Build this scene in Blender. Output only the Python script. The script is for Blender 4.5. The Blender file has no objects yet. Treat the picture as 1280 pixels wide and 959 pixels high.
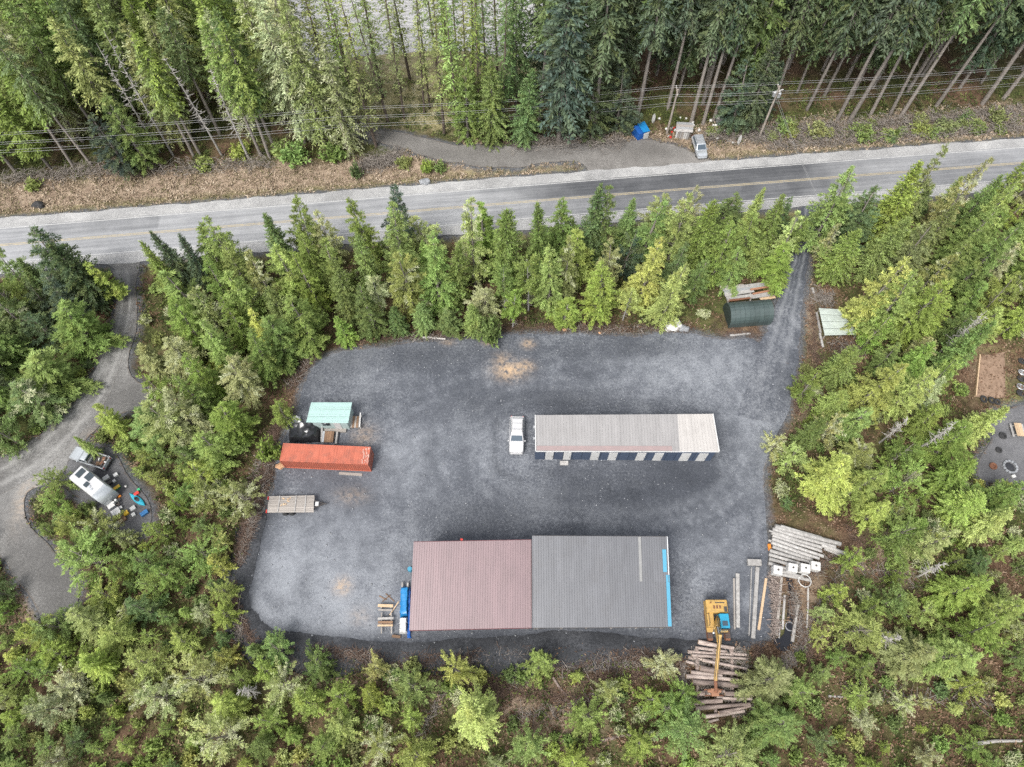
import bpy, bmesh, math, random
import numpy as np
from mathutils import Vector, Matrix
from mathutils.geometry import delaunay_2d_cdt

# ------------------------------------------------------------------ camera, world, sun, exposure
SC = bpy.context.scene
COL = SC.collection
R = math.radians
CAM_H, PITCH, FPX = 88.0, 63.0, 888.0          # metres, degrees below horizontal, focal length in 1280-px units
cam_d = bpy.data.cameras.new('camera'); cam = bpy.data.objects.new('camera', cam_d); COL.objects.link(cam)
cam.location = (0, 0, CAM_H); cam.rotation_euler = (R(90 - PITCH), 0, 0)
cam_d.sensor_width = 36; cam_d.lens = 36 * FPX / 1280; cam_d.clip_end = 6000; cam_d.clip_start = 0.5
SC.camera = cam
SUN_EL, SUN_AZ = 56, 215                        # high thin overcast, sun behind the camera to the left
w = bpy.data.worlds.new('World'); SC.world = w; w.use_nodes = True
nt = w.node_tree; nt.nodes.clear()
sky = nt.nodes.new('ShaderNodeTexSky'); sky.sky_type = 'NISHITA'; sky.sun_disc = False
sky.sun_elevation = R(SUN_EL); sky.sun_rotation = R(SUN_AZ); sky.dust_density = 4; sky.air_density = 1.0
hs = nt.nodes.new('ShaderNodeHueSaturation'); hs.inputs['Saturation'].default_value = 0.30
bg = nt.nodes.new('ShaderNodeBackground'); bg.inputs['Strength'].default_value = 0.14
wo = nt.nodes.new('ShaderNodeOutputWorld')
nt.links.new(sky.outputs[0], hs.inputs['Color']); nt.links.new(hs.outputs[0], bg.inputs['Color']); nt.links.new(bg.outputs[0], wo.inputs[0])
sd = bpy.data.lights.new('sun', 'SUN'); sd.energy = 1.6; sd.angle = R(20); sd.color = (1, 0.965, 0.91)
sun = bpy.data.objects.new('sun', sd); COL.objects.link(sun)
sdir = Vector((math.sin(R(SUN_AZ)) * math.cos(R(SUN_EL)), math.cos(R(SUN_AZ)) * math.cos(R(SUN_EL)), math.sin(R(SUN_EL))))
sun.rotation_euler = sdir.to_track_quat('Z', 'Y').to_euler(); sun.location = (0, 0, 150)
SC.view_settings.view_transform = 'Standard'; SC.view_settings.look = 'None'
SC.view_settings.exposure = 1.0; SC.view_settings.gamma = 1
SC.render.engine = 'CYCLES'
SC.cycles.max_bounces = 6; SC.cycles.diffuse_bounces = 3; SC.cycles.transparent_max_bounces = 4
SC.cycles.use_denoising = False

rnd = random.Random(7)
rng = np.random.default_rng(7)

# ------------------------------------------------------------------ pixel <-> place
_cp, _sp = math.cos(R(PITCH)), math.sin(R(PITCH))
def px(u, v, z=0.0):
    """photo pixel -> point on the horizontal plane at height z"""
    a = (u - 640) / FPX; b = -(v - 479.5) / FPX
    d = Vector((a, _cp + b * _sp, -_sp + b * _cp))
    t = (z - CAM_H) / d.z
    return Vector((d.x * t, d.y * t, z))
def proj(x, y, z):
    dx, dy, dz = x, y, z - CAM_H
    depth = dy * _cp - dz * _sp
    up = dy * _sp + dz * _cp
    return 640 + FPX * dx / depth, 479.5 - FPX * up / depth
def pxl(pts, z=0.0): return [px(u, v, z) for u, v in pts]

# ------------------------------------------------------------------ materials
MATS = {}
def newmat(name):
    m = bpy.data.materials.new(name); m.use_nodes = True
    t = m.node_tree; t.nodes.clear(); MATS[name] = m
    return m, t
class NB:
    """small node helper"""
    def __init__(s, t): s.t = t
    def n(s, typ, **kw):
        x = s.t.nodes.new(typ)
        for k, v in kw.items(): setattr(x, k, v)
        return x
    def l(s, a, b): s.t.links.new(a, b)
    def pos(s):
        return s.n('ShaderNodeNewGeometry').outputs['Position']
    def noise(s, vec, scale, detail=4, rough=.55, stretch=None):
        if stretch:
            mp = s.n('ShaderNodeMapping'); mp.inputs['Scale'].default_value = stretch; s.l(vec, mp.inputs[0]); vec = mp.outputs[0]
        x = s.n('ShaderNodeTexNoise'); x.inputs['Scale'].default_value = scale
        x.inputs['Detail'].default_value = detail; x.inputs['Roughness'].default_value = rough
        s.l(vec, x.inputs['Vector']); return x.outputs['Fac']
    def ramp(s, fac, stops):
        x = s.n('ShaderNodeValToRGB'); e = x.color_ramp.elements
        while len(e) < len(stops): e.new(.5)
        for i, (p, c) in enumerate(stops):
            e[i].position = p; e[i].color = (*c, 1) if len(c) == 3 else c
        s.l(fac, x.inputs[0]); return x.outputs[0]
    def mix(s, f, a, b, mode='MIX'):
        x = s.n('ShaderNodeMix', data_type='RGBA', blend_type=mode)
        for sock, v in ((x.inputs[0], f), (x.inputs[6], a), (x.inputs[7], b)):
            if hasattr(v, 'is_linked') or hasattr(v, 'links'): s.l(v, sock)
            elif isinstance(v, (int, float)): sock.default_value = v
            else: sock.default_value = (*v, 1) if len(v) == 3 else v
        return x.outputs[2]
    def math(s, op, a, b=0.0, c=None, clamp=False):
        x = s.n('ShaderNodeMath', operation=op); x.use_clamp = clamp
        for i, v in enumerate((a, b, c)):
            if v is None: continue
            if hasattr(v, 'links'): s.l(v, x.inputs[i])
            else: x.inputs[i].default_value = v
        return x.outputs[0]
    def mrange(s, v, a, b, c=0., d=1.):
        x = s.n('ShaderNodeMapRange'); s.l(v, x.inputs[0])
        for i, q in enumerate((a, b, c, d)): x.inputs[i + 1].default_value = q
        return x.outputs[0]
    def out(s, color, rough=.8, metal=0, spec=.5, bump=None, bstr=.3, bdist=.05, coat=0):
        p = s.n('ShaderNodeBsdfPrincipled'); o = s.n('ShaderNodeOutputMaterial')
        if hasattr(color, 'links'): s.l(color, p.inputs['Base Color'])
        else: p.inputs['Base Color'].default_value = (*color, 1)
        if hasattr(rough, 'links'): s.l(rough, p.inputs['Roughness'])
        else: p.inputs['Roughness'].default_value = rough
        p.inputs['Metallic'].default_value = metal; p.inputs['Specular IOR Level'].default_value = spec
        p.inputs['Coat Weight'].default_value = coat
        if bump is not None:
            b = s.n('ShaderNodeBump'); b.inputs['Strength'].default_value = bstr; b.inputs['Distance'].default_value = bdist
            s.l(bump, b.inputs['Height']); s.l(b.outputs[0], p.inputs['Normal'])
        s.l(p.outputs[0], o.inputs[0]); return p

def mk(name, c, c2=None, rough=.75, metal=0, scale=1.5, bscale=25, bstr=.25, stretch=None, objv=.12, dirt=.0, spec=.5, coat=0):
    """weathered plain material: two tones by noise, per-object tone, fine bump, dirt blotches"""
    m, t = newmat(name); b = NB(t); P = b.pos()
    if c2 is None: c2 = tuple(x * .78 for x in c)
    n1 = b.noise(P, scale, 5, .6, stretch)
    col = b.ramp(n1, [(.3, c2), (.7, c)])
    if objv:
        oi = b.n('ShaderNodeObjectInfo')
        f = b.mrange(oi.outputs['Random'], 0, 1, 1 - objv, 1 + objv)
        g = b.n('ShaderNodeCombineColor'); [b.l(f, g.inputs[i]) for i in range(3)]
        col = b.mix(1.0, col, g.outputs[0], 'MULTIPLY')
    if dirt:
        n3 = b.noise(P, scale * .6, 6, .7)
        col = b.mix(b.mrange(n3, .5, .72, 0, dirt), col, (.07, .06, .05))
    n2 = b.noise(P, bscale, 3, .6, stretch)
    b.out(col, rough, metal, spec, n2, bstr, .03, coat)
    return m

# plain palette
mk('white_paint', (.54, .54, .53), (.44, .44, .43), .45, objv=.03, dirt=.15)
mk('car_white', (.46, .46, .46), (.42, .42, .43), .3, bstr=.02, objv=0, dirt=.06, coat=.3)
mk('car_silver', (.52, .55, .58), (.47, .50, .53), .28, .5, bstr=.02, objv=0, coat=.5)
mk('car_grey', (.42, .45, .47), (.36, .38, .40), .3, .3, bstr=.02, objv=0, coat=.4)
mk('glass_dark', (.03, .045, .055), (.02, .03, .035), .06, bstr=.0, objv=0, spec=.9)
mk('glass_blue', (.05, .075, .10), (.04, .06, .08), .08, bstr=.0, objv=0, spec=.8)
mk('rubber', (.022, .022, .024), (.03, .03, .03), .85)
mk('black_plastic', (.02, .021, .024), (.035, .036, .04), .38, scale=3, bstr=.4, bscale=6)
mk('black_tarp', (.014, .015, .017), (.03, .031, .034), .2, scale=2.5, bstr=1.0, bscale=2.4)
mk('dark_metal', (.06, .06, .062), (.09, .075, .065), .55, .4)
mk('galvanised', (.50, .51, .52), (.40, .41, .42), .42, .6)
mk('red_roof', (.175, .118, .126), (.140, .096, .103), .42, .05, scale=.7, bstr=.05, stretch=(2.5, .3, 1), objv=.035, dirt=.12)
mk('red_trim', (.14, .045, .05), None, .5)
mk('grey_roof', (.120, .124, .135), (.094, .097, .106), .40, .15, scale=.7, bstr=.05, stretch=(2.5, .3, 1), objv=.05, dirt=.15)
mk('skylight', (.20, .20, .197), (.165, .167, .164), .45, objv=.03)
mk('blue_trim', (.05, .25, .37), (.05, .22, .33), .4, objv=.03)
mk('light_roof', (.285, .277, .273), (.24, .233, .23), .42, .1, scale=.8, bstr=.05, stretch=(2.5, .4, 1), objv=.04, dirt=.10)
mk('white_roof', (.385, .368, .35), (.33, .315, .30), .45, scale=.8, bstr=.05, stretch=(2.5, .4, 1), objv=.03, dirt=.12)
mk('pink_roof', (.27, .20, .195), (.23, .18, .176), .5, objv=.04)
mk('blue_siding', (.055, .075, .115), (.045, .062, .10), .5, objv=.07, scale=2)
mk('mint_roof', (.29, .42, .395), (.265, .385, .36), .45, objv=.03, scale=.8)
mk('mint_wall', (.36, .45, .44), (.32, .40, .39), .5, objv=.04)
mk('container_orange', (.42, .118, .07), (.33, .085, .05), .5, scale=1.6, stretch=(2, .5, .4), objv=.04, dirt=.45, bstr=.08)
mk('container_scuff', (.50, .36, .31), (.42, .17, .12), .6, scale=8)
mk('wood_grey', (.34, .31, .28), (.24, .22, .20), .85, stretch=(1, 8, 8), scale=2, objv=.2)
mk('wood_white', (.38, .37, .355), (.22, .21, .20), .8, scale=3, objv=.16, dirt=.25)
mk('wood_brown', (.22, .135, .08), (.15, .09, .055), .85, scale=4, objv=.25)
mk('wood_fresh', (.46, .34, .22), (.37, .26, .16), .8, scale=4, objv=.2)
mk('log_bark', (.36, .29, .255), (.12, .088, .075), .9, scale=1.6, stretch=(.5, 2.5, 2.5), objv=.25, bscale=14, bstr=.6, dirt=.3)
mk('log_pale', (.46, .39, .345), (.21, .16, .14), .85, scale=1.6, stretch=(.5, 2.5, 2.5), objv=.2, bscale=14, bstr=.4, dirt=.2)
mk('log_end', (.55, .40, .27), (.42, .29, .19), .8, scale=9, objv=.15)
mk('trunk_grey', (.25, .225, .20), (.15, .13, .115), .9, scale=3, objv=.2, bscale=12, bstr=.6)
mk('trunk_brown', (.13, .10, .08), (.08, .062, .05), .9, scale=3, objv=.2, bscale=12, bstr=.6)
mk('dead_pale', (.40, .38, .355), (.25, .235, .22), .85, scale=4, objv=.15)
mk('brush_brown', (.17, .115, .085), (.085, .055, .042), .9, scale=1.4, objv=0)
mk('brush_grey', (.30, .27, .24), (.15, .13, .115), .9, scale=1.2, objv=0)
mk('chip_orange', (.50, .30, .17), (.40, .22, .12), .85, scale=5)
mk('excavator_yellow', (.46, .29, .085), (.37, .225, .065), .45, scale=2, objv=.03, dirt=.5, bstr=.08)
mk('excavator_blue', (.02, .27, .42), (.02, .22, .36), .35, objv=0, dirt=.08)
mk('rust', (.22, .095, .05), (.12, .06, .04), .85, .2, scale=5)
mk('rust_light', (.38, .19, .11), (.25, .13, .08), .8, .1, scale=5)
mk('tarp_blue', (.015, .20, .46), (.015, .16, .38), .38, scale=3, bstr=.5, bscale=5, objv=.05)
mk('tarp_deep_blue', (.012, .09, .33), (.012, .07, .27), .4, scale=3, bstr=.5, bscale=5, objv=.05)
mk('quonset_green', (.058, .080, .078), (.045, .064, .062), .45, .1, scale=1.5, objv=.12, dirt=.1)
mk('quonset_dark', (.025, .038, .033), None, .6)
mk('panel_pale_green', (.42, .47, .43), (.34, .38, .35), .5, objv=.05, dirt=.2)
mk('turquoise', (.02, .31, .42), (.02, .27, .37), .3, objv=0)
mk('plastic_yellow', (.75, .48, .03), None, .4)
mk('plastic_red', (.50, .04, .03), None, .4)
mk('plastic_green', (.05, .35, .15), None, .4)
mk('plastic_orange', (.70, .24, .03), None, .4)
mk('plastic_blue', (.03, .16, .38), None, .4)
mk('buoy_white', (.62, .61, .59), (.48, .47, .45), .5, scale=4)
mk('pole_wood', (.34, .30, .26), (.22, .19, .165), .85, scale=3, objv=.1)
mk('wire', (.36, .36, .36), (.30, .30, .30), .4, .3, objv=0)
mk('line_yellow', (.42, .345, .20), (.26, .24, .20), .7, scale=2, objv=0)
mk('line_white', (.50, .50, .49), (.32, .32, .32), .7, scale=2, objv=0)
mk('stone_mat', (.30, .31, .33), (.16, .17, .18), .85, scale=2, objv=0)

def gravel(name, dark, mid, light, big=.07, tan=(.42, .30, .19), tracks=None, fade=None):
    m, t = newmat(name); b = NB(t); P = b.pos()
    nb_ = b.noise(P, big, 6, .66); nm = b.noise(P, .42, 6, .68); nf = b.noise(P, 3.2, 6, .82)
    f = b.math('ADD', b.math('MULTIPLY', nb_, .70), b.math('ADD', b.math('MULTIPLY', nm, .36), b.math('MULTIPLY', nf, .62)))
    col = b.ramp(f, [(.66, dark), (.87, mid), (1.0, light)] if False else [(.60, dark), (.815, mid), (1.02, light)])
    at = b.n('ShaderNodeAttribute', attribute_name='stain'); sp = b.n('ShaderNodeSeparateColor'); b.l(at.outputs['Color'], sp.inputs[0])
    brk = b.mrange(nm, .3, .68, .25, 1.0)
    col = b.mix(b.math('MULTIPLY', sp.outputs[0], b.math('MULTIPLY', brk, 1.35), clamp=True), col, tuple(x * .8 for x in dark))
    col = b.mix(b.math('MULTIPLY', b.math('MULTIPLY', sp.outputs[1], b.math('SUBTRACT', 1.0, sp.outputs[0], clamp=True)), b.mrange(nm, .3, .66, .25, 1.25), clamp=True), col, light)
    n4 = b.noise(P, 1.6, 5, .7)
    col = b.mix(b.math('MULTIPLY', sp.outputs[2], b.mrange(n4, .36, .56, 0., 1), clamp=True), col, tan)
    if tracks:
        uv = b.n('ShaderNodeUVMap'); uv.uv_map = 'UVMap'
        sx = b.n('ShaderNodeSeparateXYZ'); b.l(uv.outputs[0], sx.inputs[0])
        wob = b.math('ADD', sx.outputs[0], b.mrange(b.noise(P, .25, 2), 0, 1, -.06, .06))
        acc = None
        for c0, wd, s_ in tracks:
            g = b.math('SUBTRACT', 1.0, b.math('DIVIDE', b.math('ABSOLUTE', b.math('SUBTRACT', wob, c0)), wd), clamp=True)
            g = b.math('MULTIPLY', g, s_)
            acc = g if acc is None else b.math('ADD', acc, g)
        acc = b.math('MULTIPLY', acc, b.mrange(nm, .3, .65, .35, 1.0), clamp=True)
        if fade: acc = b.math('MULTIPLY', acc, b.mrange(sx.outputs[1], fade[0], fade[1], 1, 0), clamp=True)
        col = b.mix(acc, col, light)
    ed = b.n('ShaderNodeAttribute', attribute_name='edge'); n5 = b.noise(P, 1.1, 6, .75)
    e = b.mrange(b.math('ADD', b.math('MULTIPLY', ed.outputs['Fac'], .9), b.math('MULTIPLY', n5, .9)), 1.22, 1.5)
    col = b.mix(e, col, b.ramp(nf, [(.35, (.035, .026, .02)), (.5, (.085, .064, .046)), (.65, (.17, .135, .10))]))
    v = b.n('ShaderNodeTexVoronoi'); v.inputs['Scale'].default_value = 7; b.l(P, v.inputs['Vector'])
    h = b.math('ADD', nf, b.math('MULTIPLY', v.outputs['Distance'], .6))
    b.out(col, b.mrange(nm, .3, .7, .62, .92), 0, .35, h, .55, .08)
    return m
gravel('yard_gravel', (.0255, .0295, .0375), (.074, .081, .096), (.222, .235, .256), big=.05)
gravel('drive_gravel', (.0255, .0295, .0375), (.074, .081, .096), (.205, .215, .232), big=.05, fade=(24, 38), tracks=[(.27, .12, .8), (.70, .12, .8), (.48, .05, .4)])
gravel('lane_gravel', (.055, .053, .051), (.118, .115, .111), (.24, .236, .228))
gravel('rut_gravel', (.055, .053, .051), (.118, .115, .111), (.26, .256, .248), tracks=[(.25, .13, .85), (.72, .13, .85)])
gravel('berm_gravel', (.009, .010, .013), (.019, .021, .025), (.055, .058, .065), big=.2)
gravel('lot_gravel', (.085, .080, .074), (.145, .138, .13), (.24, .23, .218))
gravel('camp_gravel', (.045, .045, .048), (.085, .085, .09), (.15, .15, .155))
gravel('shoulder_gravel', (.18, .18, .18), (.28, .28, .28), (.40, .40, .395), big=.12)

def asphalt():
    m, t = newmat('asphalt'); b = NB(t); P = b.pos()
    uv = b.n('ShaderNodeUVMap'); uv.uv_map = 'UVMap'
    sx = b.n('ShaderNodeSeparateXYZ'); b.l(uv.outputs[0], sx.inputs[0])
    at = b.n('ShaderNodeAttribute', attribute_name='stain'); sp = b.n('ShaderNodeSeparateColor'); b.l(at.outputs['Color'], sp.inputs[0])
    st = b.noise(uv.outputs[0], 1.0, 5, .6, (14, .05, 1)); nf = b.noise(P, 3, 6, .7); nl = b.noise(P, .12, 4, .6)
    f = b.math('ADD', b.math('MULTIPLY', st, .5), b.math('ADD', b.math('MULTIPLY', nf, .25), b.math('MULTIPLY', nl, .35)))
    old = b.ramp(f, [(.38, (.165, .17, .18)), (.55, (.25, .255, .265)), (.72, (.35, .355, .365))])
    new = b.ramp(f, [(.36, (.045, .048, .053)), (.55, (.078, .081, .088)), (.75, (.135, .138, .145))])
    edge = b.mrange(b.noise(P, .3, 4), .3, .7, -.3, .3)
    k = b.math('ADD', sp.outputs[0], b.math('MULTIPLY', edge, .5), clamp=True)
    col = b.mix(k, old, new)
    b.out(col, b.mrange(st, .3, .7, .5, .75), 0, .5, nf, .25, .02)
asphalt()

def floor_mat():
    m, t = newmat('forest_floor'); b = NB(t); P = b.pos()
    n1 = b.noise(P, .13, 5, .6); n2 = b.noise(P, .9, 6, .7); n3 = b.noise(P, 6, 5, .75)
    f = b.math('ADD', b.math('MULTIPLY', n2, .6), b.math('MULTIPLY', n3, .4))
    brown = b.ramp(f, [(.34, (.045, .028, .018)), (.50, (.105, .066, .042)), (.66, (.19, .135, .085))])
    moss = b.ramp(f, [(.36, (.022, .028, .010)), (.52, (.060, .068, .022)), (.68, (.13, .125, .05))])
    col = b.mix(b.mrange(n1, .42, .60), brown, moss)
    at = b.n('ShaderNodeAttribute', attribute_name='stain'); sp = b.n('ShaderNodeSeparateColor'); b.l(at.outputs['Color'], sp.inputs[0])
    straw = b.ramp(f, [(.34, (.13, .092, .068)), (.5, (.25, .19, .14)), (.66, (.38, .31, .235))])
    bright = b.ramp(f, [(.36, (.11, .10, .05)), (.5, (.26, .235, .12)), (.66, (.40, .375, .29))])
    grass = b.ramp(f, [(.36, (.075, .08, .028)), (.5, (.14, .14, .05)), (.66, (.26, .23, .11))])
    col = b.mix(b.math('MULTIPLY', sp.outputs[0], 1, clamp=True), col, straw)
    col = b.mix(b.math('MULTIPLY', sp.outputs[1], 1, clamp=True), col, bright)
    col = b.mix(b.math('MULTIPLY', sp.outputs[2], b.mrange(n2, .3, .6), clamp=True), col, grass)
    ed = b.n('ShaderNodeAttribute', attribute_name='edge'); n5 = b.noise(P, 1.1, 6, .75)
    e = b.mrange(b.math('ADD', b.math('MULTIPLY', ed.outputs['Fac'], .9), b.math('MULTIPLY', n5, 1.1)), .98, 1.38)
    col = b.mix(e, col, b.ramp(n3, [(.35, (.04, .042, .047)), (.5, (.085, .088, .095)), (.65, (.17, .174, .18))]))
    b.out(col, .95, 0, .2, f, .8, .25)
floor_mat()

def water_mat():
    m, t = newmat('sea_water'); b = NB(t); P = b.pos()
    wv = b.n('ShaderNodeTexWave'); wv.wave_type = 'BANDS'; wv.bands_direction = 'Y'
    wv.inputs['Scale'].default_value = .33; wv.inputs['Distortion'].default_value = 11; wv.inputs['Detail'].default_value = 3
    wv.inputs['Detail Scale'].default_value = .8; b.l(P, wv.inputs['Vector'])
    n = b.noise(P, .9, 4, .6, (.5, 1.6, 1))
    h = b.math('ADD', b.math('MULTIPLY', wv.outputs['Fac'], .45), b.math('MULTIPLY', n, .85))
    col = b.ramp(h, [(.3, (.24, .236, .232)), (.85, (.36, .356, .352))])  # pale grey, lighter on crests: reflected sky painted into the water colour
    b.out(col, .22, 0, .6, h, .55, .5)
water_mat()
def puddle():
    m, t = newmat('puddle_water'); b = NB(t); P = b.pos()
    b.out((.012, .013, .017), .08, 0, .5, b.noise(P, 2, 3), .06, .02)
puddle()

def foliage(name, trans=.36):
    m, t = newmat(name); b = NB(t)
    oi = b.n('ShaderNodeObjectInfo'); at = b.n('ShaderNodeAttribute', attribute_name='v')
    sp = b.n('ShaderNodeSeparateColor'); b.l(at.outputs['Color'], sp.inputs[0])
    f = b.mrange(sp.outputs[0], 0, 1, .6, 1.5)
    g = b.n('ShaderNodeCombineColor'); [b.l(f, g.inputs[i]) for i in range(3)]
    col = b.mix(1., oi.outputs['Color'], g.outputs[0], 'MULTIPLY')
    col = b.mix(b.math('MULTIPLY', sp.outputs[1], .5), col, (.27, .315, .095))        # branch-to-branch yellowing
    n = b.noise(b.pos(), .5, 3); col = b.mix(b.mrange(n, .5, .75, 0, .35), col, b.mix(1., col, (1.35, 1.05, .8), 'MULTIPLY'))
    p = b.n('ShaderNodeBsdfPrincipled'); p.inputs['Roughness'].default_value = .6; p.inputs['Specular IOR Level'].default_value = .25
    b.l(col, p.inputs['Base Color'])
    tr = b.n('ShaderNodeBsdfTranslucent'); b.l(col, tr.inputs['Color'])
    mx = b.n('ShaderNodeMixShader'); mx.inputs[0].default_value = trans
    o = b.n('ShaderNodeOutputMaterial')
    b.l(p.outputs[0], mx.inputs[1]); b.l(tr.outputs[0], mx.inputs[2]); b.l(mx.outputs[0], o.inputs[0])
    return m
foliage('needles')
def lichen():
    m, t = newmat('lichen_twigs'); b = NB(t)
    at = b.n('ShaderNodeAttribute', attribute_name='v'); sp = b.n('ShaderNodeSeparateColor'); b.l(at.outputs['Color'], sp.inputs[0])
    col = b.mix(sp.outputs[0], (.30, .33, .15), (.54, .56, .37))
    b.out(col, .9, 0, .2)
lichen()
def cover(name, stops):
    m, t = newmat(name); b = NB(t)
    at = b.n('ShaderNodeAttribute', attribute_name='v'); sp = b.n('ShaderNodeSeparateColor'); b.l(at.outputs['Color'], sp.inputs[0])
    n = b.noise(b.pos(), .18, 4); f = b.math('ADD', b.math('MULTIPLY', sp.outputs[0], .5), b.math('MULTIPLY', n, .5))
    b.out(b.ramp(f, stops), .8, 0, .2)
cover('undergrowth_leaf', [(.25, (.03, .045, .014)), (.5, (.075, .10, .028)), (.75, (.15, .175, .05))])
cover('grass_blade', [(.25, (.12, .115, .05)), (.42, (.26, .205, .14)), (.6, (.36, .28, .205)), (.8, (.46, .39, .30))])
cover('fern_blade', [(.25, (.10, .055, .035)), (.5, (.175, .11, .07)), (.75, (.27, .20, .14))])

# ------------------------------------------------------------------ mesh helpers
def tag(o, label=None, cat=None, group=None, kind=None):
    if label: o['label'] = label
    if cat: o['category'] = cat
    if group: o['group'] = group
    if kind: o['kind'] = kind
    return o
def thing(name, label, cat, loc=(0, 0, 0), rz=0, group=None):
    o = bpy.data.objects.new(name, None); COL.objects.link(o)
    o.location = loc; o.rotation_euler = (0, 0, rz); o.empty_display_size = .3
    return tag(o, label, cat, group)
class MB:
    def __init__(s): s.v = []; s.f = []; s.mi = []
    def add(s, vs, fs, mi=0):
        k = len(s.v); s.v += [tuple(p) for p in vs]; s.f += [tuple(i + k for i in f) for f in fs]; s.mi += [mi] * len(fs); return s
    def box(s, c, d, rz=0, mi=0, M=None):
        x, y, z = d[0] / 2, d[1] / 2, d[2] / 2
        vs = [Vector((a * x, b * y, q * z)) for q in (-1, 1) for a, b in ((-1, -1), (1, -1), (1, 1), (-1, 1))]
        m = M if M is not None else Matrix.Rotation(rz, 4, 'Z')
        vs = [(m @ p) + Vector(c) for p in vs]
        return s.add(vs, [(3, 2, 1, 0), (4, 5, 6, 7), (0, 1, 5, 4), (1, 2, 6, 5), (2, 3, 7, 6), (3, 0, 4, 7)], mi)
    def hexa(s, b4, t4, mi=0):
        return s.add(list(b4) + list(t4), [(3, 2, 1, 0), (4, 5, 6, 7), (0, 1, 5, 4), (1, 2, 6, 5), (2, 3, 7, 6), (3, 0, 4, 7)], mi)
    def beam(s, a, b, wd, ht=None, mi=0, up=(0, 0, 1)):
        """box from a to b, wd wide and ht high"""
        ht = ht or wd; a = Vector(a); b = Vector(b); d = (b - a).normalized(); u = Vector(up)
        if abs(d.dot(u)) > .97: u = Vector((0, 1, 0))
        sd_ = d.cross(u).normalized(); u = sd_.cross(d)
        o = [sd_ * (i * wd / 2) + u * (j * ht / 2) for i, j in ((-1, -1), (1, -1), (1, 1), (-1, 1))]
        return s.hexa([a + q for q in o], [b + q for q in o], mi)
    def tube(s, pts, rads, n=8, mi=0, cap=True, capmi=None):
        pts = [Vector(p) for p in pts]
        if not hasattr(rads, '__len__'): rads = [rads] * len(pts)
        vs, fs = [], []
        ref = None
        for i, p in enumerate(pts):
            d = (pts[min(i + 1, len(pts) - 1)] - pts[max(i - 1, 0)])
            d = d.normalized() if d.length > 1e-9 else Vector((0, 0, 1))
            if ref is None: ref = Vector((0, 0, 1)) if abs(d.z) < .9 else Vector((1, 0, 0))
            a = d.cross(ref).normalized(); b_ = a.cross(d)
            vs += [p + (a * math.cos(2 * math.pi * k / n) + b_ * math.sin(2 * math.pi * k / n)) * rads[i] for k in range(n)]
        for i in range(len(pts) - 1):
            for k in range(n):
                q = (k + 1) % n
                fs.append((i * n + k, i * n + q, (i + 1) * n + q, (i + 1) * n + k))
        s.add(vs, fs, mi)
        if cap:
            k0 = len(s.v) - len(vs); cm = mi if capmi is None else capmi
            s.f += [tuple(k0 + i for i in range(n))[::-1], tuple(k0 + (len(pts) - 1) * n + i for i in range(n))]; s.mi += [cm, cm]
        return s
    def prism(s, outline, z0, z1, mi=0):
        n = len(outline)
        vs = [(p[0], p[1], z0) for p in outline] + [(p[0], p[1], z1) for p in outline]
        fs = [tuple(range(n))[::-1], tuple(range(n, 2 * n))] + [(i, (i + 1) % n, n + (i + 1) % n, n + i) for i in range(n)]
        return s.add(vs, fs, mi)
    def loft(s, rings, mi=0, cap=True):
        n = len(rings[0]); vs = [p for r in rings for p in r]; fs = []
        for i in range(len(rings) - 1):
            for k in range(n):
                q = (k + 1) % n; fs.append((i * n + k, i * n + q, (i + 1) * n + q, (i + 1) * n + k))
        if cap: fs += [tuple(range(n))[::-1], tuple((len(rings) - 1) * n + i for i in range(n))]
        return s.add(vs, fs, mi)
    def torus(s, c, r, t, n=18, m=6, mi=0, nz=(0, 0, 1)):
        q = Vector((0, 0, 1)).rotation_difference(Vector(nz)); c = Vector(c); vs, fs = [], []
        for i in range(n):
            a = 2 * math.pi * i / n
            for j in range(m):
                e = 2 * math.pi * j / m
                vs.append(c + q @ Vector(((r + t * math.cos(e)) * math.cos(a), (r + t * math.cos(e)) * math.sin(a), t * math.sin(e))))
        for i in range(n):
            for j in range(m):
                fs.append((i * m + j, ((i + 1) % n) * m + j, ((i + 1) % n) * m + (j + 1) % m, i * m + (j + 1) % m))
        return s.add(vs, fs, mi)
    def ball(s, c, r, n=10, m=6, mi=0):
        c = Vector(c); r = (r, r, r) if not hasattr(r, '__len__') else r
        rings = []
        for j in range(m + 1):
            e = -math.pi / 2 + math.pi * j / m; k = max(math.cos(e), .04)
            rings.append([c + Vector((r[0] * k * math.cos(2 * math.pi * i / n), r[1] * k * math.sin(2 * math.pi * i / n), r[2] * math.sin(e))) for i in range(n)])
        return s.loft(rings, mi)
    def build(s, name, mats, parent=None, world=True, smooth=False, bevel=0, seg=2):
        me = bpy.data.meshes.new(name)
        off = Vector(parent.location) if (parent is not None and world and parent.type == 'EMPTY') else Vector((0, 0, 0))
        me.from_pydata([tuple(Vector(p) - off) for p in s.v], [], s.f)
        mats = [mats] if isinstance(mats, str) else mats
        for m in mats: me.materials.append(MATS[m])
        if len(mats) > 1: me.polygons.foreach_set('material_index', s.mi)
        if bevel:
            bm = bmesh.new(); bm.from_mesh(me)
            bmesh.ops.recalc_face_normals(bm, faces=bm.faces)
            bmesh.ops.bevel(bm, geom=[e for e in bm.edges if len(e.link_faces) == 2 and e.calc_face_angle(0) > .5], offset=bevel, segments=seg, profile=.6, affect='EDGES', clamp_overlap=True)
            bm.to_mesh(me); bm.free()
        if smooth:
            me.polygons.foreach_set('use_smooth', [True] * len(me.polygons))
            try: me.set_sharp_from_angle(angle=R(40))
            except Exception: pass
        me.update()
        o = bpy.data.objects.new(name, me); COL.objects.link(o)
        if parent is not None: o.parent = parent
        return o
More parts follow.
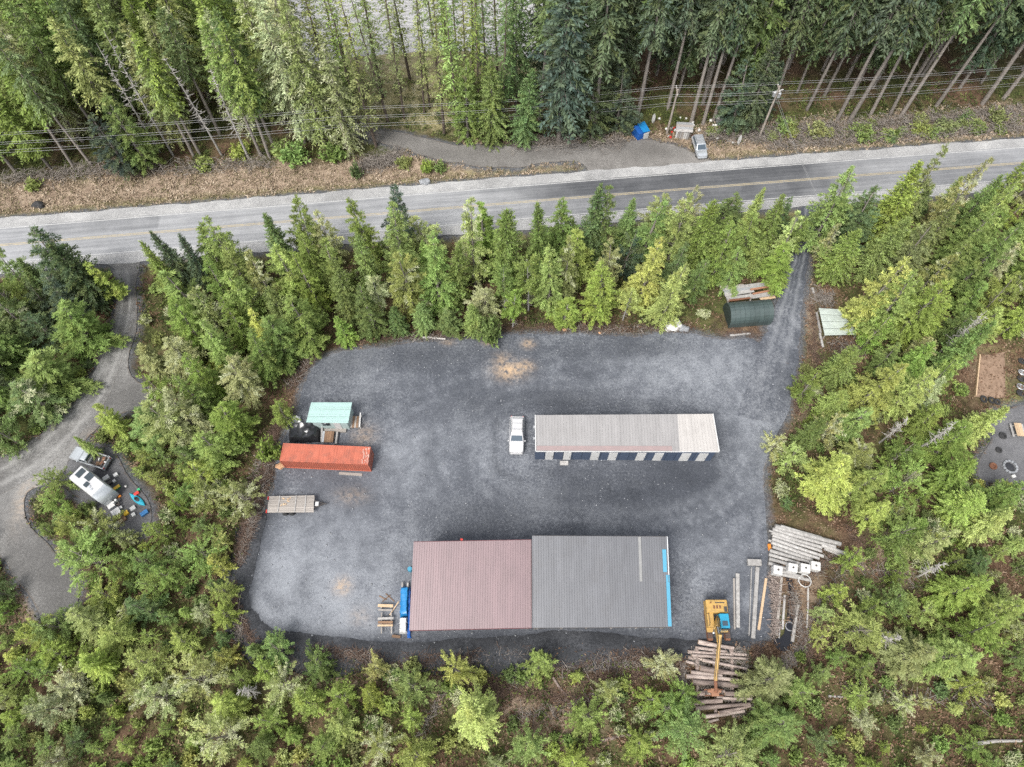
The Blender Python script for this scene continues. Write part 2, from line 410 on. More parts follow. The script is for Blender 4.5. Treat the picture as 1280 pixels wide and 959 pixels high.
def copy_tree(o, parent=None):
    c = o.copy(); COL.objects.link(c); c.parent = parent
    for ch in o.children: copy_tree(ch, c)
    return c
def np_mesh(name, V, F, mats, attr=None, fmi=None):
    """V (n,3), F (m,k) numpy; attr (n,2) point values in [0,1] stored as colour attribute 'v'"""
    me = bpy.data.meshes.new(name); k = F.shape[1]
    me.vertices.add(len(V)); me.vertices.foreach_set('co', V.astype(np.float32).ravel())
    me.loops.add(F.size); me.loops.foreach_set('vertex_index', F.astype(np.int32).ravel())
    me.polygons.add(len(F)); me.polygons.foreach_set('loop_start', np.arange(0, F.size, k, dtype=np.int32))
    me.polygons.foreach_set('loop_total', np.full(len(F), k, dtype=np.int32))
    for m in mats: me.materials.append(MATS[m])
    if fmi is not None: me.polygons.foreach_set('material_index', fmi.astype(np.int32))
    me.update(calc_edges=True)
    if attr is not None:
        a = me.color_attributes.new('v', 'FLOAT_COLOR', 'POINT')
        c = np.ones((len(V), 4), np.float32); c[:, :attr.shape[1]] = attr; a.data.foreach_set('color', c.ravel())
    return me

# ------------------------------------------------------------------ the setting: outlines
def smooth_poly(P, n=4, closed=True):
    """Catmull-Rom through the points"""
    P = [Vector(p) for p in P]; out = []; N = len(P)
    rngi = range(N) if closed else range(N - 1)
    for i in rngi:
        g = (lambda k: P[k % N]) if closed else (lambda k: P[min(max(k, 0), N - 1)])
        p0, p1, p2, p3 = g(i - 1), g(i), g(i + 1), g(i + 2)
        for j in range(n):
            t = j / n
            out.append(.5 * ((2 * p1) + (p2 - p0) * t + (2 * p0 - 5 * p1 + 4 * p2 - p3) * t * t + (3 * p1 - p0 - 3 * p2 + p3) * t ** 3))
    if not closed: out.append(P[-1])
    return out
def ragged(P, amp=.3, seed=1, closed=True):
    g = random.Random(seed); out = []
    n = len(P)
    for i in range(n if closed else n - 1):
        a, b = P[i], P[(i + 1) % n]; k = max(1, int((b - a).length / .9)); d = (b - a).normalized() if (b - a).length > 1e-6 else Vector((1, 0, 0)); nr = Vector((-d.y, d.x, 0))
        for j in range(k): out.append(a.lerp(b, j / k) + nr * amp * (.5 * math.sin(len(out) * .55 + seed) + .45 * math.sin(len(out) * .23 + seed * 2) + .3 * math.sin(len(out) * 1.15)))
    if not closed: out.append(P[-1])
    return out
YARD_PX = [(371, 520), (376, 486), (394, 456), (430, 437), (500, 430), (570, 424), (640, 418), (700, 415), (780, 419), (850, 417), (910, 423), (940, 424),
           (962, 440), (992, 470), (985, 515), (966, 548), (957, 585), (955, 625), (957, 660), (962, 720), (965, 775), (950, 800), (905, 803), (870, 812),
           (800, 806), (720, 803), (660, 804), (600, 806), (540, 810), (470, 808), (400, 806), (345, 800), (318, 788), (306, 768), (304, 742), (312, 705), (322, 668), (331, 638), (338, 610), (345, 570), (356, 540)]
YARD = ragged(smooth_poly(pxl(YARD_PX), 3), 0.32, 4)
TRACK_PX = [(128, 322), (172, 318), (172, 345), (170, 400), (160, 440), (165, 470), (184, 486), (178, 506), (140, 524), (104, 556), (96, 575), (62, 600), (34, 616), (30, 640), (44, 668), (66, 690), (90, 712), (103, 738), (92, 764), (70, 778),
            (50, 768), (34, 742), (18, 714), (0, 694), (-60, 672), (-160, 660), (-160, 610), (-60, 590), (0, 572), (44, 548), (86, 512), (112, 476), (128, 440), (142, 402), (150, 350)]
TRACK = ragged(smooth_poly(pxl(TRACK_PX), 3), 0.35, 5)
CAMP_PX = [(84, 578), (104, 560), (135, 560), (158, 590), (186, 622), (192, 650), (172, 668), (150, 662), (126, 640), (100, 622), (86, 606)]
CAMP = ragged(smooth_poly(pxl(CAMP_PX), 3), 0.35, 4)
LOT_PX = [(446, 150), (470, 160), (520, 172), (570, 180), (640, 182), (700, 181), (760, 178), (800, 176), (840, 178), (866, 190), (890, 202), (900, 214), (860, 218), (770, 224), (742, 220), (728, 206), (690, 203), (640, 208), (600, 209), (560, 202), (520, 194), (480, 178), (445, 166)]
LOT = ragged(smooth_poly(pxl(LOT_PX), 3), 0.4, 3)
GARDEN_GRAVEL = smooth_poly(pxl([(1238, 520), (1290, 505), (1340, 520), (1340, 620), (1290, 622), (1262, 606), (1240, 604), (1222, 596), (1224, 574), (1240, 548)]), 3)
# highway centre line and half widths
ROAD_C = smooth_poly([px(u, v) for u, v in [(-620, 356), (-300, 331), (0, 307), (235, 287.5), (430, 271.5), (665, 252), (860, 236.5), (1051, 221.5), (1280, 204), (1560, 183), (1900, 158)]], 5, closed=False)
def offset_line(C, d):
    out = []
    for i, p in enumerate(C):
        t = (C[min(i + 1, len(C) - 1)] - C[max(i - 1, 0)]).normalized()
        out.append(p + Vector((-t.y, t.x, 0)) * d)
    return out
HALF, SHOULD = 3.55, 1.9
ROAD_POLY = offset_line(ROAD_C, HALF + SHOULD) + offset_line(ROAD_C, -HALF - SHOULD)[::-1]
DRIVE_L = smooth_poly(pxl([(1002, 258), (1000, 275), (996, 300), (989, 322), (978, 352), (968, 385), (958, 412), (948, 436), (938, 470), (920, 520)]), 4, closed=False)
DRIVE_R = smooth_poly(pxl([(1030, 256), (1020, 275), (1012, 300), (1011, 322), (1008, 352), (1003, 385), (1001, 412), (999, 440), (992, 475), (970, 530)]), 4, closed=False)
DRIVE_POLY = DRIVE_L + DRIVE_R[::-1]
WORK = smooth_poly(pxl([(838, 800), (850, 770), (905, 740), (945, 690), (955, 645), (1010, 645), (1070, 670), (1066, 705), (1020, 740), (1000, 800), (960, 830), (945, 890), (900, 908), (850, 890), (836, 840)]), 3)
SHEDS = pxl([(890, 350), (985, 345), (985, 420), (890, 425)])
SCRAP = pxl([(1010, 360), (1090, 360), (1090, 440), (1010, 440)])
GARDEN = pxl([(1205, 425), (1330, 425), (1330, 530), (1205, 530)])
def A2(P): return np.array([(p[0], p[1]) for p in P])
def sdist(poly, X, Y):
    """signed distance to a polygon, negative inside"""
    P = A2(poly); Q = np.roll(P, -1, 0); d = np.full(X.shape, 1e9); ins = np.zeros(X.shape, bool)
    for (ax, ay), (bx, by) in zip(P, Q):
        ex, ey = bx - ax, by - ay; L = ex * ex + ey * ey + 1e-12
        t = np.clip(((X - ax) * ex + (Y - ay) * ey) / L, 0, 1)
        d = np.minimum(d, np.hypot(X - ax - t * ex, Y - ay - t * ey))
        if abs(by - ay) > 1e-12:
            c = ((ay > Y) != (by > Y)) & (X < (bx - ax) * (Y - ay) / (by - ay) + ax); ins ^= c
    return np.where(ins, -d, d)
_K = np.random.default_rng(3).uniform(-1, 1, (24, 4))
def lump(X, Y):
    z = np.zeros_like(X, dtype=float)
    for i, (a, b, c, d) in enumerate(_K):
        f = .05 * 1.16 ** i
        z += np.sin(X * a * f * 6 + Y * b * f * 6 + c * 9) * .5 / (1 + i * .35)
    return z
FLATS = [YARD, TRACK, CAMP, LOT, ROAD_POLY, DRIVE_POLY, WORK, SHEDS, SCRAP, GARDEN, GARDEN_GRAVEL]
def shore_y(X): return 108.0 + 34 * (1 - np.clip((X + 62) / 14, 0, 1) * np.clip((26 - X) / 14, 0, 1))
SHORE = 108.0
def ground_z(X, Y):
    X = np.asarray(X, float); Y = np.asarray(Y, float)
    d = np.full(X.shape, 1e9)
    near = (np.abs(X) < 260) & (Y > -60) & (Y < 150)
    dn = np.full(near.sum(), 1e9)
    for P in FLATS: dn = np.minimum(dn, sdist(P, X[near], Y[near]))
    d[near] = dn
    k = np.clip(d / 2.6, 0, 1); k = k * k * (3 - 2 * k)
    z = -.07 + k * (-.62 + .22 * lump(X, Y))
    s = np.clip((Y - shore_y(X) + 1.5 * np.sin(X * .11)) / 14, 0, 1)
    return z - s * 5.5
def gz(x, y): return float(ground_z(np.array([x]), np.array([y]))[0])

# ------------------------------------------------------------------ ground sheet (one sheet to the horizon)
def axis(lo, hi, step, far, grow=1.22):
    a = list(np.arange(lo, hi + .01, step)); s = step
    while a[-1] < far: s *= grow; a.append(a[-1] + s)
    s = step
    while a[0] > -far: s *= grow; a.insert(0, a[0] - s)
    return np.array(a)
ax_ = axis(-105, 105, .75, 3200); ay_ = axis(-22, 128, .75, 3200)
GX, GY = np.meshgrid(ax_, ay_); GZ = ground_z(GX, GY)
nx, ny = len(ax_), len(ay_)
V = np.stack([GX.ravel(), GY.ravel(), GZ.ravel()], 1)
ii = np.arange(nx * ny).reshape(ny, nx)
F = np.stack([ii[:-1, :-1].ravel(), ii[:-1, 1:].ravel(), ii[1:, 1:].ravel(), ii[1:, :-1].ravel()], 1)
me = np_mesh('ground', V, F, ['forest_floor'])
dr = sdist(ROAD_POLY, GX, GY).ravel(); X_, Y_ = GX.ravel(), GY.ravel()
def blob(X, Y, u, v, r, ry=None):
    c = px(u, v); return np.exp(-(((X - c.x) / r) ** 2 + ((Y - c.y) / (ry or r)) ** 2))
stain = np.zeros((len(V), 4), np.float32); stain[:, 3] = 1
yc = np.interp(X_, [p.x for p in ROAD_C], [p.y for p in ROAD_C])
north = Y_ > yc
dn_ = lump(X_ * 2.3, Y_ * 2.3) * 1.2
stain[:, 0] = np.where(north, np.clip((8.8 + dn_ - dr) / 2.5, 0, 1), np.clip((2.2 - dr) / 2, 0, 1) * .6)
stain[:, 2] = np.where(dr < 2.6 + dn_ * .4, np.clip((2.8 - dr) / 1.2, 0, 1) * .85, 0)
for u, v, r, ry in [(650, 213, 9, 2.5), (740, 212, 6, 2)]: stain[:, 2] = np.maximum(stain[:, 2], blob(X_, Y_, u, v, r, ry))
for u, v, r, ry in [(520, 140, 9, 4), (545, 105, 7, 7), (500, 125, 7, 6), (480, 135, 8, 5), (560, 150, 5, 2.5)]: stain[:, 1] = np.maximum(stain[:, 1], blob(X_, Y_, u, v, r, ry) * 1.2)
for u, v, r, ry in [(700, 900, 5, 3), (560, 860, 3, 2), (735, 815, 5, 1.5), (850, 600, 2, 2), (1000, 500, 2.5, 4), (1012, 400, 1.2, 6), (1030, 770, 4, 3), (1120, 700, 4, 3), (1010, 730, 2.5, 3), (35, 740, 2, 6), (1240, 468, 2.2, 4), (640, 880, 3, 2), (400, 850, 8, 1.2)]:
    stain[:, 0] = np.maximum(stain[:, 0], blob(X_, Y_, u, v, r, ry) * .85)
for u, v, r, ry in [(1253, 470, .9, 5), (1260, 500, 2, 2), (1236, 440, 3, 1)]: stain[:, 2] = np.maximum(stain[:, 2], blob(X_, Y_, u, v, r, ry))
stain[:, 1] = np.maximum(stain[:, 1], np.where((Y_ > shore_y(X_) - 3) & (Y_ < shore_y(X_) + 25), .75, 0))
dg = np.full(len(V), 1e9); nr_ = (np.abs(X_) < 120) & (Y_ > -30) & (Y_ < 130)
for P in (YARD, TRACK, CAMP, LOT, DRIVE_POLY, GARDEN_GRAVEL, ROAD_POLY): dg[nr_] = np.minimum(dg[nr_], sdist(P, X_[nr_], Y_[nr_]))
ea = me.attributes.new('edge', 'FLOAT', 'POINT'); ea.data.foreach_set('value', np.clip(1 - dg / 2.4, 0, 1).astype(np.float32))
a = me.color_attributes.new('stain', 'FLOAT_COLOR', 'POINT'); a.data.foreach_set('color', stain.ravel())
me.polygons.foreach_set('use_smooth', [True] * len(me.polygons))
o = bpy.data.objects.new('ground', me); COL.objects.link(o); tag(o, kind='structure')

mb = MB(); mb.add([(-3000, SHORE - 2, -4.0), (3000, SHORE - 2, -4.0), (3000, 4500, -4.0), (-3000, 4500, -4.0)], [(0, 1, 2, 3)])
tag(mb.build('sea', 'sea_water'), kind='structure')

# ------------------------------------------------------------------ sheets of gravel
def sheet(name, poly, z, mat, step=1.0, stains=(), skirt=None, skirt_mat=None, crown=None):
    """flat gravel sheet filled with a fine triangulation; stains = (channel, px u, px v, radius x, radius y, strength)"""
    P = A2(poly); lo = P.min(0); hi = P.max(0)
    gx, gy = np.meshgrid(np.arange(lo[0], hi[0], step), np.arange(lo[1], hi[1], step))
    gx = gx.ravel() + rng.uniform(-.2, .2, gx.size) * step; gy = gy.ravel() + rng.uniform(-.2, .2, gy.size) * step
    keep = sdist(poly, gx, gy) < -.35 * step
    pts = [Vector((x, y)) for x, y in P] + [Vector((x, y)) for x, y in zip(gx[keep], gy[keep])]
    n = len(P)
    vs, _, fs, _, _, _ = delaunay_2d_cdt(pts, [(i, (i + 1) % n) for i in range(n)], [], 1, 1e-4)
    VV = np.array([(p[0], p[1], z) for p in vs]); sdv = sdist(poly, VV[:, 0], VV[:, 1])
    VV[:, 2] += np.where(sdv < -.3, .02 * lump(VV[:, 0] * 3, VV[:, 1] * 3) + .02, 0) if name == 'gravel_yard' else 0
    FF = np.array([f for f in fs if len(f) == 3])
    m = np_mesh(name, VV, FF, [mat])
    st = np.zeros((len(VV), 4), np.float32); st[:, 3] = 1
    for ch, u, v, rx, ry, s in stains:
        st[:, ch] = np.maximum(st[:, ch], blob(VV[:, 0], VV[:, 1], u, v, rx, ry) * s)
    a = m.color_attributes.new('stain', 'FLOAT_COLOR', 'POINT'); a.data.foreach_set('color', st.ravel())
    dd = np.full(len(VV), 1e9)
    for P2 in (DRIVE_POLY, ROAD_POLY, WORK): dd = np.minimum(dd, sdist(P2, VV[:, 0], VV[:, 1]))
    ea = m.attributes.new('edge', 'FLOAT', 'POINT'); ea.data.foreach_set('value', (np.clip(1 + sdv / 1.6, 0, 1) * np.clip(dd / 2, 0, 1)).astype(np.float32))
    m.polygons.foreach_set('use_smooth', [True] * len(m.polygons))
    o = bpy.data.objects.new(name, m); COL.objects.link(o); tag(o, kind='structure')
    return o
YST = [(0, 760, 625, 18, 3.5, .75), (0, 640, 640, 12, 3, .6), (0, 850, 600, 10, 3, .6), (0, 700, 500, 9, 2, .7), (0, 600, 510, 5, 4, .5), (0, 520, 445, 12, 2.5, .6), (0, 430, 455, 5, 3, .5), (0, 800, 435, 9, 1.6, .45), (0, 890, 560, 4, 4, .35), (0, 660, 440, 6, 2, .4), (1, 370, 720, 8, 8, .8), (1, 430, 700, 9, 7, .6), (1, 400, 780, 10, 2.5, .6), (1, 510, 570, 5, 5, .55), (2, 637, 463, 2.0, 1.3, 1.0), (2, 655, 458, 1.2, .8, .9), (2, 628, 452, 1.2, 1.2, .5), (2, 428, 733, .9, .9, .75), (2, 560, 428, 1.0, .4, .5), (2, 610, 427, .8, .5, .8), (2, 660, 430, .8, .6, .8), (2, 455, 545, 1.6, 1.6, .35), (2, 440, 620, 2, 1, .25), (2, 450, 770, 1.2, 1, .2),
       (0, 780, 600, 15, 2.2, .62), (0, 700, 595, 5, 2, .5), (0, 680, 500, 7, 1.4, .55), (0, 780, 505, 9, 1.2, .4), (0, 590, 520, 3, 3, .4), (0, 610, 650, 8, 2, .55), (0, 750, 655, 10, 1.6, .5), (0, 540, 650, 5, 3, .4), (0, 460, 450, 7, 2, .45), (0, 560, 440, 8, 1.6, .4), (0, 400, 470, 3, 2, .4),
       (0, 660, 460, 2.5, 3, .4), (0, 720, 440, 6, 2, .35), (0, 380, 735, 1.5, 2, .45), (0, 345, 755, 1.6, 1.0, .45), (0, 860, 640, 6, 3, .4), (0, 660, 798, 20, .8, .8), (0, 880, 780, 3, 3, .4), (0, 900, 540, 2.5, 4, .3), (0, 470, 500, 5, 3, .3), (0, 600, 800, 9, .9, .8), (0, 640, 625, 5, 2.5, .4),
       (1, 400, 690, 9, 7, .62), (1, 350, 700, 4, 6, .62), (1, 440, 760, 9, 3, .55), (1, 510, 590, 6, 5, .42), (1, 560, 545, 6, 4, .35), (1, 430, 650, 6, 3, .4), (1, 850, 470, 10, 3, .45), (1, 930, 520, 4, 7, .5), (1, 800, 455, 7, 2, .4), (1, 890, 690, 5, 4, .4), (1, 760, 540, 3, 3, .0), (1, 900, 450, 5, 3, .5), (1, 480, 480, 5, 2, .25), (1, 935, 590, 2.5, 6, .45), (1, 600, 560, 3, 4, .3)]
def along(path, ch, r, s, off=0.):
    C = smooth_poly(pxl(path), 8, closed=False); C = offset_line(C, off); out = []
    for p in C: u, v = proj(p.x, p.y, 0); out.append((ch, u, v, r, r, s))
    return out
for path, s in [([(972, 450), (958, 500), (945, 550), (925, 590), (890, 625), (830, 645), (740, 650)], .6), ([(960, 470), (930, 490), (880, 492), (800, 488), (720, 490), (640, 495), (600, 530), (600, 590), (640, 620), (740, 625)], .38), ([(955, 530), (945, 600), (938, 660), (930, 720), (925, 760)], .45), ([(560, 640), (480, 600), (500, 520), (580, 480), (700, 465)], .3)]:
    for off in (-.9, .9): YST += along(path, 1, .55, s, off)
for path, s in [([(626, 500), (618, 540), (622, 585), (650, 600)], .55), ([(600, 660), (560, 620), (540, 560), (560, 500), (640, 475), (740, 470)], .3), ([(900, 600), (820, 612), (700, 612), (640, 640)], .5), ([(905, 700), (870, 700), (850, 740)], .35)]: YST += along(path, 0, .7, s)
YST += along([(940, 804), (870, 809), (800, 804), (720, 801), (660, 802), (600, 804), (540, 808), (470, 806), (400, 804), (345, 797), (318, 784), (308, 766), (307, 742), (314, 705), (324, 668), (333, 640)], 0, 1.5, 1.0)
for path, s in [([(985, 430), (972, 480), (955, 540), (930, 600), (880, 640), (800, 655)], .9), ([(950, 470), (900, 500), (905, 560), (915, 610), (880, 660)], .6), ([(600, 600), (660, 635), (760, 640), (860, 632), (920, 600)], .6)]:
    for off in (-1.0, .8): YST += along(path, 1, .33, s, off)
sheet('gravel_yard', YARD, .0, 'yard_gravel', .5, YST)
# darker bank round the west and south sides, sloping down to the ditch
def bank_strip(name, pts_px, wd, mat, drop):
    C = smooth_poly(pxl(pts_px), 5, closed=False); C = [a.lerp(b, j / 4) for a, b in zip(C, C[1:]) for j in range(4)] + [C[-1]]; jg = random.Random(11); inn = offset_line(C, .0); vs, fs = [], []; k = 0
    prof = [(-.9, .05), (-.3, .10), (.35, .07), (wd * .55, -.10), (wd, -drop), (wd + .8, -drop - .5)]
    rings = []
    for i, p in enumerate(C):
        t = (C[min(i + 1, len(C) - 1)] - C[max(i - 1, 0)]).normalized(); nrm = Vector((-t.y, t.x, 0))
        taper = min(1, i / 16, (len(C) - 1 - i) / 16) * .85 + .15; jin = .16 * math.sin(i * .13) + .26 * math.sin(i * .047 + 1) + .07 * math.sin(i * .31 + 2) + jg.gauss(0, .035)
        j = 1 + .12 * math.sin(i * .19) + .1 * math.sin(i * .07)
        rings.append([p + nrm * ((a * (j if a > 0 else 1) + (jin if a < -.2 else 0)) * taper) + Vector((0, 0, h + jg.gauss(0, .012))) for a, h in prof])
    n = len(prof)
    for r in rings: vs += r
    for i in range(len(rings) - 1):
        for k in range(n - 1): fs.append((i * n + k, i * n + k + 1, (i + 1) * n + k + 1, (i + 1) * n + k))
    mb = MB(); mb.add(vs, fs); o = mb.build(name, mat, smooth=True); tag(o, kind='structure'); return o
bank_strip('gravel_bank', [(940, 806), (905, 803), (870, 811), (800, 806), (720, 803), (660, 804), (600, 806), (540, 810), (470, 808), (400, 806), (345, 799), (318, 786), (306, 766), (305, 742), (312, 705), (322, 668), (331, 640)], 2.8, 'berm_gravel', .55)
sheet('gravel_track', TRACK, .004, 'lane_gravel', 1.2, [(0, 80, 735, 3, 5, .5), (0, 150, 500, 3, 2, .5), (1, 20, 620, 6, 4, .4), (0, 60, 690, 3, 3, .3), (0, 170, 488, 2, 1.5, .6), (2, 125, 545, 1.5, 1, .5), (2, 32, 625, 1, 3, .4)])
LL = ragged(smooth_poly(pxl([(140, 338), (148, 370), (142, 402), (130, 438), (114, 474), (90, 508), (48, 545), (4, 574), (-60, 606)]), 4, closed=False), .12, 3, False); LR = ragged(smooth_poly(pxl([(166, 338), (168, 370), (165, 402), (156, 440), (142, 482), (122, 516), (88, 556), (40, 596), (-60, 650)]), 4, closed=False), .12, 4, False)
n_ = min(len(LL), len(LR))
def resamp(P, n):
    s = [0]
    for a, b in zip(P, P[1:]): s.append(s[-1] + (b - a).length)
    q = np.linspace(0, s[-1], n); return [Vector((float(np.interp(t, s, [p.x for p in P])), float(np.interp(t, s, [p.y for p in P])), 0)) for t in q]
ribbon_late = (resamp(LL, n_), resamp(LR, n_))
sheet('camp_clearing', CAMP, .012, 'camp_gravel', 1.0, [(0, 140, 630, 3, 3, .4)])
sheet('roadside_lot', LOT, .016, 'lot_gravel', 1.2, [(0, 560, 192, 10, 1.5, .5), (0, 480, 172, 6, 2, .4), (1, 830, 205, 8, 2, .6), (0, 820, 190, 5, 2, .3), (0, 650, 192, 10, 1, .5)])
sheet('garden_gravel', GARDEN_GRAVEL, .004, 'camp_gravel', 1.0, [(1, 1262, 570, 4, 4, .5)])

def ribbon(name, L, Rr, z, mat, stain_f=None, crown=0., nacross=8, kind='structure', soft=0):
    """strip between two lines; UV.x runs across 0..1, UV.y along in metres"""
    n = min(len(L), len(Rr)); vs, uv, st = [], [], []; s = 0
    for i in range(n):
        if i: s += (L[i] - L[i - 1]).length
        for k in range(nacross + 1):
            t = k / nacross; p = L[i].lerp(Rr[i], t)
            vs.append((p.x, p.y, z + crown * (1 - (2 * t - 1) ** 2))); uv.append((t, s)); st.append(stain_f(p, t) if stain_f else 0)
    m1 = nacross + 1
    F = np.array([(i * m1 + k, i * m1 + k + 1, (i + 1) * m1 + k + 1, (i + 1) * m1 + k) for i in range(n - 1) for k in range(nacross)])[:, ::-1]
    me = np_mesh(name, np.array(vs), F, [mat])
    ul = me.uv_layers.new(name='UVMap'); li = np.zeros(len(me.loops), np.int32); me.loops.foreach_get('vertex_index', li)
    ul.data.foreach_set('uv', np.array(uv, np.float32)[li].ravel())
    a = me.color_attributes.new('stain', 'FLOAT_COLOR', 'POINT'); c = np.zeros((len(vs), 4), np.float32); c[:, 3] = 1; c[:, 0] = st
    a.data.foreach_set('color', c.ravel())
    if soft:
        dd = np.minimum(sdist(YARD, np.array(vs)[:, 0], np.array(vs)[:, 1]), 99)
        e_ = np.array([max(0, 1 - min(q[0], 1 - q[0]) / soft) for q in uv]) * np.clip(dd / 2, 0, 1)
        ea = me.attributes.new('edge', 'FLOAT', 'POINT'); ea.data.foreach_set('value', e_.astype(np.float32))
    o = bpy.data.objects.new(name, me); COL.objects.link(o); tag(o, kind=kind); return o
fine = smooth_poly(ROAD_C, 4, closed=False)
def jitter(P, s, seed):
    g = random.Random(seed); P = [a.lerp(b, j / 3) for a, b in zip(P, P[1:]) for j in range(3)] + [P[-1]]
    return [p + Vector((0, s * (.6 * math.sin(i * .37 + seed) + .5 * math.sin(i * .151 + 2 * seed) + .35 * math.sin(i * .83 + seed)), 0)) for i, p in enumerate(P)]
ribbon('road_shoulder', jitter(offset_line(fine, HALF + SHOULD), .16, 1), jitter(offset_line(fine, -HALF - SHOULD), .16, 2), .022, 'shoulder_gravel')
def newpave(p, t):
    u = proj(p.x, p.y, 0)[0]
    k = np.interp(u, [560, 640, 720, 1000, 1060, 1130, 1180, 1240], [0, .45, 1, 1, .55, .35, .55, .45])
    if t < .5: k *= np.interp(u, [640, 720, 1000, 1080], [.9, 1, 1, .35])
    else: k *= np.interp(u, [700, 800, 900, 1100, 1280], [.4, .75, .85, .9, 1.0])
    if 60 < u < 200 and t < .4: k = max(k, .38)
    return k
ribbon('road', jitter(offset_line(fine, HALF), .05, 3), jitter(offset_line(fine, -HALF), .05, 4), .030, 'asphalt', newpave, .05, 12)
def zl(d): return .030 + .05 * (1 - (d / HALF) ** 2) + .006
for nm, d, wd, mt in [('yellow_road_line', .13, .13, 'line_yellow'), ('yellow_road_line', -.13, .13, 'line_yellow'), ('white_road_line', HALF - .2, .13, 'line_white'), ('white_road_line', -HALF + .2, .13, 'line_white')]:
    ribbon(nm, offset_line(fine, d + wd / 2), offset_line(fine, d - wd / 2), zl(abs(d) - .1), mt, nacross=1)
ribbon('track_lane', ribbon_late[0], ribbon_late[1], .010, 'rut_gravel', None, .0, 8, soft=.12)
nd = 60; DL, DR = resamp(DRIVE_L, nd), resamp(DRIVE_R, nd)
jr = random.Random(6)
for q in DL + DR: q.x += jr.gauss(0, .12)
ribbon('driveway', DL, DR, .048, 'drive_gravel', None, .03, 12, soft=.22)
# standing water beside the log deck
for nm, pts in [('puddle', [(842, 806), (856, 803), (862, 812), (860, 822), (848, 818), (838, 812)]), ('puddle', [(966, 800), (980, 792), (986, 740), (982, 722), (990, 722), (993, 760), (990, 806), (976, 814)])]:
    P = smooth_poly(pxl(pts), 3); mb = MB(); mb.prism(P, -.03, .052); tag(mb.build(nm, 'puddle_water'), kind='structure')

NTH = ['first', 'second', 'third', 'fourth', 'fifth', 'sixth', 'seventh', 'eighth', 'ninth', 'tenth', 'eleventh', 'twelfth', 'thirteenth', 'fourteenth', 'fifteenth', 'sixteenth', 'seventeenth', 'eighteenth']
# ------------------------------------------------------------------ sheds
def ribbed_panel(name, a, b, c, d, mat, parent, ribs=3, th=.03, rh=.036, rw=.07):
    """metal sheet with ribs: a,b = upper edge, d,c = lower edge"""
    a, b, c, d = map(Vector, (a, b, c, d)); n = (b - a).cross(d - a).normalized()
    if n.z < 0: n = -n
    mb = MB(); dn = n * th
    mb.hexa([a - dn, d - dn, c - dn, b - dn], [a, d, c, b])
    for k in range(ribs):
        t = (k + .5) / ribs; w_ = rw / (b - a).length / 2
        q = [a.lerp(b, t - w_), d.lerp(c, t - w_), d.lerp(c, t + w_), a.lerp(b, t + w_)]
        i_ = [a.lerp(b, t - w_ * .5), d.lerp(c, t - w_ * .5), d.lerp(c, t + w_ * .5), a.lerp(b, t + w_ * .5)]
        mb.hexa([p - n * .006 for p in q], [p + n * rh for p in i_])
    return mb.build(name, mat, parent)
def panel_row(parent, TL, TR, BR, BL, n, mat, name='roof_panel', lift=0, **kw):
    TL, TR, BR, BL = map(Vector, (TL, TR, BR, BL))
    for i in range(n):
        t0, t1 = i / n + .00005, (i + 1) / n - .00005
        m = mat(i) if callable(mat) else mat
        z = Vector((0, 0, lift + .004 * (i % 2)))
        ribbed_panel(name, TL.lerp(TR, t0) + z, TL.lerp(TR, t1) + z, BL.lerp(BR, t1) + z, BL.lerp(BR, t0) + z, m, parent, **kw)
def wall_boards(parent, a, b, h0, h1, zb, board, mat, th=.05, name='wall_panel', out=None):
    """upright sheets from a to b (ground points); top height runs from h0 to h1"""
    a = Vector((a[0], a[1], 0)); b = Vector((b[0], b[1], 0)); L = (b - a).length; n = max(1, round(L / board)); d = (b - a).normalized()
    nr = Vector((d.y, -d.x, 0)) * th / 2
    for i in range(n):
        t0, t1 = i / n + .001, (i + 1) / n - .001; p, q = a.lerp(b, t0), a.lerp(b, t1)
        zz0, zz1 = h0 + (h1 - h0) * t0, h0 + (h1 - h0) * t1
        mb = MB(); Z = lambda v, z: Vector((v.x, v.y, z))
        mb.hexa([Z(p - nr, zb), Z(q - nr, zb), Z(q + nr, zb), Z(p + nr, zb)], [Z(p - nr, zz0), Z(q - nr, zz1), Z(q + nr, zz1), Z(p + nr, zz0)])
        mb.build(name, mat(i) if callable(mat) else mat, parent)
def lerp4(TL, TR, BR, BL, u, v): return Vector(TL).lerp(Vector(TR), u).lerp(Vector(BL).lerp(Vector(BR), u), v)

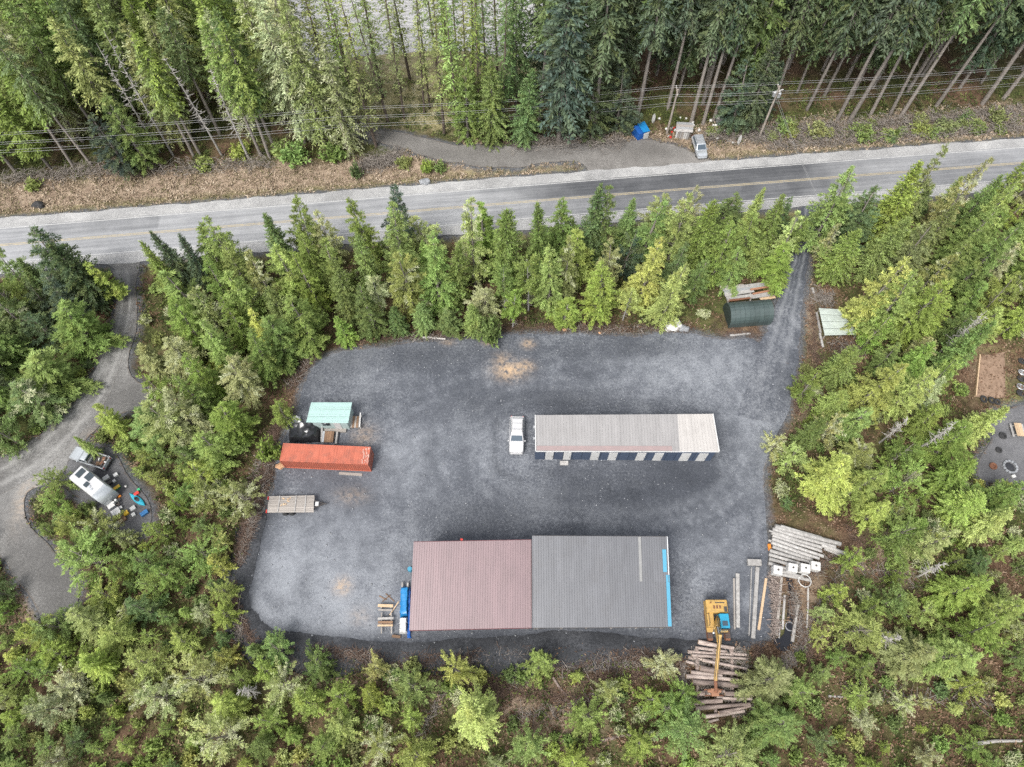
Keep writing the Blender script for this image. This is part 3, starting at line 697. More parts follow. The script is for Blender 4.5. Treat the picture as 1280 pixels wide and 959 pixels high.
# open-sided grey shed and the lower red shed against it
def pole_shed(name, label, TLp, TRp, BRp, BLp, zn, zs, mat, npan, split, posts, trim):
    TL, TR, BR, BL = px(*TLp, zn), px(*TRp, zn), px(*BRp, zs), px(*BLp, zs)
    c = (TL + TR + BR + BL) / 4; t = thing(name, label, 'shed', (c.x, c.y, 0))
    if split:
        ML, MR = TL.lerp(BL, .51), TR.lerp(BR, .51); ML2, MR2 = TL.lerp(BL, .50), TR.lerp(BR, .50)
        panel_row(t, ML2, MR2, BR, BL, npan, mat); panel_row(t, TL, TR, MR, ML, npan, mat, lift=.045)
    else: panel_row(t, TL, TR, BR, BL, npan, mat)
    q = lambda u, v: lerp4(TL, TR, BR, BL, u, v)
    # walls hang under the roof, set in from its edge
    dz = .12
    def top(u, v): p = q(u, v); return Vector((p.x, p.y, p.z - dz))
    for (u0, v0, u1, v1, m, nm) in [(.02, .03, .02, .97, 'wood_grey', 'wall_panel'), (.98, .03, .98, .97, 'wood_grey', 'wall_panel')]:
        a, b = top(u0, v0), top(u1, v1)
        wall_boards(t, a, b, a.z, b.z, -.03, 1.2, m, name=nm)
    for i in range(posts + 1):
        u = .035 + .93 * i / posts
        for v in (.955, .045):
            p = top(u, v); mb = MB(); mb.box((p.x, p.y, (p.z - .04) / 2), (.2, .2, p.z + .04)); mb.build('post', 'wood_grey', t)
    for v in (.955, .5, .045):
        a, b = top(.032, v), top(.968, v); mb = MB(); mb.beam(a + Vector((0, .0, -.14)), b + Vector((0, 0, -.14)), .12, .24); mb.build('beam', 'wood_white' if v > .9 else 'wood_grey', t)
    a, b = top(.03, .90), top(.97, .90)                                  # half-height boards on the south side
    wall_boards(t, a, b, a.z * .55, b.z * .55, -.03, 1.0, lambda i: ['wood_brown', 'wood_grey', 'black_plastic', 'wood_grey'][i % 4], name='wall_board')
    # eaves trim
    e = Vector((0, -.035, -.10))
    mb = MB(); mb.beam(BL + e, BR + e, .05, .20); mb.build('eave_trim', trim, t)
    e = Vector((0, .035, -.08))
    mb = MB(); mb.beam(TL + e, TR + e, .05, .16); mb.build('eave_trim', trim, t)
    return t, q
def gm(i): return 'grey_roof'
grey, gq = pole_shed('grey_shed', 'large open-sided shed with grey ribbed metal roof beside the red-roofed shed', (665.2, 670), (834.6, 671), (839.5, 783.8), (665.6, 784.8), 6.4, 3.7, gm, 18, True, 5, 'dark_metal')
red, rq = pole_shed('red_shed', 'lower shed with faded red ribbed metal roof beside the blue tarped stack', (517, 677.7), (664.2, 675), (664.6, 784.6), (511.5, 788), 5.8, 3.3, 'red_roof', 16, False, 4, 'red_trim')
def strip_on(q, u0, v0, u1, v1, lift, th, name, mat, parent):
    P = [q(u0, v0), q(u0, v1), q(u1, v1), q(u1, v0)]; mb = MB(); z = Vector((0, 0, lift)); z2 = Vector((0, 0, lift + th))
    mb.hexa([p + z for p in P], [p + z2 for p in P]); return mb.build(name, mat, parent)
strip_on(gq, .781, .005, .801, .505, .088, .02, 'skylight_panel', 'skylight', grey)
strip_on(gq, .955, .145, .983, .40, .088, .02, 'edge_flashing', 'blue_trim', grey)
strip_on(gq, .974, .43, 1.0, .995, .042, .03, 'edge_flashing', 'blue_trim', grey)
strip_on(gq, .992, .0, .9985, .43, .088, .02, 'edge_flashing', 'galvanised', grey)
mb = MB(); p = rq(.41, 0); mb.tube([p + Vector((0, .05, -.3)), p + Vector((0, .05, .55))], .05, 8); mb.box(p + Vector((0, .05, .6)), (.30, .16, .16)); mb.build('vent_stub', 'plastic_red', red)

# long storage building
zs, zn = 3.0, 3.55
TL, TR, BR, BL = px(669, 519, zn), px(891, 517.5, zn), px(899, 564.5, zs), px(669.5, 564, zs)
st = thing('storage_building', 'long narrow storage building with pale ribbed roof and white doors in blue siding', 'building', ((TL + BR) / 2).to_tuple()[:2] + (0,))
sq = lambda u, v: lerp4(TL, TR, BR, BL, u, v)
panel_row(st, TL, TL.lerp(TR, .80), BL.lerp(BR, .785), BL, 24, 'light_roof', ribs=2)
panel_row(st, TL.lerp(TR, .80), TR, BR, BL.lerp(BR, .785), 6, 'white_roof', ribs=2)
strip_on(sq, .006, .86, .745, .985, .045, .012, 'roof_strip', 'pink_roof', st)
for a, b in ((TL, BL), (TR, BR)):
    mb = MB(); mb.beam(a + Vector((0, 0, .03)), b + Vector((0, 0, .03)), .12, .14); mb.build('edge_trim', 'white_paint', st)
mb = MB(); mb.beam(BL + Vector((0, -.04, -.06)), BR + Vector((0, -.04, -.06)), .07, .13); mb.build('gutter', 'white_paint', st)
SW, SE = px(668.5, 574), px(887.5, 576); NW, NE = Vector((SW.x, sq(0, .06).y, 0)), Vector((SE.x, sq(.96, .06).y, 0))
wall_boards(st, SW, SE, zs - .10, zs - .10, -.03, 1.2, 'blue_siding')
wall_boards(st, NE, NW, zn - .12, zn - .12, -.03, 1.2, 'blue_siding')
wall_boards(st, NW + Vector((.03, -.03, 0)), SW + Vector((.03, .03, 0)), zn - .12, zs - .12, -.03, 1.2, 'blue_siding')
wall_boards(st, SE + Vector((-.03, .03, 0)), NE + Vector((-.03, -.03, 0)), zs - .12, zn - .12, -.03, 1.2, 'blue_siding')
sv = (SE - SW).normalized(); sn = Vector((sv.y, -sv.x, 0))
for u, wpx in [(686, 9.5), (708, 9), (742, 10), (764, 10), (798.5, 10.5), (820, 10.5), (853, 11), (874, 11)]:
    p = px(u, 574.6); p = SW + sv * (p - SW).dot(sv) + sn * .045; wd = wpx / 9.35
    d = MB(); d.box(p + Vector((0, 0, 1.33)), (wd, .05, 2.6), math.atan2(sv.y, sv.x)); d = d.build('door', 'white_paint', st)
    h = MB(); h.box(Vector((p.x + wd * .36, p.y - .045, 1.1)) - Vector(st.location), (.08, .05, .16)); h.build('door_handle', 'dark_metal', d, world=False)
mb = MB(); p = px(705, 577); mb.box((p.x, p.y - .3, .08), (1.1, .5, .18)); mb.box((p.x, p.y - .15, .22), (1.1, .26, .14)); mb.build('door_step', 'wood_white', st)
for v in (.3, .62):  # small unlit boxes on the left end wall, taken for AC brackets
    p = sq(0, v); mb = MB(); mb.box((p.x - .16 + .06, p.y, p.z - .45), (.34, .3, .26)); mb.build('wall_box', 'galvanised', st)

# mint roofed cabin, decks and the covered trailer beside it
TL, TR, BR, BL = px(389, 503, 2.7), px(440, 503, 2.7), px(435, 529, 2.5), px(382.5, 528, 2.5)
cab = thing('cabin', 'small cabin with mint green metal roof and pale walls beside the orange container', 'cabin', (((TL + BR) / 2).x, ((TL + BR) / 2).y, 0))
for k, (v0, v1) in enumerate([(0, .335), (.335, .70), (.70, 1)]):
    q = lambda u, v: lerp4(TL, TR, BR, BL, u, v)
    ribbed_panel('roof_panel', q(0, v1 - .004) + Vector((0, 0, -.02 * k)), q(0, v0 + .004) + Vector((0, 0, -.02 * k)), q(1, v0 + .004) + Vector((0, 0, -.02 * k)), q(1, v1 - .004) + Vector((0, 0, -.02 * k)), 'mint_roof', cab, ribs=2)
c = [lerp4(TL, TR, BR, BL, u, v) for u, v in ((.12, .93), (.95, .93), (.95, .07), (.12, .07))]
for i in range(4):
    a, b = c[i], c[(i + 1) % 4]; wall_boards(cab, a, b, 2.42, 2.42, .0, 1.1, 'mint_wall', name='wall_panel')
mb = MB(); p = c[0].lerp(c[1], .38); mb.box((p.x, p.y - .05, 1.6), (1.0, .04, .8)); wnd = mb.build('window', 'glass_dark', cab)
mb = MB(); p = c[0].lerp(c[1], .70); mb.box((p.x, p.y - .05, 1.1), (.85, .05, 2.0)); mb.build('door', 'white_paint', cab)
mb = MB(); p = c[0].lerp(c[1], .55); mb.box((p.x, p.y - .3, .12), (3.2, .5, .24)); mb.build('porch', 'wood_grey', cab)
stairs = thing('entry_deck', 'small wooden deck with white rail at the end of the mint roofed cabin', 'deck', px(446, 530))
p = px(444.5, 529)
for k in range(5):
    mb = MB(); mb.box((p.x - .45 + k * .26, p.y, .42), (.24, 1.7, .06)); mb.build('plank', 'wood_brown' if k % 2 else 'wood_grey', stairs)
mb = MB(); [mb.box((p.x + a, p.y + b, .19), (.1, .1, .42)) for a in (-.4, .55) for b in (-.75, .75)]; mb.build('leg', 'wood_grey', stairs)
mb = MB(); mb.beam(p + Vector((.80, -.9, .75)), p + Vector((.80, .95, 1.25)), .12, .16); mb.box(p + Vector((.80, -.8, .36)), (.1, .1, .78)); mb.box(p + Vector((.80, .85, .58)), (.1, .1, 1.22)); mb.build('rail', 'white_paint', stairs)

# black tarp over a low load
def draped(name, parent, poly, z0, ztop, mat, nx=16, ny=10, sag=.2, seed=1):
    """tarp hung over a box: height field over a quad with wrinkles, closed down to z0"""
    r = random.Random(seed); A_, B_, C_, D_ = [Vector(p) for p in poly]; vs, fs = [], []
    for j in range(ny + 1):
        for i in range(nx + 1):
            u, v = i / nx, j / ny; e = min(u, 1 - u, v, 1 - v); p = A_.lerp(B_, u).lerp(D_.lerp(C_, u), v)
            h = ztop * min(1, .12 + e * 9) if e < .1 else ztop
            if e < .001: h = z0 + .06
            h += (r.uniform(-1, 1) * sag * .4 + sag * math.sin(u * 9 + v * 4) * .5 - sag * math.sin(u * math.pi) * math.sin(v * math.pi)) * (1 if e > .05 else .2)
            vs.append((p.x + r.uniform(-.05, .05), p.y + r.uniform(-.05, .05), max(h, z0)))
    w_ = nx + 1
    for j in range(ny):
        for i in range(nx): fs.append((j * w_ + i, j * w_ + i + 1, (j + 1) * w_ + i + 1, (j + 1) * w_ + i))
    edge = [i for i in range(w_)] + [j * w_ + nx for j in range(1, ny + 1)] + [ny * w_ + i for i in range(nx - 1, -1, -1)] + [j * w_ for j in range(ny - 1, 0, -1)]
    k = len(vs); vs += [(vs[i][0], vs[i][1], z0 - .03) for i in edge]; n = len(edge)
    for i in range(n): fs.append((edge[i], edge[(i + 1) % n], k + (i + 1) % n, k + i))
    fs.append(tuple(k + i for i in range(n))[::-1])
    mb = MB(); mb.add(vs, fs); return mb.build(name, mat, parent, smooth=True)
o = draped('tarped_load', None, pxl([(361.5, 554), (401, 553), (400.5, 531), (362, 532)]), 0, 1.35, 'black_tarp', sag=.3); tag(o, 'low load wrapped in glossy black tarp beside the mint roofed cabin', 'tarp')
o = draped('clear_sheet', None, pxl([(363, 533), (380, 532), (377, 520.5), (367, 521)]), 0, .7, 'galvanised', 8, 6, .25, 5); tag(o, 'crumpled silver sheeting heaped behind the black tarped load', 'sheeting')
for a, b, lb in [((402.5, 532), (401.8, 552), 'pale upright beam lying between black tarp and cabin steps'), ((421.5, 540), (419.5, 555), 'short pale beam lying between the cabin porch and orange container')]:
    A_, B_ = px(*a, .55), px(*b, .55); mb = MB(); mb.beam(A_ + Vector((0, 0, -.27)), B_ + Vector((0, 0, -.27)), .24, .6); tag(mb.build('timber_beam', 'wood_white', bevel=.03), lb, 'beam', 'pale beams by the cabin')
t = thing('small_trailer', 'small dark flat utility trailer squeezed between cabin porch and orange container', 'trailer', px(411, 549))
p = px(411, 548)
for k in range(5): mb = MB(); mb.box((p.x - .62 + k * .31, p.y, .55), (.29, 1.6, .06)); mb.build('plank', 'wood_brown' if k else 'galvanised', t)
mb = MB(); [mb.beam(p + Vector((s * .7, -.8, .46)), p + Vector((s * .7, .8, .46)), .08, .1) for s in (-1, 1)]; mb.beam(p + Vector((-.7, 0, .46)), p + Vector((.7, 0, .46)), .08, .1); mb.build('frame', 'dark_metal', t)
for s in (-1, 1): mb = MB(); mb.torus(p + Vector((s * .88, 0, .28)), .2, .09, 16, 6, nz=(1, 0, 0)); mb.tube([p + Vector((s * .80, 0, .28)), p + Vector((s * .95, 0, .28))], .14, 12); mb.build('wheel', 'rubber', t)

# orange shipping container
A_, B_ = px(356.6, 585), px(464.5, 589.7); ang = math.atan2(B_.y - A_.y, B_.x - A_.x); L, W_, H_ = (B_ - A_).length, 2.44, 2.6
cn = thing('shipping_container', 'long faded orange shipping container with scuffed end beside the mint roofed cabin', 'container', A_, ang)
def corr(n, length, depth=.045):
    pts = []
    for i in range(n):
        x = length * i / n; s_ = length / n
        pts += [(x, 0), (x + s_ * .35, 0), (x + s_ * .5, depth), (x + s_ * .85, depth)]
    return pts + [(length, 0)]
mb = MB()                                              # roof sheet with shallow corrugation and a few dents
xs = np.linspace(.1, L - .1, 140); r = random.Random(4); vs, fs = [], []
dents = [(r.uniform(3.5, 8), r.uniform(.3, 1.6), r.uniform(.15, .35)) for _ in range(12)]
for i, x in enumerate(xs):
    for j in range(9):
        y = .1 + (W_ - .2) * j / 8; z = H_ - .035 + .018 * (1 if (i // 2) % 2 else 0)
        z -= sum(.03 * math.exp(-((x - a) / .12) ** 2 - ((y - b) / .5) ** 2) for a, b, c_ in dents)
        vs.append((x, y, z))
for i in range(len(xs) - 1):
    for j in range(8): fs.append((i * 9 + j, (i + 1) * 9 + j, (i + 1) * 9 + j + 1, i * 9 + j + 1))
mb.add(vs, fs); mb.box((L / 2, W_ / 2, H_ - .14), (L - .2, W_ - .2, .1)); mb.build('roof_sheet', 'container_orange', cn, world=False)
for y0, s_ in ((.03, -1), (W_ - .03, 1)):
    P_ = corr(42, L - .24); mb = MB()
    ol = [(x + .12, y0 - s_ * d) for x, d in P_]
    vs = [(x, y, .12) for x, y in ol] + [(x, y, H_ - .1) for x, y in ol]; n = len(ol)
    vs += [(x, y - s_ * .03, .12) for x, y in ol] + [(x, y - s_ * .03, H_ - .1) for x, y in ol]
    fs = [(i, i + 1, n + i + 1, n + i) for i in range(n - 1)] + [(2 * n + i + 1, 2 * n + i, 3 * n + i, 3 * n + i + 1) for i in range(n - 1)]
    mb.add(vs, fs); mb.build('side_wall', 'container_orange', cn, world=False)
mb = MB(); mb.box((.06, W_ / 2, H_ / 2), (.06, W_ - .16, H_ - .2)); mb.build('end_wall', 'container_orange', cn, world=False)
for k in (0, 1):
    mb = MB(); mb.box((L - .05, W_ / 2 + (k - .5) * (W_ / 2 - .09), H_ / 2), (.06, W_ / 2 - .11, H_ - .26)); d = mb.build('door', 'container_orange', cn, world=False)
    for q in (-.3, .25):
        mb = MB(); mb.tube([(L + .01, W_ / 2 + (k - .5) * (W_ / 2 - .09) + q, .15), (L + .01, W_ / 2 + (k - .5) * (W_ / 2 - .09) + q, H_ - .15)], .025, 6); mb.build('lock_rod', 'container_scuff', d, world=False)
mb = MB()
for y in (.06, W_ - .06):
    for z in (.06, H_ - .05): mb.box((L / 2, y, z), (L, .12, .12))
for x in (.06, L - .06):
    for z in (.055, H_ - .055): mb.box((x, W_ / 2, z), (.118, W_ - .24, .118))
    for y in (.06, W_ - .06): mb.box((x, y, H_ / 2), (.13, .13, H_ - .2))
mb.build('frame', 'container_orange', cn, world=False)
r = random.Random(8)
for k in range(46):
    x, y = L - .9 * r.random() ** 1.5 - .05, W_ * (.08 + .84 * r.random()); mb = MB(); mb.box((x, y, H_ + .004 + .001 * k), (r.uniform(.03, .14), r.uniform(.03, .4), .008), r.uniform(-.25, .25)); mb.build('scuff', 'container_scuff', cn, world=False)
A_, B_ = px(424, 592), px(453, 594); mb = MB(); mb.beam(A_ + Vector((0, 0, .08)), B_ + Vector((0, 0, .08)), .35, .12); tag(mb.build('plank', 'wood_grey'), 'grey plank lying on gravel along the orange container', 'plank')

# flat deck trailer
P4 = [px(337, 620.5, .85), px(393.3, 619.3, .85), px(392.3, 640.8, .85), px(334.3, 641.2, .85)]
c = sum(P4, Vector()) / 4; tr = thing('deck_trailer', 'weathered flat deck trailer with plank bed parked below the orange container', 'trailer', (c.x, c.y, 0))
for k in range(9):
    v0, v1 = k / 9 + .006, (k + 1) / 9 - .006; b4 = [lerp4(*P4, u, v) for u, v in ((0, v1), (1, v1), (1, v0), (0, v0))]
    mb = MB(); z = Vector((0, 0, .07)); jit = Vector((rnd.uniform(-.05, .05), 0, rnd.uniform(-.01, .012))); mb.hexa([p + jit for p in b4], [p + z + jit for p in b4]); mb.build('plank', 'wood_grey', tr)
for u in (.235, .60, .815):
    a, b = lerp4(*P4, u, 0), lerp4(*P4, u - .012, 1); mb = MB(); mb.beam(a + Vector((0, 0, .12)), b + Vector((0, 0, .12)), .12, .08); mb.build('cross_batten', 'wood_white', tr)
mb = MB()
for v in (.2, .8): mb.beam(lerp4(*P4, .0, v) - Vector((0, 0, .1)), lerp4(*P4, 1.0, v) - Vector((0, 0, .1)), .1, .2)
for u in (.1, .5, .9): mb.beam(lerp4(*P4, u, .06) - Vector((0, 0, .1)), lerp4(*P4, u, .94) - Vector((0, 0, .1)), .1, .16)
mb.build('chassis', 'dark_metal', tr)
hp = px(405, 630, .6)
mb = MB(); mb.beam(lerp4(*P4, 1, .3) - Vector((0, 0, .12)), hp, .1, .14); mb.beam(lerp4(*P4, 1, .7) - Vector((0, 0, .12)), hp, .1, .14); mb.beam(hp, hp + Vector((.35, .03, 0)), .14, .16); mb.tube([hp + Vector((-.2, .2, -.6)), hp + Vector((-.2, .2, .25))], .05, 8); mb.build('tow_hitch', 'dark_metal', tr)
mb = MB(); q = lerp4(*P4, 1.06, .5); mb.box((q.x, q.y, .78), (.4, .5, .3)); mb.build('tool_box', 'white_paint', tr)
for v in (-.02, 1.02):
    for u in (.36, .5):
        q = lerp4(*P4, u, v); mb = MB(); mb.torus((q.x, q.y, .36), .25, .11, 16, 6, nz=(0, 1, 0)); mb.tube([(q.x, q.y - .08, .36), (q.x, q.y + .08, .36)], .17, 12); mb.build('wheel', 'rubber', tr)
for v in (.1, .9):
    q = lerp4(*P4, -.03, v); mb = MB(); mb.box((q.x, q.y, .72), (.12, .4, .22)); mb.build('tail_light', 'plastic_red', tr)
mb = MB(); q = lerp4(*P4, .37, .35); rr = random.Random(2)
for k in range(9): mb.box((q.x + rr.uniform(-.5, .5), q.y + rr.uniform(-.5, .5), .95), (rr.uniform(.1, .4), rr.uniform(.06, .2), .05), rr.uniform(0, 3))
mb.build('bark_litter', 'wood_fresh', tr)

# blue tarped stack and saw bench left of the red shed
P4 = [px(500, 731, 1.0), px(510.5, 731, 1.0), px(508, 793, 1.0), px(498, 793, 1.0)]
bt = thing('tarped_lumber', 'long lumber stack under bright blue tarp with white end against the red shed', 'lumber stack', ((P4[0] + P4[2]) / 2).to_tuple()[:2] + (0,))
def stackpart(v0, v1, name, mat, zt, seed, grow=0):
    q = [lerp4(*P4, u, v) for u, v in ((0 - grow, v1), (1 + grow, v1), (1 + grow, v0), (0 - grow, v0))]
    return draped(name, bt, q, 0.0, zt, mat, 8, 22, .05, seed)
stackpart(.0, .64, 'tarp', 'tarp_blue', 1.0, 3, .02); stackpart(.645, .97, 'white_cover', 'white_paint', 1.06, 4)
q = draped('tarp_side', bt, [px(508.5, 797, .5), px(513.5, 797, .5), px(513, 733, .5), px(510.5, 733, .5)], 0, .62, 'tarp_deep_blue', 6, 20, .06, 9)
for u, z in ((.2, .55), (.85, .45)):
    a = lerp4(*P4, u, -.06); b = lerp4(*P4, u, .08); mb = MB(); a.z = b.z = z; mb.beam(a, b, .2, .2); mb.build('board_end', 'wood_white', bt)
mb = MB(); p = px(513.2, 713); mb.tube([p + Vector((0, 0, -.02)), p + Vector((0, 0, .3)), p + Vector((0, 0, .6)), p + Vector((0, 0, .88))], [.27, .30, .30, .27], 14); tag(mb.build('barrel', 'blue_trim', smooth=True), 'blue drum standing against the end wall of the red shed', 'drum')
sb = thing('saw_bench', 'rough timber bench of stacked boards beside the blue tarped lumber', 'bench', px(482, 772))
for k, (x0, y0, x1, y1, z, wd, m) in enumerate([(472.5, 757, 491.5, 757.5, .62, .32, 'wood_fresh'), (473, 762.5, 490.5, 762.8, .6, .16, 'wood_grey'), (472.3, 773.5, 492, 772.8, .62, .26, 'wood_white'), (472.5, 778, 491, 778, .58, .28, 'wood_brown'), (472, 782, 491, 781.8, .62, .20, 'wood_fresh'), (477, 766, 476.8, 792, .42, .12, 'wood_grey'), (489, 766, 489.3, 792, .42, .12, 'wood_grey'), (490, 795, 500.5, 796.5, .25, .3, 'wood_brown')]):
    A_, B_ = px(x0, y0, z), px(x1, y1, z); mb = MB(); mb.beam(A_, B_, wd, .12); mb.build('board', m, sb)
for u, v in ((477, 760), (489, 760), (477, 780), (489, 780)):
    p = px(u, v, .3); mb = MB(); mb.box((p.x, p.y, .25), (.14, .14, .56)); mb.build('leg', 'wood_grey', sb)
A_, B_ = px(487, 769, .15), px(498.5, 752, .9); mb = MB(); mb.beam(A_, B_, .12, .08); tag(mb.build('leaning_board', 'wood_fresh'), 'narrow board leaning diagonally onto the blue tarped lumber', 'board')
for (a, b), wq in zip([((474, 745), (483, 750)), ((482, 742), (493, 752)), ((478, 752), (488, 744))], ('farthest from', 'nearest to', 'between the others by')):
    mb = MB(); mb.beam(px(*a, .06), px(*b, .06), .1, .1); tag(mb.build('scrap_stick', 'wood_brown'), f'dark scrap stick above the rough timber bench, {wq} the blue tarp', 'stick', 'scrap sticks above the bench')

# arched green-grey shed, old lumber stack behind it
A_, B_ = px(910, 410.5), px(963, 406); ang = math.atan2(B_.y - A_.y, B_.x - A_.x); L = (B_ - A_).length
qh = thing('arched_shed', 'dark green-grey arched metal shed at the top corner of the yard', 'shed', A_, ang)
prof = [(0, 0), (0, .9)] + [(1.75 - 1.75 * math.cos(a), .9 + 1.75 * math.sin(a)) for a in np.linspace(.12, math.pi - .12, 11)] + [(3.5, .9), (3.5, 0)]
ns = 9
for k in range(ns):
    x0, x1 = L * k / ns + .012, L * (k + 1) / ns - .012; mb = MB()
    g = .02 * (k % 2)
    ro = [(x0, y + g * (.5 - y / 3.5), z + g) for y, z in prof]; rr_ = [(x1, y + g * (.5 - y / 3.5), z + g) for y, z in prof]; n = len(prof)
    ri = [(x0, 1.75 + (y - 1.75) * .97, z * .975) for y, z in prof]; rj = [(x1, 1.75 + (y - 1.75) * .97, z * .975) for y, z in prof]
    vs = ro + rr_ + ri + rj; fs = []
    for i in range(n - 1): fs += [(i, n + i, n + i + 1, i + 1), (2 * n + i + 1, 3 * n + i + 1, 3 * n + i, 2 * n + i), (i + 1, 2 * n + i + 1, 2 * n + i, i), (n + i, 3 * n + i, 3 * n + i + 1, n + i + 1)]
    fs += [(0, 2 * n, 3 * n, n), (n - 1, 2 * n - 1, 4 * n - 1, 3 * n - 1)]
    mb.add(vs, fs); mb.build('roof_panel', 'quonset_green', qh, world=False, smooth=False)
for x, nm in ((.06, 'end_wall'), (L - .06, 'end_wall')):
    mb = MB(); ol = [(1.75 + (y - 1.75) * .955, z * .96) for y, z in prof]; n = len(ol)
    vs = [(x - .03, y, z) for y, z in ol] + [(x + .03, y, z) for y, z in ol]
    mb.add(vs, [tuple(range(n)), tuple(range(2 * n - 1, n - 1, -1))] + [(i, (i + 1) % n, n + (i + 1) % n, n + i) for i in range(n)]); e_ = mb.build(nm, 'quonset_dark', qh, world=False)
mb = MB(); mb.box((.015, 1.75, 1.0), (.05, 1.6, 2.0)); mb.build('door', 'quonset_dark', qh, world=False)
A_, B_ = px(912.5, 419.5, .06), px(938, 416.8, .06); mb = MB(); mb.beam(A_, B_, .28, .10); tag(mb.build('white_plank', 'wood_white'), 'white plank lying in front of the arched metal shed', 'plank')
rr = random.Random(12)
for k, (x0, y0, x1, y1, z, wd, m) in enumerate([(903, 362, 960, 354, 1.6, .5, 'wood_white'), (905, 365, 961, 357, 1.65, .4, 'galvanised'), (906, 369, 942, 363, 1.55, .6, 'wood_white'), (938, 362, 962, 358.5, 1.7, .3, 'rust_light'), (908, 373, 965, 366.5, 1.45, .45, 'wood_white'), (910, 376, 940, 372, 1.35, .3, 'rust'), (940, 372, 968, 368, 1.4, .4, 'wood_white'), (941, 367.5, 964, 363, 1.6, .25, 'rust_light'), (950, 374, 969, 371, 1.2, .5, 'wood_fresh'), (900, 359, 930, 357, 1.5, .4, 'wood_grey')]):
    mb = MB(); mb.beam(px(x0, y0, z), px(x1, y1, z), wd, .12); tag(mb.build('old_board', m), ['pale board', 'silver metal sheet', 'wide white board', 'rusty strip', 'white board', 'dark rusty strip', 'short white board', 'thin rusty strip', 'tan board', 'grey board'][k] + [' at the back', ' second from the back', ' at the middle', ' near the track', ' at the front', ' just behind the arch', ' at the right end', ' crossing the right half', ' lowest on the right', ' topmost on the left'][k] + ' of the lumber rack behind the arched shed', 'board')
t = thing('lumber_rack', 'low timber rack carrying old boards behind the arched metal shed', 'rack', px(935, 372))
for u, v in [(908, 372), (936, 369), (962, 365)]:
    a, b = px(u, v - 8, 1.1), px(u + 2, v + 6, 1.1); mb = MB(); mb.beam(a, b, .2, .3); mb.build('bearer', 'wood_grey', t)
    for q in (a, b): mb = MB(); mb.box((q.x, q.y, .5), (.18, .18, 1.1)); mb.build('leg', 'wood_grey', t)
    mb = MB(); mb.beam(a + Vector((0, 0, .3)), b + Vector((0, 0, .25)), .15, .3); mb.build('bearer', 'wood_grey', t)

# pale panel lean-to on the far side of the driveway
P4 = [px(1023.5, 385, 1.1), px(1049, 386.5, 1.1), px(1074, 418.5, 1.2), px(1031, 419.5, 1.2)]
lt = thing('lean_to', 'low lean-to roofed with pale green panels under the leaning spruce by the driveway', 'lean-to', ((P4[0] + P4[2]) / 2).to_tuple()[:2] + (0,))
for k in range(4):
    v0, v1 = k / 4 + .006, (k + 1) / 4 - .006; q = lambda u, v: lerp4(*P4, u, v)
    ribbed_panel('roof_panel', q(0, v1), q(0, v0), q(1, v0), q(1, v1), 'panel_pale_green', lt, ribs=2)
for u, v in ((.04, .04), (.96, .04), (.96, .96), (.04, .96), (.5, .96)): p = lerp4(*P4, u, v); mb = MB(); mb.box((p.x, p.y, (p.z - .06) / 2), (.12, .12, p.z)); mb.build('post', 'wood_grey', lt)
for i, (a, b, lb) in enumerate([((1020.5, 391), (1025.5, 416), 'white plank on edge along the pale green lean-to'), ((1024.5, 417), (1028.5, 434), 'short white plank lying past the corner of the pale green lean-to'), ((1015.5, 360), (1017, 367), 'small white board end beside the driveway')]):
    mb = MB(); mb.beam(px(*a, .12), px(*b, .12), .28, .25); tag(mb.build('white_plank', 'wood_white'), lb, 'plank')

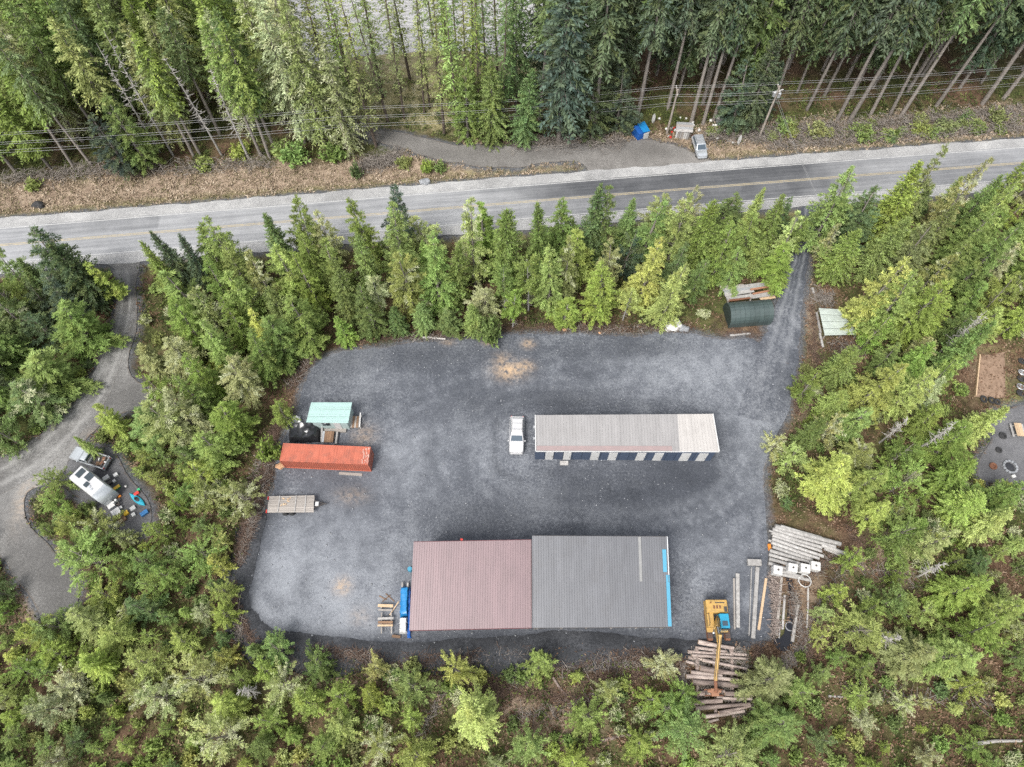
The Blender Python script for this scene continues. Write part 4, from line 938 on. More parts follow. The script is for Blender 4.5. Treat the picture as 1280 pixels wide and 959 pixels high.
# ------------------------------------------------------------------ vehicles
def car(name, label, cat, loc, rz, L, W_, zbelt, zroof, hood, cab0, cab1, rake_f, rake_r, paint, glass, bed=False, tail=0):
    """x forward from the rear bumper; hood = bonnet height; cabin runs cab0..cab1"""
    t = thing(name, label, cat, loc, rz); hw = W_ / 2; h = -L / 2
    def ring(x, k, zt, zb=.34): return [(x + h, -hw * k * .90, zb), (x + h, -hw * k, zb + .22), (x + h, -hw * k, zt - .16), (x + h, -hw * k * .87, zt), (x + h, hw * k * .87, zt), (x + h, hw * k, zt - .16), (x + h, hw * k, zb + .22), (x + h, hw * k * .90, zb)]
    mb = MB(); bedz = .62 if bed else zbelt
    if bed:
        st_ = [(cab0 - .02, 1, zbelt), (cab1 + .25, 1, zbelt), (cab1 + .3, .995, hood + .03), (L - .35, .97, hood - .06), (L - .08, .90, hood - .16), (L, .78, hood - .30)]
        mb.loft([ring(*s) for s in st_]); body = mb.build('body', paint, t, world=False, smooth=True)
        mb = MB(); mb.box((cab0 / 2 + h, 0, .62), (cab0 - .04, W_ * .96, .10)); mb.build('bed_floor', 'dark_metal', t, world=False)
        for s in (-1, 1): mb = MB(); mb.box((cab0 / 2 + h, s * (hw - .09), .74), (cab0 - .02, .17, zbelt - .36)); mb.build('bed_side', paint, t, world=False, bevel=.03)
        mb = MB(); mb.box((.05 + h, 0, .76), (.08, W_ - .38, zbelt - .42)); mb.build('tailgate', paint, t, world=False)
        for s in (-1, 1): mb = MB(); mb.beam((.1 + h, s * (hw - .12), zbelt + .42), (cab0 - .1 + h, s * (hw - .12), zbelt + .42), .07, .07); [mb.box((x + h, s * (hw - .12), zbelt + .19), (.06, .06, .5)) for x in (.15, cab0 / 2, cab0 - .15)]; mb.build('rack_rail', 'dark_metal', t, world=False)
        for x in (.1, cab0 - .1): mb = MB(); mb.beam((x + h, -hw + .1, zbelt + .45), (x + h, hw - .1, zbelt + .45), .07, .06); mb.build('rack_bar', 'dark_metal', t, world=False)
        rr = random.Random(3)
        for k in range(10): mb = MB(); mb.box((rr.uniform(.35, cab0 - .4) + h, rr.uniform(-.5, .5), .72 + .1 * rr.random()), (rr.uniform(.15, .5), rr.uniform(.1, .4), rr.uniform(.1, .25)), rr.uniform(0, 3)); mb.build('bed_cargo', rr.choice(['wood_fresh', 'wood_brown', 'white_paint', 'rust']), t, world=False)
    else:
        st_ = [(0, .84, zbelt - .18), (.07, .95, zbelt - .03), (.4, 1, zbelt), (cab1 + .1, 1, zbelt), (cab1 + .2, .995, hood + .03), (L - .35, .96, hood - .06), (L - .07, .87, hood - .18), (L, .74, hood - .32)]
        mb.loft([ring(*s) for s in st_]); body = mb.build('body', paint, t, world=False, smooth=True)
    a0, a1 = cab0, cab1; bw, tw = hw * .94, hw * .79
    lo = [(a0 + h, -bw, zbelt - .03), (a1 + h, -bw, zbelt - .03), (a1 + h, bw, zbelt - .03), (a0 + h, bw, zbelt - .03)]
    hi = [(a0 + rake_r + h, -tw, zroof), (a1 - rake_f + h, -tw, zroof), (a1 - rake_f + h, tw, zroof), (a0 + rake_r + h, tw, zroof)]
    mb = MB(); mb.hexa(lo, hi); mb.build('cabin', paint, t, world=False, smooth=True, bevel=.09, seg=3)
    lo = [Vector(p) for p in lo]; hi = [Vector(p) for p in hi]
    def pane(nm, i, j, u0, u1, v0, v1):
        A, B, C, D = lo[i], lo[j], hi[j], hi[i]; q = lambda u, v: A.lerp(B, u).lerp(D.lerp(C, u), v)
        n = (B - A).cross(D - A).normalized(); P_ = [q(u0, v0), q(u1, v0), q(u1, v1), q(u0, v1)]
        mb = MB(); mb.hexa([p - n * .02 for p in P_], [p + n * .008 for p in P_]); mb.build(nm, glass, t, world=False)
    pane('windshield', 1, 2, .07, .93, .12, .88)
    pane('rear_window', 3, 0, .1, .9, .2, .86)
    nwin = 1 if bed else 3
    for i, j in ((0, 1), (2, 3)):
        for k in range(nwin): pane('side_window', i, j, .07 + .86 * k / nwin + .012, .07 + .86 * (k + 1) / nwin - .012, .2, .86)
    for x in (.85 if not bed else .95, L - .85):
        for s in (-1, 1):
            mb = MB(); mb.torus((x + h, s * (hw - .10), .36), .25, .115, 18, 8, nz=(0, 1, 0)); wh = mb.build('wheel', 'rubber', t, world=False)
            mb = MB(); mb.tube([(x + h, s * (hw - .16), .36), (x + h, s * (hw - .02), .36)], .20, 14); mb.build('rim', 'galvanised', wh, world=False)
    for s in (-1, 1):
        mb = MB(); mb.box((L - .12 + h, s * hw * .66, hood - .26), (.16, .34, .15)); mb.build('headlight', 'skylight', t, world=False)
        mb = MB(); mb.box((.05 + h, s * hw * .78, zbelt - .22), (.12, .16, .3)); mb.build('tail_light', 'plastic_red', t, world=False)
        mb = MB(); mb.box((a1 - .12 + h, s * (hw + .09), zbelt + .08), (.12, .20, .16)); mb.build('mirror', paint, t, world=False, bevel=.02)
    for x, nm in ((L - .02, 'front_bumper'), (.02, 'rear_bumper')): mb = MB(); mb.box((x + h, 0, .48), (.14, W_ * .78, .2)); mb.build(nm, 'dark_metal' if bed else paint, t, world=False, bevel=.03)
    if not bed:
        for s in (-1, 1): mb = MB(); mb.tube([(a0 + rake_r + .2 + h, s * tw * .9, zroof + .06), (a1 - rake_f - .3 + h, s * tw * .9, zroof + .06)], .022, 6); [mb.box((x + h, s * tw * .9, zroof + .025), (.06, .04, .07)) for x in (a0 + rake_r + .25, a1 - rake_f - .35)]; mb.build('roof_rail', 'dark_metal', t, world=False)
        for x in (a0 + rake_r + .75, a1 - rake_f - .75): mb = MB(); mb.box((x + h, 0, zroof + .065), (.06, tw * 1.8, .03)); mb.build('roof_bar', 'galvanised', t, world=False)
    return t
p = px(646, 546.5); car('suv', 'white sport utility vehicle parked at the end of the storage building', 'car', (p.x, p.y, .02), R(-91.5), 5.2, 2.0, 1.12, 1.82, 1.08, .25, 3.75, .75, .42, 'car_white', 'glass_blue')
p = px(873.2, 187.5); car('van', 'silver van parked nose out beside the junk heap across the highway', 'van', (p.x, p.y, .04), R(-84), 4.6, 1.85, 1.05, 1.72, 1.02, .2, 3.5, .8, .35, 'car_silver', 'glass_blue')
A_, B_ = px(97, 568.5), px(136, 581.5); p = (A_ + B_) / 2; car('pickup_truck', 'pale grey pickup truck with loaded bed and rack beside the white camper', 'truck', (p.x, p.y, .03), math.atan2(A_.y - B_.y, A_.x - B_.x), 5.3, 1.9, 1.12, 1.75, 1.08, 2.2, 3.75, .6, .3, 'car_grey', 'glass_dark', bed=True)

# camper trailer
A_, B_ = px(105, 596, 0), px(146, 628.5, 0); c = (A_ + B_) / 2; L = (B_ - A_).length * .91; ang = math.atan2(B_.y - A_.y, B_.x - A_.x)
cp = thing('camper_trailer', 'white camper trailer with dark nose in the tree-ringed clearing', 'camper', (c.x, c.y, .0), ang)
zt = 2.75; wd = 2.2
mb = MB(); mb.loft([[(x, y * k, z) for y, z in ((-wd / 2, .5), (-wd / 2, zt - .2 - dz), (-wd / 2 + .16, zt - dz), (wd / 2 - .16, zt - dz), (wd / 2, zt - .2 - dz), (wd / 2, .5))] for x, dz, k in ((-L / 2, .35, .95), (-L / 2 + .2, .05, 1), (-L / 2 + .6, 0, 1), (L / 2 - 1.15, 0, 1))]); mb.build('body', 'car_white', cp, world=False, smooth=True)
mb = MB(); mb.loft([[(x, y * k, z) for y, z in ((-wd / 2, .5), (-wd / 2, zt - .2 - dz), (-wd / 2 + .16, zt - dz), (wd / 2 - .16, zt - dz), (wd / 2, zt - .2 - dz), (wd / 2, .5))] for x, dz, k in ((L / 2 - 1.15, 0.02, .998), (L / 2 - .5, .35, .99), (L / 2 - .1, .95, .96), (L / 2, 1.5, .92))]); mb.build('nose', 'car_grey', cp, world=False, smooth=True)
for x, y, a, b, m, nm in [(-L * .33, -.35 + .6, .8, 1.15, 'glass_dark', 'roof_window'), (-L * .10, .55, .95, .95, 'glass_dark', 'roof_window'), (-.25 + .2, -.35, .62, .62, 'glass_dark', 'roof_hatch'), (.5, -.30, .3, .3, 'car_grey', 'roof_vent'), (.95, -.40, .26, .26, 'car_grey', 'roof_vent')]:
    mb = MB(); mb.box((x, y, zt + .035), (a, b, .09)); mb.build(nm, m, cp, world=False, bevel=.02)
for s in (-1, 1):
    for k, x in enumerate((-1.4, .4)): mb = MB(); mb.box((x, s * (wd / 2 + .005), 1.75), (.9, .04, .55)); mb.build('window', 'glass_dark', cp, world=False)
    mb = MB(); mb.torus((-.3, s * (wd / 2 - .12), .34), .24, .1, 16, 6, nz=(0, 1, 0)); mb.tube([(-.3, s * (wd / 2 - .2), .34), (-.3, s * (wd / 2 - .05), .34)], .18, 12); mb.build('wheel', 'rubber', cp, world=False)
mb = MB(); mb.beam((L / 2 - .2, .6, .45), (L / 2 + 1.1, 0, .45), .08, .12); mb.beam((L / 2 - .2, -.6, .45), (L / 2 + 1.1, 0, .45), .08, .12); mb.tube([(L / 2 + .9, 0, -.02), (L / 2 + .9, 0, .6)], .05, 8); mb.build('tow_hitch', 'dark_metal', cp, world=False)
mb = MB(); [mb.tube([(L / 2 + .45, y, .5), (L / 2 + .45, y, .95)], .15, 12) for y in (-.18, .18)]; mb.build('gas_bottle', 'white_paint', cp, world=False)
for x in (-L / 2 + .5, L / 2 - 1.4):
    for s in (-.8, .8): mb = MB(); mb.box((x, s, .25), (.1, .1, .56)); mb.build('jack', 'dark_metal', cp, world=False)

# kayak and the things set out round the camper
def kayak(name, label, A_, B_, z, hw, mat, parts=True):
    A_ = Vector(A_); B_ = Vector(B_); c = (A_ + B_) / 2; L = (B_ - A_).length; t = thing(name, label, 'kayak', (c.x, c.y, z), math.atan2(B_.y - A_.y, B_.x - A_.x))
    rings = []
    for k in range(13):
        s = -1 + 2 * k / 12; w_ = max(.03, hw * (1 - abs(s) ** 2.4)); rise = .14 * abs(s) ** 3
        rings.append([(s * L / 2, w_ * math.cos(a), .17 + rise + (.17 if math.sin(a) < 0 else .13) * math.sin(a) * (.35 + .65 * (1 - abs(s) ** 3))) for a in np.linspace(0, 2 * math.pi, 12, endpoint=False)])
    mb = MB(); mb.loft(rings); mb.build('hull', mat, t, world=False, smooth=True)
    mb = MB(); q = [(.45 * math.cos(a) - .1, hw * .62 * math.sin(a)) for a in np.linspace(0, 2 * math.pi, 14, endpoint=False)]; mb.prism(q, .22, .325); mb.build('cockpit', 'black_plastic', t, world=False)
    mb = MB(); mb.box((-.28, 0, .38), (.08, hw * .8, .28)); mb.build('seat_back', 'black_plastic', t, world=False)
    return t
kayak('kayak', 'turquoise kayak lying on dark gravel beside the camper', px(163.5, 618), px(182.5, 633), .015, .38, 'turquoise')
def crate(name, label, cat, u, v, d, mat, lid=None, rz=.7, z=0, group=None):
    p = px(u, v, z); t = thing(name, label, cat, (p.x, p.y, z), rz, group); a, b, h = d
    mb = MB(); mb.box((0, 0, .02), (a, b, .05)); [mb.box((s * (a / 2 - .02), 0, h / 2), (.04, b, h)) for s in (-1, 1)]; [mb.box((0, s * (b / 2 - .02), h / 2), (a - .085, .04, h - .004)) for s in (-1, 1)]
    mb.build('box_body', mat, t, world=False)
    mb = MB(); mb.box((0, 0, h + .02), (a + .04, b + .04, .06)); mb.box((0, 0, h + .065), (a * .4, .06, .03)); mb.build('lid', lid or mat, t, world=False, bevel=.012)
    return t
for nm, lb, ct, u, v, d, m, ld in [
    ('storage_box', 'white box nearest the nose side of the camper', 'box', 134.5, 598.5, (.75, .5, .45), 'white_paint', None), ('storage_box', 'white box behind the pickup tailgate, farthest from camper', 'box', 146, 594.5, (.5, .42, .35), 'white_paint', None),
    ('bucket_box', 'small white box between two larger boxes by the camper', 'box', 144, 602, (.32, .3, .3), 'white_paint', None), ('cooler', 'black cooler standing against the long side of the camper', 'cooler', 138.5, 604, (.55, .4, .35), 'black_plastic', 'dark_metal'),
    ('storage_box', 'yellow box beside the row of white crates below the camper', 'box', 158.5, 642, (.55, .5, .3), 'plastic_yellow', None), ('storage_box', 'white box between the kayak and the yellow box', 'box', 167, 636, (.6, .5, .25), 'white_paint', None),
    ('storage_box', 'small white box below the kayak, farthest from camper', 'box', 168, 644, (.4, .4, .3), 'white_paint', None), ('crate', 'grey-white crate at the camper tow hitch, first of the row', 'crate', 141.5, 633.5, (.8, .7, .6), 'car_silver', 'white_paint'),
    ('crate', 'grey-white crate in the middle of the row by the camper', 'crate', 147, 641, (1.0, .75, .5), 'car_silver', 'white_paint'), ('crate', 'small white crate at the far end of the row by the camper', 'crate', 151.5, 645, (.5, .5, .55), 'white_paint', None),
    ('crate', 'dark red crate at the end of the row by the camper', 'crate', 153.5, 649.5, (.9, .75, .3), 'rust', 'wood_brown'), ('dry_bag', 'teal and yellow bag lying against the camper nose', 'bag', 147.5, 610, (.75, .35, .3), 'plastic_green', 'plastic_yellow'),
    ('dry_bag', 'orange bag lying in front of the camper nose', 'bag', 150, 621, (.35, .25, .2), 'plastic_orange', None), ('dry_bag', 'dark blue bag below the tail of the turquoise kayak', 'bag', 181.5, 642, (.9, .5, .35), 'plastic_blue', None),
    ('life_vest', 'red vest heap lying behind the turquoise kayak', 'vest', 171.5, 617.5, (.6, .35, .25), 'plastic_red', None), ('dry_bag', 'small green bag at the bow of the turquoise kayak', 'bag', 174, 612.5, (.3, .25, .2), 'plastic_green', None),
    ('storage_box', 'white bin next to the crates below the camper nose', 'box', 152, 635, (.3, .3, .25), 'white_paint', None)]:
    crate(nm, lb, ct, u, v, d, m, ld, z=.014)
mb = MB(); p = px(158, 608.5); mb.ball(p + Vector((0, 0, .17)), .17); tag(mb.build('buoy_ball', 'buoy_white', smooth=True), 'white ball lying between the camper and kayak', 'ball')

# ------------------------------------------------------------------ excavator
ep = px(896.5, 782); ex = thing('excavator', 'old yellow log-loading excavator with blue cab reaching over the log pile', 'excavator', (ep.x, ep.y, 0))
for s in (-1, 1):
    x = ep.x + s * 1.02 - .15
    ol = [(ep.y + 1.75 * math.cos(a) * (1 if abs(math.cos(a)) > .1 else 1), 0) for a in (0,)]
    mb = MB(); ring = []
    for k in range(20):
        a = 2 * math.pi * k / 20; ring.append((1.35 * (1 if math.cos(a) > 0 else -1) + .42 * math.cos(a), .44 + .42 * math.sin(a)))
    mb.add([(x - .27, ep.y + y, z) for y, z in ring] + [(x + .27, ep.y + y, z) for y, z in ring], [tuple(range(20))[::-1], tuple(range(20, 40))] + [(i, (i + 1) % 20, 20 + (i + 1) % 20, 20 + i) for i in range(20)])
    tk = mb.build('track', 'rust', ex)
    for k in range(16):
        yy = ep.y - 1.5 + 3.0 * k / 15; mb = MB(); mb.box((x - ep.x, yy - ep.y, .885), (.60, .12, .05)); mb.build('track_shoe', 'dark_metal', tk, world=False)
mb = MB(); mb.box((ep.x - .15, ep.y, .75), (1.6, 2.0, .5)); mb.tube([(ep.x - .1, ep.y + .2, .9), (ep.x - .1, ep.y + .2, 1.25)], .7, 20); mb.build('undercarriage', 'dark_metal', ex)
hp = px(896.8, 764, 2.4); hw2 = 1.25
mb = MB(); mb.box((hp.x, hp.y - .45, 1.3), (2.45, 3.5, .22)); mb.build('turntable_deck', 'excavator_yellow', ex, bevel=.03)
mb = MB(); mb.box((hp.x, hp.y + .55, 1.95), (2.5, 1.5, 1.1)); mb.build('engine_hood', 'excavator_yellow', ex, bevel=.16, seg=3)
mb = MB(); mb.box((hp.x - .86, hp.y - .95, 1.85), (.75, 1.55, .9)); mb.build('side_housing', 'excavator_yellow', ex, bevel=.06)
mb = MB(); mb.box((hp.x + .05, hp.y - .55, 1.5), (1.0, .8, .3)); mb.build('pump_bay', 'black_plastic', ex)
for k in range(3): mb = MB(); mb.box((hp.x - .35 + k * .34, hp.y + .45, 2.505), (.22, .38, .02)); mb.build('vent_grille', 'rust', ex)
mb = MB(); mb.tube([(hp.x - .75, hp.y + .9, 2.45), (hp.x - .75, hp.y + .9, 2.95)], .06, 8); mb.build('exhaust', 'rust', ex)
cb = px(906, 776.5, 2.9)
mb = MB(); mb.hexa([(cb.x + a * .55, cb.y + b * .9, 1.38) for a, b in ((-1, -1), (1, -1), (1, 1), (-1, 1))], [(cb.x + a * .52, cb.y + b * .78 + .05, 2.95) for a, b in ((-1, -1), (1, -1), (1, 1), (-1, 1))]); mb.build('cab', 'excavator_blue', ex, bevel=.05)
mb = MB(); mb.box((cb.x, cb.y - .25, 2.965), (.62, .55, .03)); rw = mb.build('roof_window', 'glass_blue', ex)
mb = MB(); mb.box((cb.x, cb.y - .85, 2.15), (.85, .05, 1.15)); mb.build('cab_window', 'glass_dark', ex)
for s in (-1, 1): mb = MB(); mb.box((cb.x + s * .54, cb.y, 2.25), (.05, 1.1, .8)); mb.build('cab_window', 'glass_dark', ex)
b0, b1, b2 = px(897.5, 772, 2.0), px(899, 801, 5.1), px(894.3, 850, 3.2)
b15 = px(895.8, 785, 4.0)
mb = MB()
for a, b, h0 in ((b0, b15, .62), (b15, b1, .55)): mb.beam(a, b, .42, h0)
mb.build('boom', 'excavator_yellow', ex, bevel=.03)
mb = MB(); mb.beam(b1 + (b1 - b2).normalized() * .7 + Vector((0, 0, .1)), b2, .34, .40); mb.build('dipper_arm', 'excavator_yellow', ex, bevel=.03)
for s in (-1, 1): mb = MB(); mb.tube([b0 + Vector((s * .36, -.7, -.4)), b15 + Vector((s * .34, -.5, -.3))], .09, 8); mb.build('lift_cylinder', 'galvanised', ex)
mb = MB(); mb.tube([b15 + Vector((0, 0, .45)), b1 + Vector((0, .4, .42))], .09, 8); mb.build('arm_cylinder', 'galvanised', ex)
g = px(892, 866, 1.5); gt = Vector((g.x, g.y, 0))
mb = MB(); mb.tube([b2, Vector((g.x, g.y, 2.6)), Vector((g.x, g.y, 2.1))], [.2, .2, .22], 10); mb.build('rotator', 'rust', ex)
mb = MB(); mb.box((g.x, g.y, 1.95), (.85, .8, .5)); mb.tube([(g.x - .75, g.y + .15, 1.9), (g.x + .75, g.y + .15, 1.9)], .18, 8); mb.build('grapple_head', 'rust_light', ex, bevel=.05)
for s in (-1, 1):
    for q in (-.3, .3):
        mb = MB(); mb.beam((g.x + s * .4, g.y + q, 1.95), (g.x + s * .95, g.y + q, 1.55), .12, .22); mb.beam((g.x + s * .95, g.y + q, 1.6), (g.x + s * .8, g.y + q, 1.02), .12, .2); mb.build('claw', 'rust', ex)

for s in (-1, 1): mb = MB(); mb.tube([b0 + Vector((s * .12, .1, .5)), b15 + Vector((s * .12, 0, .42)), b1 + Vector((s * .12, .3, .5)), b1.lerp(b2, .5) + Vector((s * .1, 0, .26)), b2 + Vector((s * .1, 0, .24))], .035, 6); mb.build('hydraulic_hose', 'rubber', ex)
mb = MB(); mb.tube([(hp.x - 1.15, hp.y - .3, 2.3), (hp.x - 1.15, hp.y - .3, 2.75), (hp.x - 1.15, hp.y - 1.6, 2.75), (hp.x - 1.15, hp.y - 1.6, 2.25)], .03, 6); mb.build('handrail', 'dark_metal', ex)
mb = MB(); mb.tube([(hp.x - .2, hp.y + .95, 2.48), (hp.x + .9, hp.y + .95, 2.48)], .07, 8); mb.box((hp.x + .95, hp.y + .2, 2.5), (.35, .6, .08)); mb.build('hood_fittings', 'dark_metal', ex)
mb = MB(); mb.box((hp.x, hp.y + 1.22, 1.65), (2.2, .3, .7)); mb.build('counterweight', 'dark_metal', ex, bevel=.1)
# ------------------------------------------------------------------ log deck: every log a thing
def log(name, a, b, r0, r1, mat, label, cat='log', group=None, end='log_end', bend=.06, n=9):
    a, b = Vector(a), Vector(b); mid = a.lerp(b, .5) + Vector((rnd.uniform(-bend, bend), rnd.uniform(-bend, bend), 0))
    k = rnd.uniform(.96, 1.04); mb = MB(); mb.tube([a, a.lerp(mid, .5), mid, mid.lerp(b, .5), b], [r0, r0 * .98 * k, (r0 + r1) / 2, r1 * 1.02 * k, r1], n, 0, True, 1)
    return tag(mb.build(name, [mat, end], smooth=True), label, cat, group)
def z1(u, v): return 840 + u / 3.425, 640 + v / 3.425
LOGS = [(112, 556, 265, 583, .30, 0), (68, 598, 258, 612, .24, 0), (100, 580, 235, 598, .22, 0), (85, 614, 316, 628, .22, 1), (258, 606, 318, 612, .24, 0), (130, 634, 322, 672, .20, 1), (70, 622, 200, 640, .20, 0), (120, 668, 318, 698, .32, 2), (80, 686, 215, 700, .24, 1), (60, 704, 282, 720, .30, 1),
        (88, 728, 308, 745, .36, 2), (225, 776, 343, 782, .26, 2), (190, 795, 342, 800, .24, 1), (115, 778, 225, 768, .30, 2), (80, 820, 215, 808, .34, 2), (100, 840, 334, 822, .26, 2), (200, 862, 336, 830, .24, 2), (142, 876, 310, 852, .24, 1), (150, 900, 200, 888, .18, 0), (60, 640, 130, 660, .18, 0)]
LM = ['log_pale', 'log_pale', 'log_bark']
for k, (a, b, c, d, r, m) in enumerate(LOGS):
    z = r - .06 if m == 0 else (r + .22 if m == 1 else r + .36)
    od = ['topmost', 'second', 'third', 'fourth', 'short fifth', 'sixth', 'seventh', 'eighth', 'ninth', 'tenth', 'eleventh', 'twelfth', 'thirteenth', 'fourteenth', 'fifteenth', 'sixteenth', 'seventeenth', 'eighteenth', 'nineteenth', 'last'][k]
    r *= .86; ra, rb = r * rnd.uniform(.92, 1.2), r * rnd.uniform(.7, 1.0)
    log('log', px(*z1(a, b), z), px(*z1(c, d), z), ra, rb, LM[m], f"{['slender pale', 'pale', 'thicker brown'][m]} log under the excavator boom, {od} counting down the pile", 'log', 'logs in the pile under the excavator')
# hidden bearers that carry the upper layers
for u in (105, 180, 255):
    log('log', px(*z1(u, 585), .10), px(*z1(u + 8, 880), .10), .26, .2, 'log_bark', f"dark bearer log lying crosswise beneath the log pile, {['nearest the sheds', 'middle one', 'nearest the lumber heap'][(105, 180, 255).index(u)]}", 'log', 'bearers under the log pile')

# weathered pole heap
PO = [(440, 62, 722, 138, .34, .5), (430, 74, 700, 150, .26, .5), (465, 60, 640, 110, .2, .75), (425, 88, 642, 152, .26, .4), (640, 140, 745, 180, .3, .3), (650, 155, 722, 186, .24, .1), (430, 100, 640, 168, .24, .35), (428, 115, 648, 190, .24, .35), (425, 130, 630, 200, .24, .35), (430, 148, 600, 205, .24, .3),
      (418, 165, 590, 215, .24, .25), (415, 182, 560, 225, .22, .25), (415, 200, 545, 235, .24, .2), (412, 218, 520, 255, .24, .15), (425, 240, 560, 280, .26, .15), (440, 262, 590, 292, .24, .1), (415, 80, 500, 105, .12, .85), (412, 120, 440, 128, .2, .1)]
nth = ['topmost', 'second', 'third', 'fourth', 'fifth', 'sixth', 'seventh', 'eighth', 'ninth', 'tenth', 'eleventh', 'twelfth', 'thirteenth', 'fourteenth', 'fifteenth', 'sixteenth', 'seventeenth', 'eighteenth']
for k, (a, b, c, d, r, z) in enumerate(PO):
    log('weathered_pole', px(*z1(a, b), z + r * .7), px(*z1(c, d), z * .7 + r * .7), r, r * .85, 'wood_white', f"bleached grey pole in the heap beside the white tanks, {nth[k]} counting down", 'pole', 'bleached poles in the heap', 'wood_grey', .03)
for k, (u, v) in enumerate([(455, 248), (519, 238), (573, 240), (617, 230)]):
    p = px(*z1(u, v), 1.35); t = thing('liquid_tank', f"white cube tank on the pole heap, {['first', 'second', 'third', 'fourth'][k]} from the yard side", 'tank', (p.x, p.y, .30), R(-12), 'white tanks on the pole heap')
    mb = MB(); mb.box((0, 0, .56), (1.12, 1.05, 1.1)); mb.build('tank_shell', 'buoy_white', t, world=False, bevel=.13, seg=3)
    mb = MB(); mb.tube([(0, 0, 1.08), (0, 0, 1.16)], .12, 12); mb.build('cap', 'dark_metal', t, world=False)
    mb = MB(); [mb.box((0, 0, z), (1.14, 1.07, .05)) for z in (.3, .75)]; mb.build('band', 'galvanised', t, world=False)
    mb = MB(); [mb.box((0, y, -.15), (1.1, .16, .34)) for y in (-.4, 0, .4)]; mb.build('pallet_foot', 'wood_grey', t, world=False)
p = px(*z1(570, 294), .5); mb = MB(); mb.torus((p.x, p.y, .42), .74, .05, 26, 8); rg = tag(mb.build('hoop', 'white_paint', smooth=True), 'white round hoop at the lower end of the bleached pole heap', 'hoop')
mb = MB(); [mb.box((p.x + a * .73, p.y + b * .73, .16), (.16, .16, .44)) for a, b in ((1, 0), (-1, 0), (0, 1), (0, -1))]; tag(mb.build('hoop_block', 'wood_grey'), 'low grey blocks propping the white hoop off the ground', 'blocks')
BEAMS = [('concrete_beam', 318, 220, 376, 222, .75, .45, .35, 'white_paint', 'short white slab lying across the tops of the two long beams'), ('long_beam', 339, 238, 328, 530, .10, .28, .25, 'wood_white', 'thin pale beam, yard side of the pair under the white slab'), ('long_beam', 364, 238, 345, 542, .45, .32, .35, 'white_paint', 'wide white beam, heap side of the pair under the white slab'),
         ('timber', 279, 265, 281, 496, .42, .30, .3, 'wood_white', 'pale squared timber lying apart on gravel near the excavator'), ('timber', 264, 285, 267, 503, .2, .22, .2, 'wood_grey', 'grey squared timber beside the pale one near the excavator'), ('timber', 402, 285, 370, 505, .3, .2, .25, 'wood_fresh', 'tan timber along the splintered wood heap'),
         ('timber', 468, 280, 446, 530, .3, .2, .25, 'wood_grey', 'grey timber at the far side of the splintered wood heap'), ('timber', 482, 355, 472, 503, .25, .2, .3, 'wood_white', 'short pale timber beside the dark puddle'), ('timber', 461, 470, 457, 541, .16, .2, .25, 'wood_white', 'stub of pale timber at the foot of the splintered heap')]
for nm, a, b, c, d, wd, ht, z, m, lb in BEAMS:
    mb = MB(); A_, B_ = px(*z1(a, b), 0), px(*z1(c, d), 0); zz = ht / 2 - .05 + (.33 if nm == 'concrete_beam' else 0); A_.z = B_.z = zz; mb.beam(A_, B_, wd, ht); tag(mb.build(nm, 'wood_white' if m == 'white_paint' else m, bevel=.02), lb, 'beam')
log('drift_log', px(*z1(540, 400), .15), px(*z1(515, 556), .15), .17, .22, 'dead_pale', 'bleached log lying upright in view between the puddle and brush', 'log', None, 'dead_pale')
log('drift_pole', px(*z1(583, 325), .12), px(*z1(577, 500), .12), .13, .10, 'dead_pale', 'long bleached pole running down from the white hoop', 'pole', None, 'dead_pale')
mb = MB(); p = px(*z1(505, 490), .08); mb.torus((p.x, p.y, .05), .5, .06, 20, 6); tag(mb.build('cable_ring', 'galvanised'), 'grey cable ring lying beside the dark puddle', 'ring')
mb = MB(); p = px(962, 684, .2); mb.box((p.x, p.y, .12), (.35, .8, .36)); tag(mb.build('orange_block', 'plastic_orange', bevel=.03), 'small orange block at the butt ends of the bleached poles', 'block')

# ------------------------------------------------------------------ power line
PB = [(-150, 236, 10.6), (436, 192, 9.6), (834.5, 163.5, 9.4), (949.8, 169.6, 10.8), (1400, 130, 10.6)]
tops = []
for k, (u, v, h) in enumerate(PB):
    b = px(u, v); b.z = gz(b.x, b.y) - .1; tops.append((b, h))
def pole(b, h, label, arm=True, trafo=False):
    t = thing('utility_pole', label, 'pole', b, 0, 'utility poles along the highway'); mb = MB(); mb.tube([b, b + Vector((0, 0, h))], [.2, .14], 10); mb.build('shaft', 'pole_wood', t)
    if arm:
        mb = MB(); mb.beam(b + Vector((-.12, -1.1, h - .35)), b + Vector((-.12, 1.1, h - .35)), .12, .14); mb.build('cross_arm', 'pole_wood', t)
        for y in (-1.0, .55, 1.0): mb = MB(); mb.tube([b + Vector((-.12, y, h - .29)), b + Vector((-.12, y, h - .22)), b + Vector((-.12, y, h - .08))], [.03, .08, .05], 8); mb.build('insulator', 'white_paint', t)
    if trafo:
        for s, z in ((-1, 1.9), (1, 2.1)):
            c = b + Vector((s * .42, -.1, h - z)); mb = MB(); mb.tube([c, c + Vector((0, 0, .1)), c + Vector((0, 0, .85)), c + Vector((0, 0, .95))], [.2, .27, .27, .18], 12); mb.build('transformer', 'galvanised', t)
        mb = MB(); mb.beam(b + Vector((-.9, -.3, h - .9)), b + Vector((.9, .3, h - .9)), .1, .12); mb.build('cross_arm', 'white_paint', t)
    return t
LB = [None, 'grey utility pole standing among the trees above the bushes, left of the lot', 'short utility pole rising beside the junk heap across the highway', 'tall utility pole with transformers near the silver van', None]
for (b, h), lb, k in zip(tops, LB, range(5)):
    if lb: pole(b, h, lb, True, k == 3)
wires = [('highest', -1.0, -.10), ('second highest', .55, -.10), ('third', 1.0, -.10), ('fourth', 0.1, -1.5), ('second lowest', .0, -2.6), ('lowest', .0, -3.1)]
